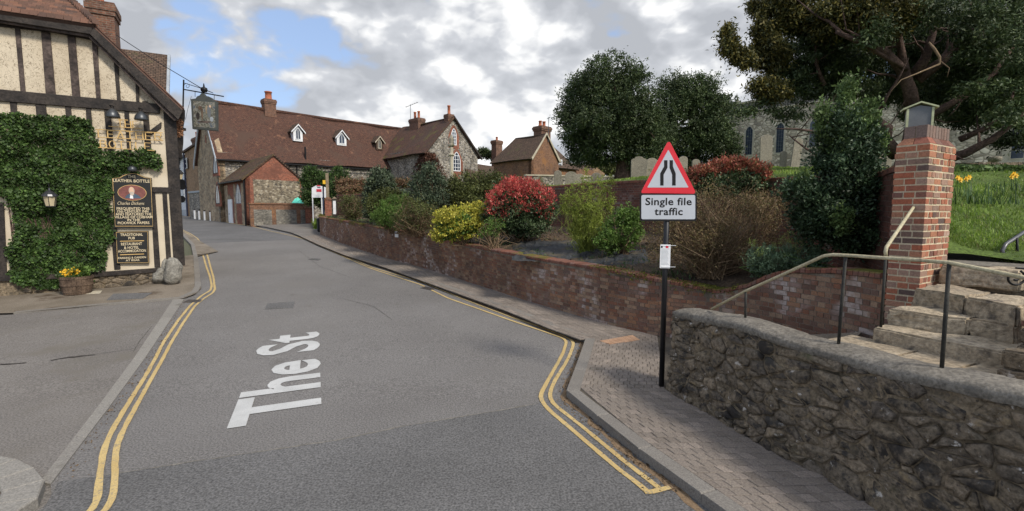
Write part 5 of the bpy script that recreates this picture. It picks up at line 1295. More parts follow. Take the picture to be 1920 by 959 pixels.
# cross wing
Wc = V((-8.48, 48.6, 0)); wf = Fr(Wc, (S2, S2)); ww, wE, wR = 6.67, 8.96, 12.5; wlf = Fr(Wc + V((-S2, S2, 0)) * 9, (S2, -S2))
wing = thing('gabled_wing', 'tall flint gabled wing with gothic windows at the right end of the long hall', 'building', (Wc.x + 2, Wc.y + 2, 2))
wallp('gable_wall', wf, [(0, 1.5), (ww, 1.5), (ww, wE), (ww / 2, wR - .1), (0, wE)], 'flint', wing, .4)
wallp('side_wall', wlf, [(0, 1.5), (9, 1.5), (9, wE), (0, wE)], 'flint', wing, .4)
MB().box(wlf, 8.45, 9.0, -.2, .02, 1.5, wE).build('quoin', 'redbrick_far', wing, uv=True)
roofgrid('roof', wlf(-.5, .45, wE - .55), wlf(9.25, .45, wE - .55), wf(ww / 2, .25, wR), wf(ww / 2, -9.5, wR), 'tile_wing', wing, .15, .14, 24, 8, 8)
roofgrid('roof', wf(ww + .4, .25, wE - .5), wf(ww + .4, -9.5, wE - .5), wf(ww / 2, -9.5, wR), wf(ww / 2, .25, wR), 'tile_wing', wing, .15, .08, 12, 6, 9)
MB().prism(wf, [(ww / 2, wR - .02), (ww / 2, wR - .22), (ww + .42, wE - .72), (ww + .45, wE - .5)], .2, .3).build('barge_board', 'timber', wing)
for u0, u1, v0, v1 in ((846, 855.5, 242, 272), (849, 863, 286, 321)):
    a = wf.px(u0, v1); b = wf.px(u1, v0); window(wf, a[0], b[0], a[1], b[1], wing, .8, frame='whitewood', bars=(2, 4), fw=.09, surround='redbrick_far', sw=.34)
a = wf.px(845, 352); b = wf.px(862, 333); window(wf, a[0], b[0], a[1], b[1], wing, .5, frame='whitewood', bars=(2, 2), fw=.08, surround='redbrick_far', sw=.34)
cw = Fr(wf(ww / 2, 0, 0), (S2, -S2)); a = cw.px(773.5, 232); b = cw.px(790, 216)
chimney(cw, a[0], b[0], -.45, .45, wR - 1, cw.px(780, 224)[1], wing, pots=(.3, .72), potr=.16, poth=.85)
a = wf.px(838, 222); chimney(wf, ww / 2 - .5, ww / 2 + .25, -.9, -.15, wR - .8, wR + .22, wing, pots=(.5,), potr=.17, poth=.95, corb=.04)
ar = cw(a[0] * 0 + cw.px(770, 235)[0], 0, 0); zt_ = cw.px(770, 196)[1]
ae = thing('tv_aerial', 'thin tv aerial standing on the roof beside the two red chimney pots', 'aerial', (ar.x, ar.y, wR))
MB().tube([(ar.x, ar.y, wR - .2), (ar.x, ar.y, zt_)], .03, 6).build('mast', 'metal', ae)
MB().tube([(ar.x - .55, ar.y, zt_ - .3), (ar.x + .9, ar.y, zt_ + .25)], .025, 6).build('boom', 'metal', ae)
for i in range(6): x = ar.x - .5 + i * .25; z = zt_ - .28 + i * .1; MB().tube([(x, ar.y - .25, z), (x, ar.y + .25, z)], .015, 5).build('element', 'metal', ae)
# low outbuilding and free chimney
lo = Fr(at(893, 330, 51), (S2, S2)); lb = thing('outbuilding', 'low outbuilding with long brown tiled roof between the gabled wing and the brick house', 'building', lo(2, 0, 2))
lr = at(893, 298, 52).z; le = lr - 2.6; Lb = 9.0
wallp('wall', lo, [(0, 1.5), (Lb, 1.5), (Lb, le), (0, le)], 'brownbrick_far', lb)
roofgrid('roof', lo(-.2, .5, le - .3), lo(Lb + .5, .5, le - .3), lo(Lb - 2.6, -3, lr - .3), lo(-.2, -3, lr), 'tile_brown', lb, .14, .1, 20, 6, 12)
roofgrid('roof', lo(Lb + .5, .5, le - .3), lo(Lb + .5, -6, le - .3), lo(Lb - 2.5, -3.1, lr - .3), lo(Lb - 2.6, -3, lr - .3), 'tile_brown', lb, .14, .02, 8, 4, 12)
MB().tube([lo(0, .58, le - .4), lo(Lb + .5, .58, le - .4)], .08, 6).build('gutter', 'black', lb)
s0, _ = lo.px(927, 300, -3.2); s1, _ = lo.px(938.5, 300, -3.2); chimney(lo, s0, s1, -3.7, -2.9, lr - 2, lo.px(933, 264, -3.2)[1], lb, pots=(.5,), potr=.14, poth=.45, corb=.1)
# brick house
hp1 = V((1.74, 44, 0)); hf1 = Fr(hp1, (S2, S2)); hw, hE, hR = 3.9, 7.66, 9.85; hb = thing('brick_house', 'brown brick gabled house with tall chimney left of the big yew', 'house', hf1(2, 0, 3))
wallp('gable_wall', hf1, [(0, 2), (hw, 2), (hw, hE), (hw / 2, hR - .08), (0, hE)], 'brownbrick_far', hb)
hl = Fr(hp1 + V((-S2, S2, 0)) * 5, (S2, -S2)); wallp('side_wall', hl, [(0, 2), (5, 2), (5, hE), (0, hE)], 'brownbrick_far', hb)
roofgrid('roof', hl(-.3, .3, hE - .3), hl(5.15, .3, hE - .3), hf1(hw / 2, .15, hR), hf1(hw / 2, -3.9, hR), 'tile_brown', hb, .12, .06, 12, 6, 15)
roofgrid('roof', hf1(hw + .2, .15, hE - .3), hf1(hw + .2, -4, hE - .3), hf1(hw / 2, -3.9, hR), hf1(hw / 2, .15, hR), 'tile_brown', hb, .12, .06, 12, 6, 15)
wallp('wall', hf1, [(hw - .5, 2), (hw + 7, 2), (hw + 7, hE - .6), (hw - .5, hE - .6)], 'brownbrick_far', hb, .4, -.9)
roofgrid('roof', hf1(hw - 1.0, -.55, hE - .75), hf1(hw + 4.0, -.55, hE - .75), hf1(hw + 3, -3.6, hR - .1), hf1(hw - 2, -3.6, hR - .1), 'tile_brown', hb, .12, .06, 12, 6, 17)
a = hf1.px(1046, 314, -.9); b = hf1.px(1053.5, 300, -.9); window(hf1, a[0], b[0], a[1], b[1], hb, 0, -.88, bars=(0, 1), fw=.1)
s0, _ = hf1.px(1008, 250, -1); s1, _ = hf1.px(1025, 250, -1); chimney(hf1, s0, s1, -1.5, -.5, hR - 1, hf1.px(1015, 238, -1)[1], hb, pots=(.28, .7), potr=.17, poth=.55, corb=.12)
MB().prism(hf1, [(-.12, hE - .2), (hw / 2, hR + .06), (hw / 2, hR - .12), (0, hE - .4)], .1, .18).build('verge', 'dress', hb); MB().prism(hf1, [(hw + .12, hE - .2), (hw / 2, hR + .06), (hw / 2, hR - .12), (hw, hE - .4)], .1, .18).build('verge', 'dress', hb)
ar = at(1028, 240, 45.5); ae = thing('tv_aerial', 'thin tv aerial on a mast beside the brick house chimney by the yew', 'aerial', (ar.x, ar.y, hR))
MB().tube([(ar.x, ar.y, hR - .8), at(1029, 220, 45.5)], .03, 6).build('mast', 'metal', ae); MB().tube([at(1026, 223, 45.5), at(1032, 220, 45.5)], .03, 6).build('boom', 'metal', ae)
fh = Fr(at(1085, 320, 70), (1, .1)); fb = thing('far_house', 'far pale gabled house glimpsed under the left side of the big yew', 'house', fh(3, 0, 3))
a = fh.px(1103, 330); b = fh.px(1134, 318); wallp('wall', fh, [(a[0], 2), (b[0], 2), (b[0], b[1] - .6), ((a[0] + b[0]) / 2, b[1] + .3), (a[0], b[1] - .6)], 'stock_far', fb, 6)
roofgrid('roof', fh(a[0] - 3, .2, b[1] - .8), fh((a[0] + b[0]) / 2, .2, b[1] - .8), fh((a[0] + b[0]) / 2, -4, b[1] + 1), fh(a[0] - 3, -4, b[1] + 1), 'tile_brown', fb)
fw_ = Fr(at(1000, 335, 33), (1, .25)); fl = thing('flint_wall', 'low flint wall with pale coping behind the leaning gravestones', 'wall', fw_(2, 0, 3))
a = fw_.px(985, 330); b = fw_.px(1165, 331); wallp('wall', fw_, [(a[0], 2.5), (b[0], 2.5), (b[0], a[1]), (a[0], a[1])], 'flint', fl, .35)
MB().box(fw_, a[0], b[0], -.42, .06, a[1] + .002, a[1] + .1).build('coping', 'dress', fl)
# ---- street far left: brick gable house, white house, flint boundary wall
b1, b2 = at(353, 400, 58), at(390, 400, 52); bf = Fr(b1, V((b2 - b1).xy)); lw_ = (b2 - b1).xy.length
bh = thing('brown_brick_house', 'tall brown brick house with chimney between the white house and the hall gable', 'house', (b1.x + 1, b1.y - 1, 2))
zl = bf.px(353, 281)[1]; zr_ = bf.px(388, 262)[1]
wallp('wall', bf, [(0, 1.8), (lw_ + 1, 1.8), (lw_ + 1, zr_), (lw_, zr_), (0, zl)], 'stock_far', bh, .5)
MB().prism(bf, [(-.4, zl - .25), (lw_ + .6, zr_ + .1), (lw_ + .6, zr_ + .3), (-.4, zl - .02)], -5, .2).build('roof', 'tile_brown', bh, uv=True)
s0, _ = bf.px(363, 262, -1); s1, _ = bf.px(381, 262, -1); chimney(bf, s0, s1, -1.6, -.8, zl, bf.px(372, 257, -1)[1], bh, pots=(.18, .5, .82), potr=.17, poth=.75, corb=.1)
MB().tube([bf(-.05, .1, zl - .2), bf(-.02, .1, 1.9)], .09, 8).build('downpipe', 'navy', bh)
w1_ = at(322, 400, 80); wfr = Fr(w1_, V((b1 - w1_).xy)); lw2 = (b1 - w1_).xy.length
wh = thing('white_house', 'white rendered cottage with sash windows at the far end of the street', 'house', (b1.x - 2, b1.y + 4, 2))
zt_ = wfr.px(352, 288)[1]
wallp('wall', wfr, [(-14, 1.9), (lw2 - .15, 1.9), (lw2 - .15, zt_), (-14, zt_)], 'whitewall', wh, .5)
MB().box(wfr, -14, lw2 - .15, 0, .05, 1.9, 2.9).build('plinth', 'leadgrey', wh)
MB().prism(wfr, [(-14, zt_), (lw2 - .15, zt_), (lw2 - .15, zt_ + .2), (-14, zt_ + .2)], -5, .35).build('eaves', 'greyslate', wh)
for u0, u1, v0, v1 in ((344, 349.5, 296, 321), (345, 349.5, 347, 380), (332, 338, 300, 322)):
    a = wfr.px(u0, v1); b = wfr.px(u1, v0); window(wfr, a[0], b[0], a[1], b[1], wh, 0, frame='leadgrey', bars=(1, 1), fw=.14)
a = wfr.px(333.5, 398); b = wfr.px(338, 354); MB().box(wfr, a[0], b[0], 0, .08, 2.4, b[1]).build('door', 'leadgrey', wh)
f1, f2 = at(356, 400, 50), at(392, 400, 46.0); ff = Fr(f1, V((f2 - f1).xy)); lf_ = (f2 - f1).xy.length
fbw = thing('boundary_wall', 'short flint boundary wall with pale top rail at the foot of the brown brick house', 'wall', (f1.x + 1, f1.y, 1.9))
zt_ = ff.px(375, 361)[1]; wallp('wall', ff, [(0, 1.6), (lf_, 1.6), (lf_, zt_), (0, zt_)], 'flint', fbw, .3); MB().box(ff, -.05, lf_, -.35, .06, zt_ + .003, zt_ + .18).build('coping', 'leadgrey', fbw)
# ---- front garden wall of the annexe
q1, q2 = at(469, 400, 36.6), at(588, 400, 39.4); lg = Fr(q1, V((q2 - q1).xy)); lq = (q2 - q1).xy.length
lwt = thing('front_wall', 'low brick wall with dark flint panels in front of the gabled annexe', 'wall', (q1.x + 2, q1.y + 1, 1.4))
zt_ = lg.px(530, 384)[1]; wallp('wall', lg, [(0, 1.0), (lq, 1.0), (lq, zt_), (0, zt_)], 'brownbrick_far', lwt, .3)
for a_, b_ in ((.25, 1.5), (1.8, 3.3), (3.6, 4.6)): MB().box(lg, a_, b_, -.1, .02, 1.5, zt_ - .4).build('flint_panel', 'churchdark', lwt)
MB().box(lg, -.05, lq - .6, -.38, .06, zt_ + .003, zt_ + .12).build('coping', 'brownbrick_far', lwt, uv=True)
MB().box(lg, lq - .65, lq + .02, -.5, .12, 1.0, zt_ - .3).build('pier', 'redbrick_far', lwt, uv=True)
MB().prism(lg, [(lq - .75, zt_ - .3), (lq + .1, zt_ - .3), (lq - .15, zt_ + .2), (lq - .6, zt_ + .2)], -.55, .16).build('pier_cap', 'brownbrick_far', lwt, uv=True)
# ---- church
K = at(1347, 200, 38); chf = Fr(K, (S2, -S2)); zct = K.z
church = thing('church', 'pale ragstone church with parapet and arched lancet windows on the rise behind the yews', 'church', (K.x + 2, K.y - 2, 5))
wallp('wall', chf, [(-.3, 4.4), (30, 2.5), (30, zct - .75), (-.3, zct - .75)], 'church', church, .8)
wallp('parapet', chf, [(-.3, zct - .66), (30, zct - .66), (30, zct - .06), (-.3, zct - .06)], 'churchdark', church, .5, -.05)
MB().box(chf, -.35, 30, -.5, .10, zct - .75, zct - .66).build('string_course', 'dress', church); MB().box(chf, -.35, 30, -.6, .06, zct - .06, zct + .05).build('coping', 'dress', church)
for u0, u1, v0, v1 in ((1397, 1412, 237, 291), (1454.5, 1471, 230, 287), (1517, 1533, 224, 276)):
    a = chf.px(u0, v1); b = chf.px(u1, v0); window(chf, a[0], b[0], a[1], b[1], church, .6, frame='greyslate', bars=(2, 7), fw=.02, surround='dress', sw=.12, name='lancet_window')
a = chf.px(1905, 320); window(chf, a[0] - .3, a[0] + .8, a[1] + .6, a[1] + 3, church, .6, frame='dress', bars=(1, 4), fw=.05, surround='dress', sw=.3, name='lancet_window')
cx = chf(2.6, -1.4, zct); cr_ = chf.px(1383, 190, -1.4)[0]
MB().box(chf, cr_ - .05, cr_ + .05, -1.45, -1.35, zct - .3, zct + .75).box(chf, cr_ - .22, cr_ + .22, -1.44, -1.36, zct + .38, zct + .49).build('cross_finial', 'dress', church)
roofgrid('roof', chf(-.3, -.6, zct - .4), chf(30, -.6, zct - .4), chf(30, -6, zct + .1), chf(-.3, -6, zct + .1), 'leadgrey', church, .1, .0)
kb = Fr(K + chf.a * -.3 , (-S2, -S2)); wallp('end_wall', Fr(chf(-.3, -8, 0), (-.0 + S2 * 0 + chf.n.x, chf.n.y)), [(0, 4), (8, 4), (8, zct - .1), (0, zct - .1)], 'church', church, .5)
# ================================================================ vegetation
def Bp(u, v, Y, ru, rv, ry=None):
    c = at(u, v, Y); k = Y / F * 1.03; return (c.x, c.y, c.z, ru * k, ry if ry else (ru + rv) / 2 * k, rv * k)
def twigs(name, base, blobs, n, mat, parent, r=.008, curl=.25, top=1.0, **kw):
    mb = MB(); C, D = blobs_pts(blobs, n, .5)
    for c in C:
        e = V(c); b = V(base) + V((random.gauss(0, .1), random.gauss(0, .1), 0)); m = b.lerp(e, .5) + V((random.gauss(0, curl), random.gauss(0, curl), random.gauss(.1, curl * .6)))
        mb.tube([b, b.lerp(m, .6) + V((0, 0, .05)), m, e], [r * 1.6, r * 1.3, r, r * .5], 4, False)
    return mb.build(name, mat, parent, recalc=False, **kw)
def shrub(name, label, cat, base, blobs, mat, n=300, per=30, ls=.06, tw=30, crad=.12, twm='twig', asp=.5, group=None, inner=None, up=.3, twr=.008, shell=.5, extra=(), out=.7):
    t = thing(name, label, cat, base, group); blobs0 = blobs; blobs = lumpy(blobs, 5, .38)
    crown('foliage', blobs, n, per, ls, mat, t, crad, asp, up=up, shell=shell, out=out)
    crown('stray_shoots', [(b[0], b[1], b[2] + b[5] * .1, b[3] * 1.2, b[4] * 1.2, b[5] * 1.2) for b in blobs0], max(12, n // 5), max(4, per // 3), ls, mat, t, crad * .6, asp, up=.6, shell=.12, kind='stuff')
    if inner: crown('inner_foliage', [(b[0], b[1], b[2] - b[5] * .1, b[3] * .8, b[4] * .8, b[5] * .8) for b in blobs0], n // 2, per // 2, ls * 1.4, inner, t, crad, asp)
    for nm, bl, nn, pp_, l2, mt in extra: crown(nm, bl, nn, pp_, l2, mt, t, crad * .7, asp, up=.8)
    if tw: twigs('twigs', base, blobs, tw, twm, t, twr)
    return t
# --- pub ivy (hugging the front wall)
ivp = [(-40, 206), (0, 210), (20, 213), (45, 214), (72, 224), (95, 217), (120, 221), (148, 220), (172, 229), (180, 262), (192, 281), (230, 287), (262, 282), (292, 284), (305, 295), (303, 312), (290, 322), (270, 318), (250, 328), (213, 330), (211, 380), (214, 425), (216, 440), (203, 462), (206, 490), (186, 505), (178, 522), (150, 532), (105, 541), (40, 536), (22, 520), (17, 480), (26, 430), (12, 372), (-40, 352)]
ivq = [P_(u, v) for u, v in ivp]
def inpoly(x, y, P):
    c = False; j = len(P) - 1
    for i in range(len(P)):
        if (P[i][1] > y) != (P[j][1] > y) and x < (P[j][0] - P[i][0]) * (y - P[i][1]) / (P[j][1] - P[i][1]) + P[i][0]: c = not c
        j = i
    return c
ivy = thing('ivy', 'dense dark green ivy sheet covering most of the pub front wall', 'ivy', pubf(-3, .1, ZG))
x0, x1 = min(p[0] for p in ivq), max(p[0] for p in ivq); z0, z1 = min(p[1] for p in ivq), max(p[1] for p in ivq); pts = []; dr_ = []
nw = np.array(tuple(pubf.n)); aw = np.array(tuple(pubf.a))
while len(pts) < 24000:
    x, z = random.uniform(x0, x1), random.uniform(z0, z1)
    jx, jz = .16 * mn.noise((x * 3, z * 3, 1)) + random.gauss(0, .03), .16 * mn.noise((x * 3, z * 3, 7)) + random.gauss(0, .03)
    if not inpoly(x + jx, z + jz, ivq): continue
    th = .15 + .24 * mn.noise((x * 1.6, z * 1.6, 4)) + .09 * mn.noise((x * 4.5, z * 4.5, 9)); pts.append(tuple(pubf(x, max(.03, th * random.uniform(.45, 1)), z)))
P = np.array(pts); D = nrm(np.array([0, 0, -.9]) + nw * .55 + rng.normal(size=(len(P), 3)) * .5)
v_, f_ = leaves(P, D, rng.uniform(.045, .095, len(P)), .95, .06); npmesh('foliage', v_, f_, 'lf_ivy', ivy)
mb = MB()
for i in range(40):
    s, z = random.uniform(-4.3, -2.2), ZG; q = [pubf(s, .04, z)]
    for k in range(8): s += random.gauss(0, .12); z += random.uniform(.3, .5); q.append(pubf(s, .04, z))
    q = [p for p in q if inpoly((p - pubf.o).dot(pubf.a), p.z, ivq)]
    if len(q) > 2: mb.tube(q, .012, 5)
mb.build('stems', 'bark', ivy)
# --- big clipped yew and the second yew
def yew(name, label, base, blobs, nc, per, ls, mats, trunk_r, trunk_top, limbs=(), seed=0, crad=.34, bark='bark', twn=40):
    t = thing(name, label, 'tree', base)
    for i, (mt, bl, sh_) in enumerate(mats): crown('foliage', lumpy(bl, 9, .36), int(nc * sh_), per, ls, mt, t, crad, .36, up=-.25, shell=.55)
    mb = MB(); b = V(base); tp = V(trunk_top); m = b.lerp(tp, .5) + V((random.gauss(0, .1), 0, 0))
    mb.tube([b - V((0, 0, .2)), b.lerp(m, .3), m, tp], [trunk_r * 1.35, trunk_r, trunk_r * .85, trunk_r * .5], 10)
    mb.build('trunk', bark, t, smooth=True)
    lb = MB()
    for L, r in limbs: lb.tube(L, [r * (1 - .75 * i / (len(L) - 1)) for i in range(len(L))], 8)
    for L, r in limbs:       # side branches that leave the limbs
        for _ in range(4 if twn == 0 else 0):
            k = random.randrange(1, len(L)); s = L[k - 1].lerp(L[k], random.random()); d = V((random.gauss(0, .8), random.gauss(0, .5), random.gauss(.35, .5))); q = [s, s + d * .35 + V((0, 0, .06)), s + d * .7 - V((0, 0, .03)), s + d * random.uniform(.9, 1.5)]; lb.tube(q, [r * .3, r * .2, r * .13, r * .05], 5)
    C, D = blobs_pts([b for _, bl, _ in mats for b in bl], max(1, twn), .6)
    for c in C:
        if not twn: break
        s = V(tp).lerp(b, random.uniform(-.1, .4)); lb.tube([s, s.lerp(V(c), .5) + V((random.gauss(0, .2), random.gauss(0, .2), random.gauss(.1, .2))), V(c)], [trunk_r * .22, trunk_r * .13, trunk_r * .05], 5)
    lb.build('limbs', bark, t, smooth=True, recalc=False)
    return t
def cbase(u, Y, dz=-.05): p = at(u, 330, Y); return V((p.x, p.y, chz(p.x, p.y) + dz))
y1 = [Bp(*b) for b in ((1140, 150, 27, 50, 44), (1100, 180, 27.5, 50, 44), (1178, 178, 27, 52, 50), (1145, 215, 26.6, 84, 58), (1084, 240, 27, 44, 44), (1195, 240, 27, 52, 56), (1140, 268, 27, 66, 36), (1090, 282, 27.5, 34, 24), (1200, 290, 27.5, 44, 30), (1225, 255, 28, 34, 54), (1095, 300, 27.5, 32, 13), (1132, 300, 27.3, 26, 9), (1205, 308, 27.6, 36, 14), (1235, 300, 28.5, 22, 20))]
tb_ = cbase(1167, 27.5)
yew('yew_tree', 'large rounded dark green yew tree standing among the gravestones', tb_, y1, 2000, 26, .15, [('lf_yew', y1, 1.0), ('lf_yew', [(b[0], b[1], b[2], b[3] * .75, b[4] * .75, b[5] * .75) for b in y1], .55)], .42, (tb_.x, tb_.y, tb_.z + 3.6), crad=.30)
y2 = [Bp(*b) for b in ((1288, 172, 33, 44, 36), (1256, 198, 33, 36, 48), (1320, 192, 33, 42, 42), (1290, 232, 33, 66, 50), (1345, 235, 32.5, 34, 50), (1350, 275, 32.5, 38, 30), (1290, 280, 33, 60, 30), (1240, 250, 33, 26, 50), (1250, 302, 33, 30, 16), (1320, 305, 33, 50, 14), (1375, 285, 32.5, 14, 18))]
tb_ = cbase(1300, 33)
yew('yew_tree', 'second dark yew tree just left of the church behind the road sign', tb_, y2, 1700, 24, .17, [('lf_yew', y2, 1.0), ('lf_yew', [(b[0], b[1], b[2], b[3] * .75, b[4] * .75, b[5] * .75) for b in y2], .5)], .4, (tb_.x, tb_.y, tb_.z + 4), crad=.32)
# --- spreading yew on the right
L3 = lambda *q: [at(u, v, Y) for u, v, Y in q]
tb_ = cbase(1690, 12.3)
gold = [Bp(*b) for b in ((1362, 62, 12.5, 7, 12), (1370, 88, 12.5, 11, 14), (1388, 106, 12.5, 15, 11), (1400, 118, 12.4, 14, 9), (1428, 52, 12.6, 9, 20), (1434, 84, 12.6, 18, 24), (1450, 112, 12.6, 28, 22), (1425, 160, 12.4, 22, 9), (1448, 175, 12.4, 28, 12), (1440, 10, 12.8, 26, 16), (1480, 20, 12.6, 34, 36), (1600, 20, 11.8, 60, 34), (1560, 40, 12, 30, 30), (1650, 45, 11.6, 42, 30), (1690, 15, 11.6, 44, 26))]
dark = [Bp(*b) for b in ((1850, 40, 11, 46, 36), (1895, 95, 11, 40, 36), (1905, 170, 11, 34, 34), (1845, 165, 11, 34, 18), (1885, 225, 10.8, 30, 18), (1760, 20, 11, 40, 26), (1640, 60, 11.2, 30, 22), (1815, 100, 11.2, 24, 18), (1745, 175, 13, 30, 16), (1800, 205, 12.8, 34, 16), (1490, 95, 12.8, 40, 48), (1470, 150, 12.8, 42, 26), (1530, 70, 13, 50, 60), (1540, 140, 13, 52, 40), (1580, 110, 13, 50, 50), (1600, 165, 13, 44, 22), (1500, 180, 12.8, 34, 16), (1620, 90, 13.4, 50, 34), (1680, 70, 14, 70, 40), (1650, 135, 13.6, 44, 22), (1740, 90, 14.2, 50, 34), (1790, 50, 13, 60, 50), (1860, 50, 12, 60, 54), (1900, 120, 12, 50, 60), (1845, 130, 12.6, 50, 44), (1800, 110, 14, 40, 30), (1870, 190, 12.2, 52, 36), (1830, 225, 13, 44, 20), (1905, 240, 12, 38, 32), (1760, 170, 14.4, 34, 22), (1700, 170, 14.4, 32, 18), (1960, 100, 12, 60, 130), (1890, 268, 12.4, 26, 14), (1600, 60, 15.5, 90, 60), (1700, 100, 15.8, 90, 60), (1790, 150, 15.5, 80, 50), (1850, 90, 15.5, 80, 80), (1560, 130, 15.5, 70, 40), (1880, 200, 15, 60, 40), (1640, 30, 15.5, 90, 50), (1750, 40, 15.5, 90, 60), (1660, 175, 15, 50, 22), (1740, 215, 15, 44, 26), (1480, 215, 12.6, 28, 12), (1395, 212, 12.4, 16, 9), (1430, 200, 12.5, 26, 12))]
limbs = [(L3((1680, 290, 12.3), (1660, 262, 12.1), (1665, 240, 12), (1640, 222, 12), (1600, 196, 12)), .17), (L3((1712, 215, 12.3), (1706, 170, 12.2), (1690, 130, 12), (1660, 98, 11.7), (1610, 78, 11.5), (1568, 60, 11.4)), .17),
         (L3((1700, 150, 12.2), (1692, 110, 12.1), (1684, 60, 12), (1680, 10, 12)), .12), (L3((1715, 140, 12.2), (1735, 110, 12), (1750, 60, 12), (1735, 0, 12)), .14), (L3((1720, 150, 12.3), (1770, 112, 12), (1795, 70, 12), (1820, 5, 12)), .14),
         (L3((1780, 105, 12), (1830, 72, 11.8), (1880, 50, 11.6), (1930, 45, 11.5)), .07), (L3((1720, 235, 12.4), (1760, 208, 12), (1810, 180, 11.8), (1860, 140, 11.6), (1900, 90, 11.5)), .12), (L3((1770, 300, 12.2), (1810, 288, 11.8), (1860, 262, 11.5), (1895, 235, 11.3), (1935, 195, 11)), .13),
         (L3((1800, 262, 12), (1850, 240, 11.8), (1890, 205, 11.5), (1905, 160, 11.5)), .08), (L3((1672, 286, 12.3), (1640, 268, 12), (1600, 255, 12)), .10), (L3((1560, 262, 11.6), (1520, 246, 11.6), (1490, 242, 11.6), (1455, 242, 11.6)), .045), (L3((1600, 312, 11.4), (1545, 300, 11.4), (1510, 278, 11.5), (1480, 255, 11.6)), .05),
         (L3((1700, 130, 11.9), (1640, 96, 11.6), (1610, 68, 11.4), (1585, 55, 11.3)), .06), (L3((1545, 160, 12.6), (1530, 120, 12.5), (1528, 60, 12.4)), .06)]
yew('yew_tree', 'spreading old yew on the right with bare reddish limbs and golden tipped foliage', tb_, gold + dark, 3000, 29, .095, [('lf_yewgold', gold, .9), ('lf_yew', dark, 2.2)], .20, at(1712, 200, 12.3), limbs, crad=.17, bark='bark_red', twn=0)
dead = thing('dead_branch', 'pale bare broken branch hanging in front of the right yew trunk', 'branch', at(1760, 118, 10.5))
MB().tube(L3((1742, 80, 10.6), (1752, 92, 10.5), (1762, 108, 10.5), (1762, 120, 10.5), (1720, 138, 10.4), (1690, 150, 10.4), (1670, 172, 10.4)), [.02, .028, .026, .02, .014, .010, .006], 7).tube(L3((1763, 115, 10.5), (1780, 128, 10.4), (1776, 145, 10.4)), [.016, .009, .006], 6)  .build('wood', 'twig', dead, smooth=True)
# --- dark evergreen with pale shoots by the pillar
b0 = bedpt(1600, 478); b0 = V((4.75, 7.35, bz(4.75, 7.35)))
Yh = 7.7
hl_ = [Bp(*b) for b in ((1605, 425, Yh, 78, 52, .5), (1648, 385, Yh, 34, 48, .4), (1545, 405, Yh, 55, 44, .5), (1598, 345, Yh, 66, 48, .5), (1588, 290, Yh, 46, 42, .4), (1575, 245, Yh, 30, 38, .3), (1625, 262, Yh, 18, 40, .2), (1500, 360, Yh, 34, 20, .3), (1655, 440, Yh - .2, 26, 40, .3))]
tips = [Bp(*b) for b in ((1542, 225, Yh, 9, 34, .12), (1585, 195, Yh, 10, 36, .12), (1590, 165, Yh, 7, 20, .1), (1632, 220, Yh, 9, 34, .12), (1610, 235, Yh, 10, 40, .12), (1560, 262, Yh, 12, 30, .2), (1648, 270, Yh, 9, 22, .1), (1505, 335, Yh, 16, 10, .1), (1578, 410, Yh - .5, 14, 26, .1))]
hsh = shrub('evergreen_shrub', 'tall dark glossy evergreen shrub with pale upright shoots beside the brick pillar', 'shrub', b0, hl_, 'lf_holly', 1000, 36, .055, 0, .13, 'bark', .5, inner='lf_holly', extra=[('shoots', tips, 520, 15, .055, 'lf_hollytip')])
# --- bed shrubs
def bb(u, Y):
    p = at(u, 400, Y); return V((p.x, p.y, bz(p.x, p.y) - .02))
shrub('twiggy_shrub', 'wide brown twiggy half bare shrub behind the road sign pole', 'shrub', bb(1335, 9.0), [Bp(*b) for b in ((1340, 400, 9.3, 110, 50, .8), (1290, 440, 9.2, 80, 60, .7), (1400, 430, 9.2, 75, 60, .7), (1345, 470, 9.0, 95, 40, .7), (1260, 400, 9.6, 40, 40, .4), (1440, 390, 9.4, 40, 35, .4))], 'lf_brown', 1100, 22, .035, 330, .16, 'twig', .5, twr=.006)
shrub('euphorbia', 'grey green euphorbia with lime flower heads behind the ramped brick wall', 'plant', bb(1465, 8.0), [Bp(*b) for b in ((1470, 495, 7.9, 60, 30, .35), (1440, 490, 7.9, 40, 26, .3), (1510, 488, 7.9, 34, 26, .3))], 'lf_euph', 320, 30, .06, 24, .07, 'lf_green', .22, up=.6,
      extra=[('flower_heads', [Bp(*b) for b in ((1410, 455, 7.9, 7, 9, .06), (1425, 472, 7.8, 8, 9, .06), (1450, 462, 7.9, 7, 8, .06), (1478, 445, 7.9, 9, 13, .07), (1495, 462, 7.8, 9, 14, .07), (1520, 460, 7.9, 9, 12, .07), (1533, 478, 7.9, 7, 12, .06), (1468, 480, 7.7, 6, 8, .05), (1465, 450, 8, 5, 8, .05))], 110, 14, .028, 'lf_euphtip')])
shrub('red_tipped_shrub', 'red tipped photinia bush spilling over the upper wall right of the sign', 'shrub', bb(1365, 10.8), [Bp(*b) for b in ((1330, 342, 11, 38, 18, .4), (1390, 338, 11, 42, 20, .4), (1360, 350, 11, 60, 18, .4))], 'lf_photinia', 260, 26, .07, 26, .12, extra=[('red_shoots', [Bp(*b) for b in ((1320, 325, 11, 26, 16, .35), (1360, 312, 11, 30, 14, .35), (1405, 316, 11, 30, 16, .35), (1300, 338, 11, 10, 14, .2), (1430, 330, 11, 10, 14, .2), (1378, 305, 11, 24, 10, .2))], 420, 20, .06, 'lf_redbrown')])
phb = [Bp(*b) for b in ((975, 390, 14.6, 58, 46, .9), (945, 400, 14.4, 34, 34, .6), (1008, 395, 14.6, 32, 36, .6), (975, 420, 14.4, 44, 24, .7))]
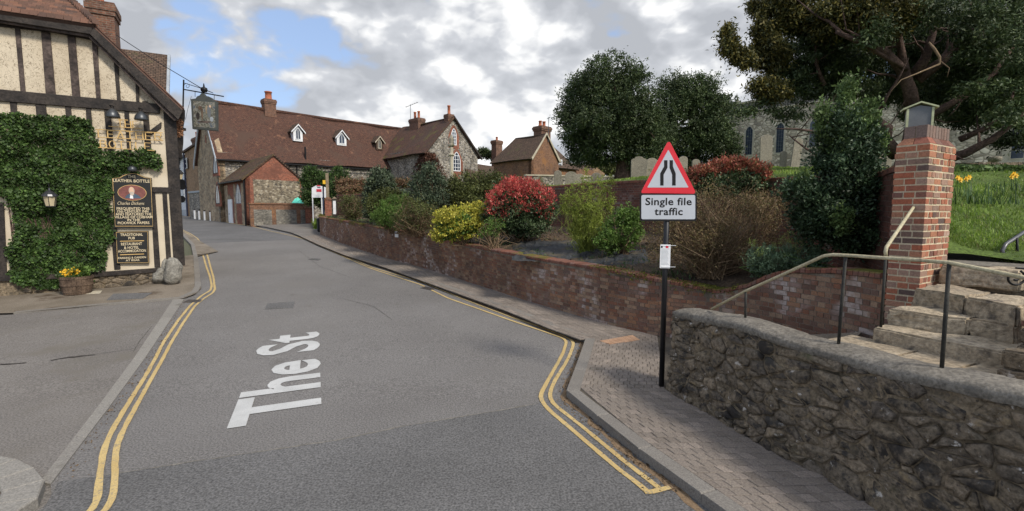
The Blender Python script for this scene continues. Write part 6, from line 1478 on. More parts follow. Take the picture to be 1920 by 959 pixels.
shrub('photinia_bush', 'large round photinia bush covered in red new leaves in the middle of the bed', 'shrub', bb(975, 14.6), phb, 'lf_photinia', 620, 28, .075, 40, .14, inner='lf_holly', extra=[('red_leaves', [Bp(*b) for b in ((975, 372, 14.5, 60, 37, .95), (938, 388, 14.3, 27, 34, .5), (1012, 382, 14.5, 28, 36, .5), (970, 350, 14.5, 42, 18, .7))], 800, 13, .065, 'lf_red')])
shrub('golden_shrub', 'low rounded bright yellow variegated shrub left of the red bush', 'shrub', bb(868, 14.6), [Bp(*b) for b in ((868, 418, 14.6, 46, 30, .65), (840, 432, 14.5, 28, 22, .5), (895, 415, 14.8, 26, 28, .5), (885, 398, 14.9, 22, 14, .35))], 'lf_gold', 620, 26, .07, 10, .10, inner='lf_green')
shrub('forsythia', 'upright lime yellow twiggy shrub left of the road sign', 'shrub', bb(1100, 12.2), [Bp(*b) for b in ((1104, 430, 12.2, 34, 30, .4), (1100, 405, 12.2, 28, 24, .35))] + [Bp(1100 + dx * 1.0, 412 - dy * .5 - 10, 12.2 + random.uniform(-.2, .2), 5.5, dy * .5, .07) for dx, dy in ((-46, 34), (-38, 46), (-29, 54), (-20, 60), (-10, 76), (0, 84), (9, 72), (19, 64), (28, 72), (37, 62), (46, 74), (-42, 20), (44, 34))], 'lf_lime', 760, 15, .042, 120, .07, 'lf_lime', .45, up=.9, twr=.004)
shrub('spurge', 'leafy mid green shrub tucked behind the left edge of the road sign', 'shrub', bb(1168, 11.4), [Bp(*b) for b in ((1165, 435, 11.4, 36, 32, .4), (1180, 405, 11.4, 22, 18, .25), (1150, 455, 11.2, 30, 16, .35))], 'lf_green', 330, 26, .06, 24, .09)
shrub('olive_shrub', 'big loose olive green shrub behind the golden bush', 'shrub', bb(890, 21), [Bp(*b) for b in ((890, 352, 21, 50, 26, 1.0), (865, 368, 21, 36, 28, .8), (920, 350, 21, 30, 24, .7), (885, 380, 20.5, 44, 24, .9))], 'lf_olive', 800, 26, .09, 60, .2, up=.1)
shrub('grey_shrub', 'tall grey green shrub with bare brown stems in front of the flint wing', 'shrub', bb(800, 20), [Bp(*b) for b in ((803, 340, 20.2, 24, 28, .6), (790, 360, 20, 30, 30, .6), (820, 365, 20, 20, 30, .5), (805, 318, 20.2, 10, 12, .25), (800, 385, 20, 34, 26, .6))], 'lf_grey', 560, 22, .09, 80, .18)
shrub('twiggy_shrub', 'sparse grey brown twiggy shrub just left of the golden bush', 'shrub', bb(780, 17), [Bp(*b) for b in ((780, 402, 17, 40, 30, .7), (760, 412, 16.8, 28, 20, .5), (800, 410, 16.8, 22, 24, .5))], 'lf_olive', 260, 16, .06, 210, .2, 'twig', twr=.008)
shrub('conifer_shrub', 'bright green feathery low conifer behind the mossy end of the garden wall', 'shrub', bb(735, 18), [Bp(*b) for b in ((722, 405, 18, 20, 22, .45), (745, 388, 18.4, 26, 20, .45), (738, 408, 17.8, 30, 20, .45))], 'lf_green', 420, 26, .08, 12, .13, asp=.3, up=.9)
shrub('pale_leaved_shrub', 'shrub with narrow yellow green and pinkish leaves before the dark evergreen', 'shrub', bb(722, 20.5), [Bp(*b) for b in ((722, 375, 20.5, 26, 18, .5), (705, 385, 20.3, 14, 14, .35), (742, 372, 20.5, 16, 12, .35))], 'lf_olive', 240, 22, .13, 14, .16, asp=.3)
shrub('evergreen_shrub', 'tall narrow dark green shrub near the far end of the garden bed', 'shrub', bb(712, 22.5), [Bp(*b) for b in ((712, 345, 22.6, 24, 26, .6), (705, 372, 22.5, 20, 30, .5), (728, 362, 22.5, 14, 26, .4), (702, 395, 22.4, 16, 18, .4))], 'lf_grey', 560, 24, .10, 30, .18, inner='lf_yew')
shrub('bare_shrub', 'small bare grey brown shrub at the far end of the bed by the curved wall', 'shrub', bb(658, 26), [Bp(*b) for b in ((660, 385, 26, 24, 22, .7), (665, 395, 25.6, 20, 14, .5))], 'lf_olive', 140, 16, .08, 130, .2, twr=.012)
shrub('small_shrub', 'small leggy shrub with sparse pale leaves between the golden and red bushes', 'shrub', bb(925, 13.4), [Bp(*b) for b in ((925, 425, 13.4, 20, 18, .25), (912, 432, 13.4, 12, 16, .2))], 'lf_green', 70, 14, .05, 26, .1)
lt = []
for _ in range(9000):
    a = W1.pos(random.uniform(.2, W1.L - .8), -.4); x, y = a.x + random.uniform(0, 3.5), a.y + random.uniform(0, 2.5); lt.append((x, y, bz(x, y) + .015))
v_, f_ = leaves(np.array(lt), nrm(rng.normal(size=(len(lt), 3)) * np.array([1, 1, .3])), rng.uniform(.03, .09, len(lt)), .7); npmesh('bed_litter', v_, f_, 'litter', kind='stuff', label='brown dead leaves and debris scattered over the garden bed', cat='leaf litter')
hdg = thing('beech_hedge', 'clipped reddish brown hedge along the top of the far churchyard wall', 'hedge', at(690, 352, 35))
hb_ = [Bp(u, 345, 36, 13, 8, .5) for u in range(640, 770, 12)] + [Bp(u, 358, 35, 13, 9, .5) for u in range(645, 720, 12)]
crown('foliage', hb_, 900, 22, .13, 'lf_hedge', hdg, .22); twigs('twigs', at(700, 362, 35.5), hb_, 60, 'twig', hdg, .01)
ib = [Bp(*b) for b in ((585, 335, 37, 18, 16, .8), (582, 362, 37, 15, 24, .8), (610, 345, 37.5, 14, 12, .8), (635, 338, 37, 18, 20, .9), (632, 365, 36.5, 18, 24, .9), (610, 372, 37, 18, 18, .8), (645, 380, 36, 12, 14, .6), (600, 330, 38, 12, 8, .8))]
shrub('ivy_bush', 'large dark ivy bush climbing behind the white noticeboard', 'shrub', at(610, 392, 37), ib, 'lf_ivy', 900, 26, .13, 20, .25, inner='lf_yew')
cr = thing('creeper', 'dark red brown creeper on the corner of the flint gabled wing', 'creeper', wf(.4, .1, 5))
pts = []
while len(pts) < 3200:
    s = random.gauss(0, 1.0); z = random.uniform(4.4, 8.5)
    if abs(s) > 2.4 * (1 - abs(z - 6.4) / 3) + .15: continue
    pts.append(tuple(wf(s, .1, z)) if s > 0 else tuple(wlf(9 + s * 1.2, .1, z)))
v_, f_ = leaves(np.array(pts), nrm(rng.normal(size=(len(pts), 3)) + np.array([0, 0, -.6])), rng.uniform(.12, .24, len(pts)), .8); npmesh('foliage', v_, f_, 'lf_creeper', cr)
far = [Bp(918, 291, 60, 14, 8, 1), Bp(905, 285, 60, 8, 6, 1)]
shrub('far_yew_tip', 'dark evergreen top showing behind the low outbuilding roof', 'tree', at(912, 300, 60), far, 'lf_yew', 120, 20, .25, 6, .3)
rg = thing('background_trees', 'low line of distant bare and evergreen trees on the horizon behind the churchyard', 'trees', at(1120, 325, 120), kind='stuff')
crown('foliage', [Bp(u, 318, 130, 14, 6 + 4 * random.random(), 3) for u in range(1085, 1190, 12)], 500, 16, .6, 'lf_olive', rg, 1.0)
# --- grass
def grass(name, pts, hgt, mat, parent=None, wd=.012, **kw):
    P = np.array(pts); n = len(P); h = hgt * rng.uniform(.5, 1.3, n); a = rng.uniform(0, 6.28, n)
    lean = np.stack([np.cos(a), np.sin(a), np.zeros(n)], 1) * (h * rng.uniform(.1, .7, n))[:, None]; sd_ = np.stack([-np.sin(a), np.cos(a), np.zeros(n)], 1) * (wd * rng.uniform(.6, 1.4, n))[:, None]
    m = P + lean * .35 + np.array([0, 0, 1]) * (h * .6)[:, None]; t = P + lean + np.array([0, 0, 1]) * (h * .85)[:, None]
    v = np.stack([P - sd_, P + sd_, m + sd_ * .7, m - sd_ * .7, t + sd_ * .1, t - sd_ * .1], 1).reshape(-1, 3)
    k = np.arange(n)[:, None] * 6; f = np.concatenate([k + np.array([0, 1, 2, 3]), k + np.array([3, 2, 4, 5])])
    return npmesh(name, v, f, mat, parent, **kw)
gp = []
for _ in range(260000):
    y = 6.0 + 34 * random.random() ** 2.6; u = random.uniform(1020, 2500)
    x = (u - 960) / F * y * 1.03; 
    xw = float(np.interp(y, [6.0, 7, 8.2, 9.4, 10.8, 12.4, 14.6, 18.2, 23], [5.05, 5.5, 6.0, 6.25, 6.05, 5.5, 5.15, 1.6, -2.6]))
    if x < xw + .12: continue
    if 1.9 > chz(x, y) : continue
    q = V((x, y)) - NL[3]; dd = -(q.dot(cb))
    if y < 8.6 and dd < 1.15: continue
    gp.append((x, y, chz(x, y) - .03))
    if len(gp) > 120000: break
gp = [p for p in gp if not (p[0] / p[1] > .8 and random.random() < .85 * max(0, 1 - abs(p[1] - 10.6 - mn.noise((p[0] * .7, p[1] * .7, 1)) * 2.2) / 1.6))]
ya = np.array([p[1] for p in gp]); grass('churchyard_grass', gp, np.interp(ya, [7, 12], [.095, .07]), 'grass', kind='stuff', label='bright green churchyard grass on the bank and around the graves', cat='grass', wd=np.maximum(.005, .00095 * ya))
cp_ = []
for _ in range(5200):
    y = random.uniform(10.6, 14); x = y * random.uniform(.86, 1.2)
    if mn.noise((x * .8, y * .8, 2)) > -.12: cp_.append((x, y, chz(x, y) + random.uniform(.0, .14)))
v_, f_ = leaves(np.array(cp_), nrm(rng.normal(size=(len(cp_), 3)) + np.array([0, -.3, .6])), rng.uniform(.06, .13, len(cp_)), .8)
npmesh('ground_cover', v_, f_, 'lf_hollytip', kind='stuff', label='pale green leafy ground cover at the top of the bank', cat='ground cover')
gp = []
for _ in range(5200):
    u = random.choice([random.uniform(960, 1500), random.uniform(640, 960)]); v = 0; x_ = random.uniform(.05, W1.L * .93); d = -.36 - abs(random.gauss(0, .5)); p = W1.pos(x_, d); k = mn.noise((x_ * .9, d * 1.2, 4))
    if k < .05: continue
    gp.append((p.x, p.y, bz(p.x, p.y)))
grass('bed_weeds', gp, .09, 'grass_dark', kind='stuff', label='low green weeds along the back of the garden wall coping', cat='weeds', wd=.012)
gg = [(p.x, p.y, g(p.y) + PH) for p in [at(u, 400, Y) for u, Y in [(random.uniform(588, 601), random.uniform(33.5, 38)) for _ in range(1600)]]]
grass('verge_grass', gg, .5, 'grass', kind='stuff', label='small patch of bright grass beneath the white noticeboard', cat='grass', wd=.05)
def daff(u, Y, n, flowers, label):
    p = at(u, 300, Y); b = V((p.x, p.y, chz(p.x, p.y))); t = thing('daffodil_clump', label, 'flowers', b, 'daffodils on the bank')
    pts = [(b.x + random.gauss(0, .30), b.y + random.gauss(0, .35), b.z - .02) for _ in range(n)]; grass('leaves', pts, .22, 'grass_dark', t, .007)
    for (fu, fv) in flowers:
        c = at(fu, fv, Y - .1); MB().tube([(c.x + .03, c.y, chz(c.x, c.y)), c], .004, 5).build('stem', 'grass_dark', t)
        mb = MB()
        for k in range(6):
            a = k * math.pi / 3; d = V((math.cos(a), -.35, math.sin(a))) ; s_ = V((-math.sin(a), 0, math.cos(a))); mb.add([c, c + d * .03 + s_ * .014, c + d * .052, c + d * .03 - s_ * .014], [(0, 1, 2, 3)])
        mb.tube([c, c + V((0, -.035, 0))], [.012, .02], 8); mb.build('flower', 'daffodil', t)
daff(1805, 8.3, 60, [(1795, 334), (1800, 338), (1811, 336), (1816, 333)], 'daffodil clump with two yellow flower groups right beside the brick pillar')
daff(1840, 7.9, 130, [], 'strappy dark daffodil leaves without flowers in the middle of the bank')
daff(1895, 8.6, 80, [(1896, 332), (1904, 330), (1900, 327)], 'daffodil clump with yellow flowers at the right edge of the bank')
# ================================================================ gravestones
def grave(u0, u1, vt, vb, Y, label, shape='round', lean=0.0, thick=.11, mat='gravestone', group='weathered gravestones in the churchyard', wide=1):
    b = at((u0 + u1) / 2, vb, Y); gz_ = chz(b.x, b.y); zb_ = b.z; w_ = (u1 - u0) * Y / F / 2; h = (vb - vt) * Y / F * 1.02
    a = V((1, random.uniform(-.15, .25), 0)).normalized(); fr = Fr((b.x, b.y), (a.x, a.y)); z0 = min(zb_, gz_) - .15; h += zb_ - z0
    O = [(-w_, 0), (w_, 0)]
    if shape == 'round': O += [(w_ * math.cos(t), h - w_ * .8 + w_ * .8 * math.sin(t)) for t in [i * math.pi / 12 for i in range(13)]]
    elif shape == 'shoulder': O += [(w_, h - w_ * .45), (w_ * .85, h - w_ * .3), (w_ * .6, h - w_ * .25), (w_ * .45, h - w_ * .08), (w_ * .2, h), (-w_ * .2, h), (-w_ * .45, h - w_ * .08), (-w_ * .6, h - w_ * .25), (-w_ * .85, h - w_ * .3), (-w_, h - w_ * .45)]
    else: O += [(w_, h - w_ * .35), (w_ * .4, h - w_ * .02), (0, h), (-w_ * .4, h - w_ * .02), (-w_, h - w_ * .35)]
    q = [(x * math.cos(lean) - z * math.sin(lean), x * math.sin(lean) + z * math.cos(lean) + z0) for x, z in O]
    o = MB().prism(fr, [(x, z) for x, z in q], -thick / 2, thick / 2).build('gravestone', mat, None, label, 'gravestone', group, bevel=.012); return o
grave(1183, 1211, 296, 337, 20, 'tall shouldered gravestone just left of the red triangle sign', 'shoulder')
grave(1211, 1233, 298, 322, 23, 'gravestone with pointed shoulders partly hidden behind the left of the triangle sign', 'point')
grave(1207, 1226, 318, 339, 20.5, 'short pale gravestone between two taller ones left of the sign', 'point')
grave(1060, 1083, 323, 347, 20, 'rounded gravestone leaning left above the upper brick wall', 'round', .05)
grave(1039, 1053, 321, 346, 21, 'narrow dark round topped gravestone nearest the red photinia bush', 'round')
grave(1080, 1096, 327, 346, 22, 'dark low gravestone leaning beside the rounded one', 'point', .08)
grave(1109, 1128, 325, 344, 20.5, 'small pale round topped gravestone left of the big yew trunk', 'round', .04)
grave(1126, 1133, 329, 342, 22, 'small dark gravestone edge behind the pale round topped one', 'point', .15)
grave(1005, 1019, 332, 347, 21, 'low worn gravestone half hidden above the red bush', 'round')
grave(1272, 1288, 295, 330, 24, 'round topped gravestone right behind the triangle sign edge', 'round')
grave(1296, 1312, 300, 325, 26, 'pale gravestone in the shade of the second yew above the red shoots', 'round')
grave(1425, 1446, 256, 314, 27, 'tall ornate headstone leaning before the first church window gap', 'shoulder', .02)
grave(1481, 1497, 262, 312, 26, 'tall thin headstone leaning right before the church wall', 'point', -.10)
grave(1462, 1474, 285, 313, 26.5, 'small grey headstone under the second church window', 'round')
grave(1638, 1655, 262, 298, 19, 'tall headstone seen just left of the reddish yew trunk', 'round', .03)
grave(1614, 1630, 268, 298, 20, 'pale headstone behind the evergreen shrub before the church', 'point')
grave(1660, 1671, 275, 297, 21, 'slim headstone behind the lower yew trunk', 'round')
ub = at(1865, 303, 15.0); ub.z = min(ub.z, chz(ub.x, ub.y) + .15)
MB().lathe((ub.x, ub.y, ub.z - .3), [(.12, 0), (.12, .3), (.07, .34), (.06, .38), (.15, .42), (.17, .5), (.16, .55), (.12, .56)], 14).build('stone_urn', 'gravestone', None, 'small squat stone urn on the lawn near the right edge', 'urn', smooth=True)
kf = Fr(at(1800, 308, 13.2), (1, -.06)); kw = thing('terrace_kerb', 'low dark stone edging wall across the bank below the stone urn', 'edging wall', at(1850, 312, 13.2))
kz = at(1800, 314, 13.2).z
for i in range(14): MB().box(kf, i * .34 - .2, i * .34 + .12, -.12, .0, kz - .25, kz + .12 + random.uniform(-.02, .02), .01).build('stone', 'rubble', kw)
M['gold'].node_tree.nodes['Principled BSDF'].inputs['Specular IOR Level'].default_value = .2
M['signframe'] = plain('signframe', (.05, .055, .05), .6)
# ================================================================ road sign
pb_ = Gd(1240, 724, PH); sgf = Fr((pb_.x - .0, pb_.y - .045), (1, .03))
rs = thing('road_sign', 'red triangle road narrows sign with Single file traffic plate on black pole', 'road sign', (pb_.x, pb_.y, pb_.z))
ptop = at(1250, 272, pb_.y).z
MB().tube([pb_ - V((0, 0, .05)), (pb_.x + .012, pb_.y, ptop)], .036, 16).build('pole', 'blackpaint_post', rs, smooth=True)
def rpoly(P, r, seg=5):
    out = []; n = len(P)
    for i in range(n):
        p = V(P[i]); a = V(P[i - 1]) - p; b = V(P[(i + 1) % n]) - p; ang = a.angle(b); k = r / math.tan(ang / 2); p1 = p + a.normalized() * k; p2 = p + b.normalized() * k
        c = p + (a.normalized() + b.normalized()).normalized() * r / math.sin(ang / 2); v1 = p1 - c; v2 = p2 - c; t = v1.angle(v2); sgn = 1 if v1.x * v2.y - v1.y * v2.x > 0 else -1
        for j in range(seg + 1): th = sgn * t * j / seg; out.append((c.x + v1.x * math.cos(th) - v1.y * math.sin(th), c.y + v1.x * math.sin(th) + v1.y * math.cos(th)))
    return out
S_ = lambda u, v: sgf.px(u, v)
A_, B_, C_ = S_(1200, 364), S_(1306, 364), S_(1254, 262)
MB().prism(sgf, rpoly([A_, B_, C_], .028), -.004, .001).build('triangle_plate', 'signred', rs)
MB().prism(sgf, rpoly([S_(1213.5, 352), S_(1291, 352), S_(1253, 281)], .006), .0012, .0025).build('white_triangle', 'signface', rs)
zz2 = lambda L: [S_(1180 + x / 3.307, 250 + y / 3.307) for x, y in L]
for L in ([(215, 168), (236, 168), (236, 215), (212, 258), (212, 325), (191, 325), (191, 250), (215, 207)], [(249, 168), (270, 168), (270, 207), (287, 250), (287, 325), (265, 325), (265, 258), (249, 215)]):
    MB().prism(sgf, zz2(L), .0027, .004).build('lane_symbol', 'black', rs)
MB().prism(sgf, rpoly([S_(1199.5, 415), S_(1306.5, 415), S_(1306.5, 362.5), S_(1199.5, 362.5)], .03), -.004, .001).build('plate_border', 'black', rs)
MB().prism(sgf, rpoly([S_(1202.5, 411.5), S_(1303.5, 411.5), S_(1303.5, 366), S_(1202.5, 366)], .022), .0012, .0025).build('plate_face', 'signface', rs)
mpx = abs(S_(1300, 380)[0] - S_(1200, 380)[0]) / 100
for s, u, v, wd in (('Single file', 1253.3, 384.8, 87), ('traffic', 1253.3, 403.5, 53)):
    vs, fs = text_verts(s, 1.0, .022, sp=1.05); xs = [q[0] for q in vs]; kx = wd * mpx / (max(xs) - min(xs)); c = S_(u, v); hh = 13.6 * mpx / .72
    MB().add([sgf(c[0] + (q[0] - (max(xs) + min(xs)) / 2) * kx, .0034, c[1] + q[1] * hh) for q in vs], fs).build('lettering', 'black', rs, recalc=False)
for v in (300, 345, 372, 404): z = S_(1250, v)[1]; MB().box(sgf, S_(1250, v)[0] - .06, S_(1250, v)[0] + .06, -.09, -.005, z - .012, z + .012).build('clip', 'metal', rs)
nf = Fr((pb_.x, pb_.y - .05), (1, -.12)); a = nf.px(1237, 503); b = nf.px(1257.5, 459)
nt_ = thing('notice', 'white printed paper notice cable tied to the black sign pole', 'notice', (pb_.x, pb_.y - .06, a[1]))
MB().box(nf, a[0], b[0], .0, .003, a[1], b[1]).build('sheet', 'whitewood', nt_)
MB().box(nf, a[0] + .008, a[0] + .03, .0032, .0045, b[1] - .045, b[1] - .02).build('mark', 'black', nt_); MB().box(nf, a[0] + .07, a[0] + .105, .0032, .0045, b[1] - .047, b[1] - .018).build('mark', 'redpaint', nt_)
tl_ = MB()
for i in range(14): z = b[1] - .06 - i * .016; tl_.box(nf, a[0] + .012, b[0] - .012 - random.random() * .03, .0032, .004, z - .002, z + .002)
tl_.build('text_lines', 'leadgrey', nt_)
for v in (461, 501): p = nf.px(1247, v); MB().tube([nf(a[0] + .02, .006, p[1]), nf(b[0] + .07, .006, p[1] + .002)], .0035, 6).build('cable_tie', 'whitewood', nt_)
# little plates
xw = min(np.linspace(0, W1.L, 900), key=lambda x: abs(ray(744, 440).x / ray(744, 440).y - W1.pos(x).x / W1.pos(x).y)); pw_ = W1.pos(xw); wfp = Fr(W1.pos(xw, .012), (W1.pos(xw + .2) - W1.pos(xw)).normalized())
if wfp.n.dot(V((-pw_.x, -pw_.y, 0))) < 0: wfp = Fr(W1.pos(xw, .012), (W1.pos(xw) - W1.pos(xw + .2)).normalized())
a = wfp.px(741, 445); b = wfp.px(747, 434.5); pl_ = thing('wall_plate', 'small white and blue plate fixed to the garden wall face', 'plate', wfp(0, 0, a[1]))
s0, s1 = min(a[0], b[0]), max(a[0], b[0]); MB().box(wfp, s0, s1, 0, .012, a[1], b[1]).build('plate', 'whitewood', pl_); MB().box(wfp, s0 + .02, s1 - .02, .0125, .015, b[1] - .10, b[1] - .03).build('mark', 'navy', pl_)
# ================================================================ far street furniture
bl0 = None; bl_px = [(365.5, 407.2, 393), (374, 408.2, 394), (384, 409.6, 395.5), (395, 411, 397), (406, 412.5, 398.5), (418, 414.5, 400), (432, 416.8, 402), (453, 420, 403.5)]
names = ['farthest', 'second farthest', 'third farthest', 'fourth farthest', 'fourth nearest', 'third nearest', 'second nearest', 'nearest']
bm_ = None
for i, (u, vb, vt) in enumerate(bl_px):
    b = at(u, vb, (46.3, 45.9, 45.2, 44.4, 43.4, 42.3, 41.2, 39.6)[i]); h = .76
    t = thing('bollard', 'short white bollard with black cap, the %s in the row by the bend' % names[i], 'bollard', b, 'white bollards along the kerb at the bend')
    if bm_ is None:
        o1 = MB().lathe(b, [(.085, -.2), (.085, 0), (.085, h * .82), (.08, h * .84)], 10).build('post', 'whitewood', t, smooth=False); o2 = MB().lathe(b, [(.09, h * .84), (.09, h * .96), (.05, h)], 10).build('cap', 'black', t); bm_ = (o1.data, o2.data)
    else:
        for nm, me in zip(('post', 'cap'), bm_): o = bpy.data.objects.new(nm, me); col.objects.link(o); o.parent = t
nb_f = Fr(at(600, 400, 34.5), (1, .12)); nb = thing('noticeboard', 'white churchyard noticeboard with red notice standing on two legs', 'noticeboard', nb_f(0, 0, 1.6))
q = lambda u, v: nb_f.px(u, v)
MB().prism(nb_f, [q(584.5, 371), q(613.5, 371), q(613.5, 352.5), q(600, 348.5), q(596, 347.5), q(592, 348.5), q(584.5, 352.5)], -.06, 0).build('board', 'whitewood', nb)
MB().box(nb_f, q(593.5, 360)[0], q(603, 360)[0], 0, .02, q(600, 360)[1], q(600, 355)[1]).build('red_notice', 'redpaint', nb)
MB().box(nb_f, q(594, 349)[0], q(601, 349)[0], 0, .02, q(600, 349.5)[1], q(600, 347.8)[1]).build('red_header', 'redpaint', nb); MB().box(nb_f, q(595, 352)[0], q(601, 352)[0], 0, .02, q(600, 352.5)[1], q(600, 351)[1]).build('line', 'navy', nb)
for u in (586, 603): MB().box(nb_f, q(u - .9, 380)[0], q(u + .9, 380)[0], -.1, -.02, 1.5, q(u, 355)[1]).build('leg', 'whitewood', nb)
bp = at(606, 390, 33.5); o = thing('blue_post', 'dark blue narrow post in front of the noticeboard', 'post', (bp.x, bp.y, g(33.5) + PH)); MB().tube([(bp.x, bp.y, g(33.5)), at(606, 351, 33.5)], .055, 8).build('shaft', 'navy', o); MB().lathe(at(606, 351, 33.5), [(.06, 0), (.06, .03), (.01, .05)], 8).build('cap', 'navy', o)
wp = at(614.5, 390, 33.2); o = thing('wooden_post', 'weathered wooden post with yellow marker beside the noticeboard', 'post', (wp.x, wp.y, g(33) + PH)); wfz = Fr((wp.x, wp.y), (1, .1)); zt_ = at(614.5, 325, 33.2).z; MB().box(wfz, -.09, .09, -.18, 0, g(33), zt_).build('shaft', 'post_wood', o, bevel=.02)
zy = at(610, 342, 33.1).z; MB().box(wfz, -.27, -.095, -.12, .02, zy - .12, zy + .14).build('yellow_marker', 'daffodil', o)
bp = Fr(at(616, 400, 31.5), (1, .3)); o = thing('brick_gate_pier', 'short brick gate pier beside the curved end of the garden wall', 'pier', bp(0, 0, 1.2)); a = bp.px(609, 375); b = bp.px(621, 375); MB().box(bp, a[0], b[0], -.4, 0, 1.0, a[1]).build('shaft', 'redbrick_far', o, uv=True); MB().prism(bp, [(a[0] - .05, a[1] + .003), (b[0] + .05, a[1] + .003), (b[0] - .08, a[1] + .16), (a[0] + .08, a[1] + .16)], -.45, .05).build('cap', 'brownbrick_far', o, uv=True)
bp = Fr(at(628, 400, 29.5), (1, .2)); o = thing('marker_post', 'dark post carrying a tall white plate at the curved wall end', 'post', bp(0, 0, 1.9)); a = bp.px(623.5, 404); b = bp.px(631, 373); MB().box(bp, a[0], b[0], -.15, 0, a[1] - .4, b[1]).build('shaft', 'timber', o); MB().prism(bp, [(a[0], b[1] + .002), (b[0], b[1] + .002), ((a[0] + b[0]) / 2, b[1] + .13)], -.15, 0).build('cap', 'post_wood', o); a2 = bp.px(625, 402); b2 = bp.px(629.5, 377); MB().box(bp, a2[0], b2[0], 0, .03, a2[1], b2[1]).build('white_plate', 'whitewood', o)
bp = at(601, 400, 31.3); MB().lathe((bp.x, bp.y, g(31.3) + PH), [(.2, 0), (.24, .1), (.25, .75), (.27, .78), (.27, .85), (.1, .95)], 12).build('litter_bin', 'black', None, 'small dark litter bin at the mouth of the entrance beside the curved wall', 'bin')
tq = MB(); n = 14; vs = []
ta, tb2 = at(541, 381, 38.6), at(569, 381, 39.4)
for i in range(n + 1):
    for j in range(7):
        p = ta.lerp(tb2, i / n); hh = max(0, math.sin(math.pi * i / n)) * (.45 + .25 * mn.noise((i * .6, 3, 1))) * (1.0 if i < 9 else .65); d = (j / 6 - .5) * 1.2
        vs.append((p.x, p.y + d + .6, p.z - .3 + hh * 1.0 * (1 - (2 * j / 6 - 1) ** 2) + .3 * min(1, hh * 4) + .05 * mn.noise((i, j, 5))))
tq.add(vs, [(i * 7 + j, (i + 1) * 7 + j, (i + 1) * 7 + j + 1, i * 7 + j + 1) for i in range(n) for j in range(6)]); tq.build('tarpaulin', 'turq', None, 'crumpled turquoise tarpaulin behind the low front wall of the annexe', 'tarpaulin', recalc=False)
cb_ = at(847, 345, 30); cz = at(847, 344, 30).z; o = thing('stone_cross_shaft', 'slender weathered stone memorial column in front of the flint gable', 'column', (cb_.x, cb_.y, cz - 1.5))
ct = at(847, 276, 30).z; MB().lathe((cb_.x, cb_.y, cz - 1.5), [(.3, 0), (.3, .9), (.14, 1.0), (.12, 1.3), (.11, ct - cz + 1.5), ], 8).build('shaft', 'dress', o); MB().lathe((cb_.x, cb_.y, ct), [(.11, 0), (.2, .06), (.2, .14), (.14, .2), (.16, .5), (.04, .75)], 8).build('finial', 'gravestone', o); MB().lathe((cb_.x, cb_.y, ct - .55), [(.12, 0), (.2, .05), (.2, .12), (.12, .16)], 8).build('collar', 'dress', o)
# ================================================================ pub signs, lamps, planter
q = lambda u, v, d=0.0: pubf.px(u, v, d)
ps = thing('pub_wall_sign', 'black two part pub wall sign with gold lettering and oval portrait', 'sign', pubf(q(250, 495)[0], .05, q(250, 495)[1]))
DB = .09
def pboard(pts, d0, d1, name, mat, e=0): return MB().prism(pubf, pts, d0, d1).build(name, mat, ps)
ub_ = [q(216, 427.5), q(289, 427.5), q(285, 334.5), q(274, 333), q(265, 329), q(258, 326), q(249, 325), q(240, 326), q(232, 329), q(224, 333.5), q(210.5, 335)]
pboard(ub_, .02, DB, 'upper_board', 'board')
cx_ = sum(p[0] for p in ub_) / len(ub_); cz_ = sum(p[1] for p in ub_) / len(ub_)
def rim(P, k, wd, name, mat='gold'):
    c = (sum(p[0] for p in P) / len(P), sum(p[1] for p in P) / len(P)); n = len(P)
    O = [(c[0] + (x - c[0]) * k, c[1] + (z - c[1]) * k) for x, z in P]; I = []
    for x, z in O: l = math.hypot(x - c[0], z - c[1]); I.append((x + (c[0] - x) / l * wd, z + (c[1] - z) / l * wd))
    mb = MB(); mb.add([pubf(x, DB + .004, z) for x, z in O + I] , [(i, (i + 1) % n, n + (i + 1) % n, n + i) for i in range(n)]); return mb.build(name, mat, ps)
rim(ub_, .965, .014, 'gilt_line')
lb_ = [q(220, 494), q(280.5, 494), q(279, 433), q(217.5, 434.5)]; pboard(lb_, .02, DB, 'lower_board', 'board'); rim(lb_, .96, .012, 'gilt_line')
def ptext(s, u, v, wpx, hpx, mat='cream_text', shear=0, nm='lettering', off=.012):
    vs, fs = text_verts(s, 1.0, off, shear=shear); xs = [p[0] for p in vs]; m_ = (max(xs) + min(xs)) / 2; a = q(u - wpx / 2, v)[0]; b = q(u + wpx / 2, v)[0]; kx = (b - a) / (max(xs) - min(xs)); hz = abs(q(u, v - hpx)[1] - q(u, v)[1]) / .7; c = q(u, v)
    MB().add([pubf(c[0] + (p[0] - m_) * kx, DB + .006, c[1] + p[1] * hz) for p in vs], fs).build(nm, mat, ps, recalc=False)
for s, u, v, wd, h in (('THE', 248, 334.5, 15, 5.5), ('LEATHER BOTTLE', 248, 342.5, 68, 5.5), ('FREQUENTED THIS', 251, 393.8, 61, 4.6), ('15th CENTURY INN', 250.5, 399, 58, 4.6), ('AND FEATURED THE', 252, 404.2, 67, 4.6), ('VILLAGE OF COBHAM', 252, 409.6, 70, 4.6), ('IN THE', 252, 415, 24, 4.6), ('PICKWICK PAPERS', 252, 420.4, 59, 4.6),
                       ('TRADITIONAL', 248, 442.5, 42, 5), ('PUB', 248, 448.8, 12, 4.6), ('RESTAURANT', 248, 459.8, 39, 5), ('& HOTEL', 248, 466.5, 28, 4.8), ('ACCOMMODATION', 249, 472.8, 52, 4.8), ('PARKING & GARDEN', 249, 484.8, 52, 3.6), ('AT REAR', 250, 489.5, 26, 3.6)): ptext(s, u, v, wd, h)
ptext('Charles Dickens', 247, 384.5, 50, 6, shear=.35, nm='signature', off=-.005)
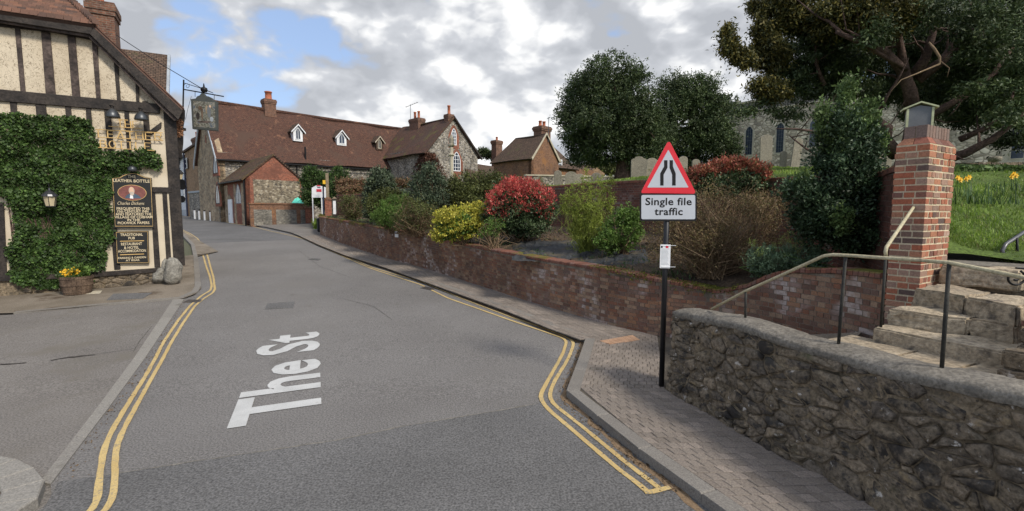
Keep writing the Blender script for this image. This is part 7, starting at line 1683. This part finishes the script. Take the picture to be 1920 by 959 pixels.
for v in (452, 477): MB().box(pubf, q(226, v)[0], q(271, v)[0], DB, DB + .006, q(248, v + .7)[1], q(248, v - .7)[1]).build('gilt_rule', 'gold', ps)
oc = q(249, 362); ow, oh = (q(275, 362)[0] - q(223, 362)[0]) / 2, abs(q(249, 348)[1] - q(249, 376)[1]) / 2
ell = lambda cx, cz, a, b, n=24: [(cx + a * math.cos(t * 2 * math.pi / n), cz + b * math.sin(t * 2 * math.pi / n)) for t in range(n)]
MB().prism(pubf, ell(*oc, ow * 1.04, oh * 1.05), DB, DB + .006).build('oval_frame', 'gold', ps); MB().prism(pubf, ell(*oc, ow, oh), DB + .0065, DB + .009).build('portrait_ground', 'oval', ps)
X = lambda k: oc[0] + ow * k; Z = lambda k: oc[1] + oh * k
for P, mt, nm, d in (([(X(-.55), Z(-.95 + .22)), (X(.65), Z(-.75)), (X(.45), Z(-.35)), (X(.15), Z(-.1)), (X(-.2), Z(-.12)), (X(-.45), Z(-.4))], 'suit', 'coat', .011), ([(X(-.2), Z(-.75)), (X(.06), Z(-.8)), (X(.02), Z(-.3)), (X(-.15), Z(-.3))], 'whitewood', 'shirt', .0125), (ell(X(-.03), Z(.28), ow * .21, oh * .5, 16), 'skin', 'face', .014), ([(X(-.17), Z(.12)), (X(.13), Z(.12)), (X(.12), Z(-.25)), (X(-.02), Z(-.42)), (X(-.15), Z(-.25))], 'beard', 'beard', .0155), ([(X(-.25), Z(.2)), (X(-.2), Z(.62)), (X(-.15), Z(.6)), (X(-.19), Z(.2))], 'beard', 'hair', .0165), ([(X(.19), Z(.2)), (X(.14), Z(.6)), (X(.09), Z(.62)), (X(.13), Z(.2))], 'beard', 'hair', .0165)):
    MB().prism(pubf, P, DB + d - .002, DB + d).build(nm, mt, ps)
# gold letters on rails
gl = thing('gold_lettering', 'raised gold letters THE LEATHER BOTTLE on thin rails above the ivy', 'sign', pubf(q(240, 280)[0], .1, q(240, 280)[1]))
def rail_(u0, v0, u1, v1): a, b = q(u0, v0, .1), q(u1, v1, .1); MB().tube([pubf(a[0], .1, a[1]), pubf(b[0], .1, b[1])], .011, 6).build('rail', 'gold', gl)
for r_ in ((203, 237, 267, 241.5), (179, 243, 305, 249.5), (183, 257.5, 306, 264), (184, 277, 290, 283), (222, 224, 240, 226)): rail_(*r_)
GL = {'T': [[(0, 1), (1, 1)], [(.5, 1), (.5, 0)]], 'H': [[(0, 0), (0, 1)], [(1, 0), (1, 1)], [(0, .5), (1, .5)]], 'E': [[(1, 1), (0, 1), (0, 0), (1, 0)], [(0, .52), (.75, .52)]], 'L': [[(0, 1), (0, 0), (1, 0)]], 'A': [[(0, 0), (.5, 1), (1, 0)], [(.2, .35), (.8, .35)]], 'R': [[(0, 0), (0, 1), (.75, 1), (.95, .78), (.75, .52), (0, .52)], [(.45, .52), (1, 0)]], 'B': [[(0, 0), (0, 1), (.7, 1), (.9, .77), (.7, .53), (0, .53)], [(.7, .53), (1, .27), (.75, 0), (0, 0)]], 'O': [[(.5 + .5 * math.cos(t * math.pi / 6), .5 + .5 * math.sin(t * math.pi / 6)) for t in range(13)]]}
def gword(wd, u0, u1, vt0, vt1, hpx):
    n = len(wd)
    for i, c in enumerate(wd):
        ua = u0 + (u1 - u0) * (i + .1) / n; ub2 = u0 + (u1 - u0) * (i + .82) / n; vt = vt0 + (vt1 - vt0) * i / n; A = q(ua, vt, .1); B2 = q(ub2, vt, .1); zb_ = q(ua, vt + hpx, .1)[1]; mb = MB()
        for st_ in GL[c]:
            for (x0, y0), (x1, y1) in zip(st_[:-1], st_[1:]):
                p = V((A[0] + (B2[0] - A[0]) * x0, zb_ + (A[1] - zb_) * y0)); r = V((A[0] + (B2[0] - A[0]) * x1, zb_ + (A[1] - zb_) * y1)); d = (r - p).normalized(); nn2 = V((-d.y, d.x)) * (.006 if abs(d.y) < .5 else .013)
                mb.prism(pubf, [tuple(p - nn2), tuple(r - nn2), tuple(r + nn2), tuple(p + nn2)], .092, .108 + random.uniform(0, .002))
        mb.build('letter', 'gold', gl)
gword('THE', 218, 262, 225.5, 228.5, 12.5); gword('LEATHER', 182, 306, 244.5, 250.5, 13); gword('BOTTLE', 186, 286, 263, 269, 13.5)
# floodlights, ivy lantern
for (u, v, lab) in ((211, 213, 'left'), (265, 218, 'right')):
    c = pubf(q(u, v, .35)[0], .35, q(u, v, .35)[1]); t = thing('floodlight', 'bell shaped grey floodlight over the gold letters, the %s one of the pair' % lab, 'floodlight', c, 'floodlights on the pub tie beam')
    MB().lathe(c + V((0, 0, -.12)), [(.17, 0), (.175, .02), (.15, .12), (.09, .2), (.04, .25)], 16).build('head', 'bronze', t, smooth=True)
    MB().tube([c + V((0, 0, .1)), c + V((-.05, .12, .22)), pubf(q(u - 6, v - 15)[0], .04, q(u - 6, v - 15)[1])], .014, 6).build('arm', 'black', t)
c = pubf(q(248, 317, .25)[0], .25, q(248, 317, .25)[1]); t = thing('spotlight', 'small round grey spotlight in the ivy above the wall sign', 'spotlight', c); MB().lathe(c - V((0, 0, .08)), [(.10, 0), (.12, .04), (.1, .12), (.04, .17)], 12).build('head', 'bronze', t, smooth=True); MB().tube([c, pubf(q(245, 326)[0], .05, q(245, 326)[1])], .012, 6).build('arm', 'black', t)
c = pubf(q(94, 375, .4)[0], .4, q(94, 375, .4)[1]); t = thing('hanging_lantern', 'tapered lantern with dark cap hanging in front of the ivy', 'lantern', c)
MB().lathe(c + V((0, 0, -.17)), [(.10, 0), (.145, .25), (.14, .26)], 6).build('glass', 'lampglass', t); MB().lathe(c + V((0, 0, .09)), [(.18, 0), (.16, .05), (.08, .13), (.03, .16), (.02, .22)], 12).build('cap', 'lampmetal', t)
MB().lathe(c + V((0, 0, -.21)), [(.05, 0), (.11, .03), (.11, .045)], 6).build('base', 'lampmetal', t)
for k in range(6): a = k * math.pi / 3; MB().tube([c + V((.10 * math.cos(a), .10 * math.sin(a), -.17)), c + V((.147 * math.cos(a), .147 * math.sin(a), .09))], .008, 4).build('bar', 'lampmetal', t)
MB().tube([c + V((0, 0, .3)), c + V((0, 0, .42)), pubf(q(90, 345)[0], .1, q(90, 345)[1])], .01, 6).build('hanger', 'black', t)
# barrel planter
bs_ = pubf.px(144, 530, .62)[0]; bc = pubf(bs_, .62, 0); bc.z = g(bc.y) + .035; t = thing('barrel_planter', 'half barrel planter of green plants and yellow flowers against the ivy', 'planter', bc)
k_ = at(113, 530, bc.y).x; rB = (at(175, 515, bc.y) - at(113, 515, bc.y)).length / 2 * .80; hB = (at(144, 514, bc.y).z - bc.z) * .9
for i in range(22):
    a = i * 2 * math.pi / 22; mb = MB(); vs = []
    for z, r in ((0, .80), (hB * .5, .95), (hB, 1.0)):
        for aa_, rr in ((a + .01, r), (a + .276, r), (a + .276, r - .08), (a + .01, r - .08)): vs.append(bc + V((rB * rr * math.cos(aa_), rB * rr * math.sin(aa_), z)))
    mb.add(vs, [(3, 2, 1, 0), (8, 9, 10, 11)] + [(p + j, p + (j + 1) % 4, p + 4 + (j + 1) % 4, p + 4 + j) for p in (0, 4) for j in range(4)]); mb.build('stave', 'barrel', t)
for z, r in ((.06, .835), (hB * .5, .965), (hB * .86, 1.0)): MB().lathe(bc + V((0, 0, z)), [(rB * r, 0), (rB * r + .006, 0), (rB * r + .008, .035), (rB * r, .035)], 26).build('hoop', 'barrel', t)
MB().lathe(bc + V((0, 0, hB - .08)), [(rB * .9, 0), (rB * .88, .03), (.05, .05)], 20).build('soil', 'soil', t)
B0 = (bc.x, bc.y, bc.z + hB)
crown('foliage', [(B0[0] - .1, B0[1], B0[2] + .08, rB * .8, rB * .7, .18), (B0[0] + .15, B0[1], B0[2] + .12, rB * .6, rB * .6, .2)], 120, 16, .07, 'lf_green', t, .06, up=.8)
crown('yellow_flowers', [(B0[0] + .0, B0[1] - .15, B0[2] + .1, rB * .6, rB * .4, .12)], 40, 7, .05, 'daffodil', t, .04, up=.8, asp=.8); crown('pale_leaves', [(B0[0] - .05, B0[1] - .15, B0[2] + .02, rB * .8, rB * .5, .1)], 60, 10, .06, 'lf_hollytip', t, .05)
# weathered stumps at the corner
def stump(u, vb, vt, wpx, label, lean, seed, Yo=-.25):
    b = Gd(u, vb, .035); h = at(u, vt, b.y).z - b.z; r = wpx / 2 * b.y / F; bm = bmesh.new(); bmesh.ops.create_icosphere(bm, subdivisions=4, radius=1)
    for v in bm.verts:
        p = v.co.copy(); k = (p.z + 1) / 2; n = 1 + .28 * mn.noise((p.x * 1.3 + seed, p.y * 1.3, p.z * 1.6)) + .10 * mn.noise((p.x * 5 + seed, p.y * 5, p.z * 1.5)); pr = math.sqrt(max(0, 1 - abs(p.z) ** 3.2)) / max(.05, math.hypot(p.x, p.y)) 
        v.co = V((b.x + p.x * pr * r * n * (1 - .25 * k) + lean * k * h, b.y + p.y * pr * r * n, b.z - .02 + k * h * (1 + .05 * mn.noise((p.x * 3, p.y * 3, seed)))))
    mb = MB(); mb.add([v.co.copy() for v in bm.verts], []); bm.verts.index_update(); mb.f = [tuple(v.index for v in f.verts) for f in bm.faces]; bm.free()
    return mb.build('weathered_boulder', 'rock', None, label, 'boulder', smooth=True)
stump(326, 533, 482, 30, 'tall upright grey boulder at the pub street corner', .0, 1)
stump(303, 531, 500, 30, 'lower rounded grey boulder leaning on the tall one at the corner', .12, 6)
stump(311, 531, 484, 15, 'narrow grey boulder bridging behind the two corner boulders', .05, 9)
# hanging sign
Yg = 15.6; hsf = Fr(at(383, 215, Yg), (1, .14)); s_ = lambda u, v: hsf.px(u, v)
hs = thing('hanging_pub_sign', 'dark framed pictorial pub sign hanging from an iron bracket over the street', 'sign', hsf(0, 0, s_(383, 246)[1]))
out_ = [s_(360.5, 242), s_(407, 245.5), s_(406.5, 191), s_(399, 188.5), s_(397, 184), s_(391, 181), s_(385, 180), s_(382, 175.5), s_(377, 175), s_(374, 179), s_(369, 181), s_(366.5, 185), s_(357.5, 186)]
MB().prism(hsf, out_, -.12, 0).build('frame', 'signframe', hs, bevel=.008)
MB().prism(hsf, [s_(363.5, 238), s_(404, 241), s_(403, 192.5), s_(362, 189.5)], 0, .006).build('painting', 'picture', hs)
for (u, v, w_, h_, mt) in ((392, 210, 3.2, 22, 'greyslate'), (388, 206, 2.5, 16, 'post_wood'), (394, 200, 1.6, 4, 'skin'), (379, 213, 1.6, 26, 'barrel'), (371, 218, 3, 14, 'timber'), (383, 229, 12, 3.5, 'timber_worn'), (397, 224, 3, 9, 'leadgrey'), (375, 203, 3, 8, 'barrel')):
    c_ = s_(u, v); MB().prism(hsf, ell(c_[0], c_[1], w_ * Yg / F, h_ / 2 * Yg / F, 12), .006, .0075 + random.random() * .002).build('painted_shape', mt, hs)
MB().lathe(hsf(s_(381, 170)[0], -.06, s_(381, 170)[1] - .03), [(.08, 0), (.10, .06), (.09, .12), (.03, .15), (.012, .26)], 12).build('finial', 'black', hs)
sb = thing('sign_bracket', 'black iron bracket with scroll holding the hanging pub sign', 'bracket', hsf(s_(342, 215)[0], -.06, s_(342, 215)[1]))
L_ = lambda u, v, d=-.06: hsf(s_(u, v)[0], d, s_(u, v)[1])
MB().tube([L_(341, 215), L_(342.5, 149)], .022, 8).build('upright', 'black', sb); MB().tube([L_(342, 167), L_(418, 180.5)], .018, 8).build('arm', 'black', sb); MB().tube([L_(343, 155), L_(372, 164), L_(398, 174)], .010, 6).build('stay', 'black', sb)
MB().tube([hsf(s_(349, 161)[0] + .09 * k * math.cos(k * 9), -.06, s_(349, 161)[1] + .09 * k * math.sin(k * 9)) for k in [i / 16 for i in range(3, 17)]], .007, 5).build('scroll', 'black', sb)
for u, v in ((364, 171), (400, 177.5)): MB().tube([L_(u, v), L_(u, v + 10)], .008, 5).build('hook', 'black', sb)
a_ = at(218, 66, 17.0); b_ = at(378, 166, Yg); wr = thing('stay_wire', 'long thin wire running from the pub chimney to the hanging sign', 'wire', b_); MB().tube([a_, a_.lerp(b_, .5) - V((0, 0, .04)), b_, L_(396, 173)], .012, 5).build('wire', 'black', wr); MB().tube([L_(357, 180), L_(350, 205), L_(346, 224)], .005, 4).build('tie', 'black', wr)
# dried basket, alarm, street lamps
c = at(327, 238, 15.0); bk_ = thing('dried_basket', 'brown dried hanging basket under the pub eaves corner', 'hanging basket', c); crown('dried_stems', [(c.x, c.y, c.z, .20, .2, .33)], 160, 14, .09, 'rust', bk_, .07, asp=.25, up=-.6); MB().tube([c, c + V((0, 0, .45))], .01, 5).build('hanger', 'black', bk_)
c = at(327, 266, 16); MB().box(Fr(c, (1, .4)), -.10, .12, -.1, 0, c.z - .17, c.z + .17).build('alarm_box', 'whitewood', None, 'small white alarm box on the street side of the pub', 'alarm box', bevel=.02)
c = at(336, 333, 18); t = thing('street_lantern', 'black glazed lantern on the street side of the pub', 'lantern', c); MB().lathe(c - V((0, 0, .13)), [(.08, 0), (.15, .25), (.14, .26)], 4).build('glass', 'lampglass', t); MB().lathe(c + V((0, 0, .13)), [(.2, 0), (.1, .12), (.03, .17), (.02, .28)], 4).build('cap', 'black', t); MB().tube([c + V((-.25, 0, -.25)), c + V((0, 0, -.25)), c - V((0, 0, .13))], .02, 6).build('bracket', 'black', t)
for (u, v, lab) in ((336, 342, 'upper'), (337, 349, 'middle'), (336, 373, 'lowest')):
    c = at(u, v, 16.4); t = thing('spotlight', '%s black round spotlight on the street side of the pub' % lab, 'spotlight', c, 'spotlights on the pub side'); MB().tube([c - V((.12, 0, 0)), c, c + V((.13, -.06, -.02))], [.05, .10, .12], 12).build('head', 'black', t); MB().tube([c, c + V((-.3, .05, .05))], .015, 5).build('arm', 'black', t)
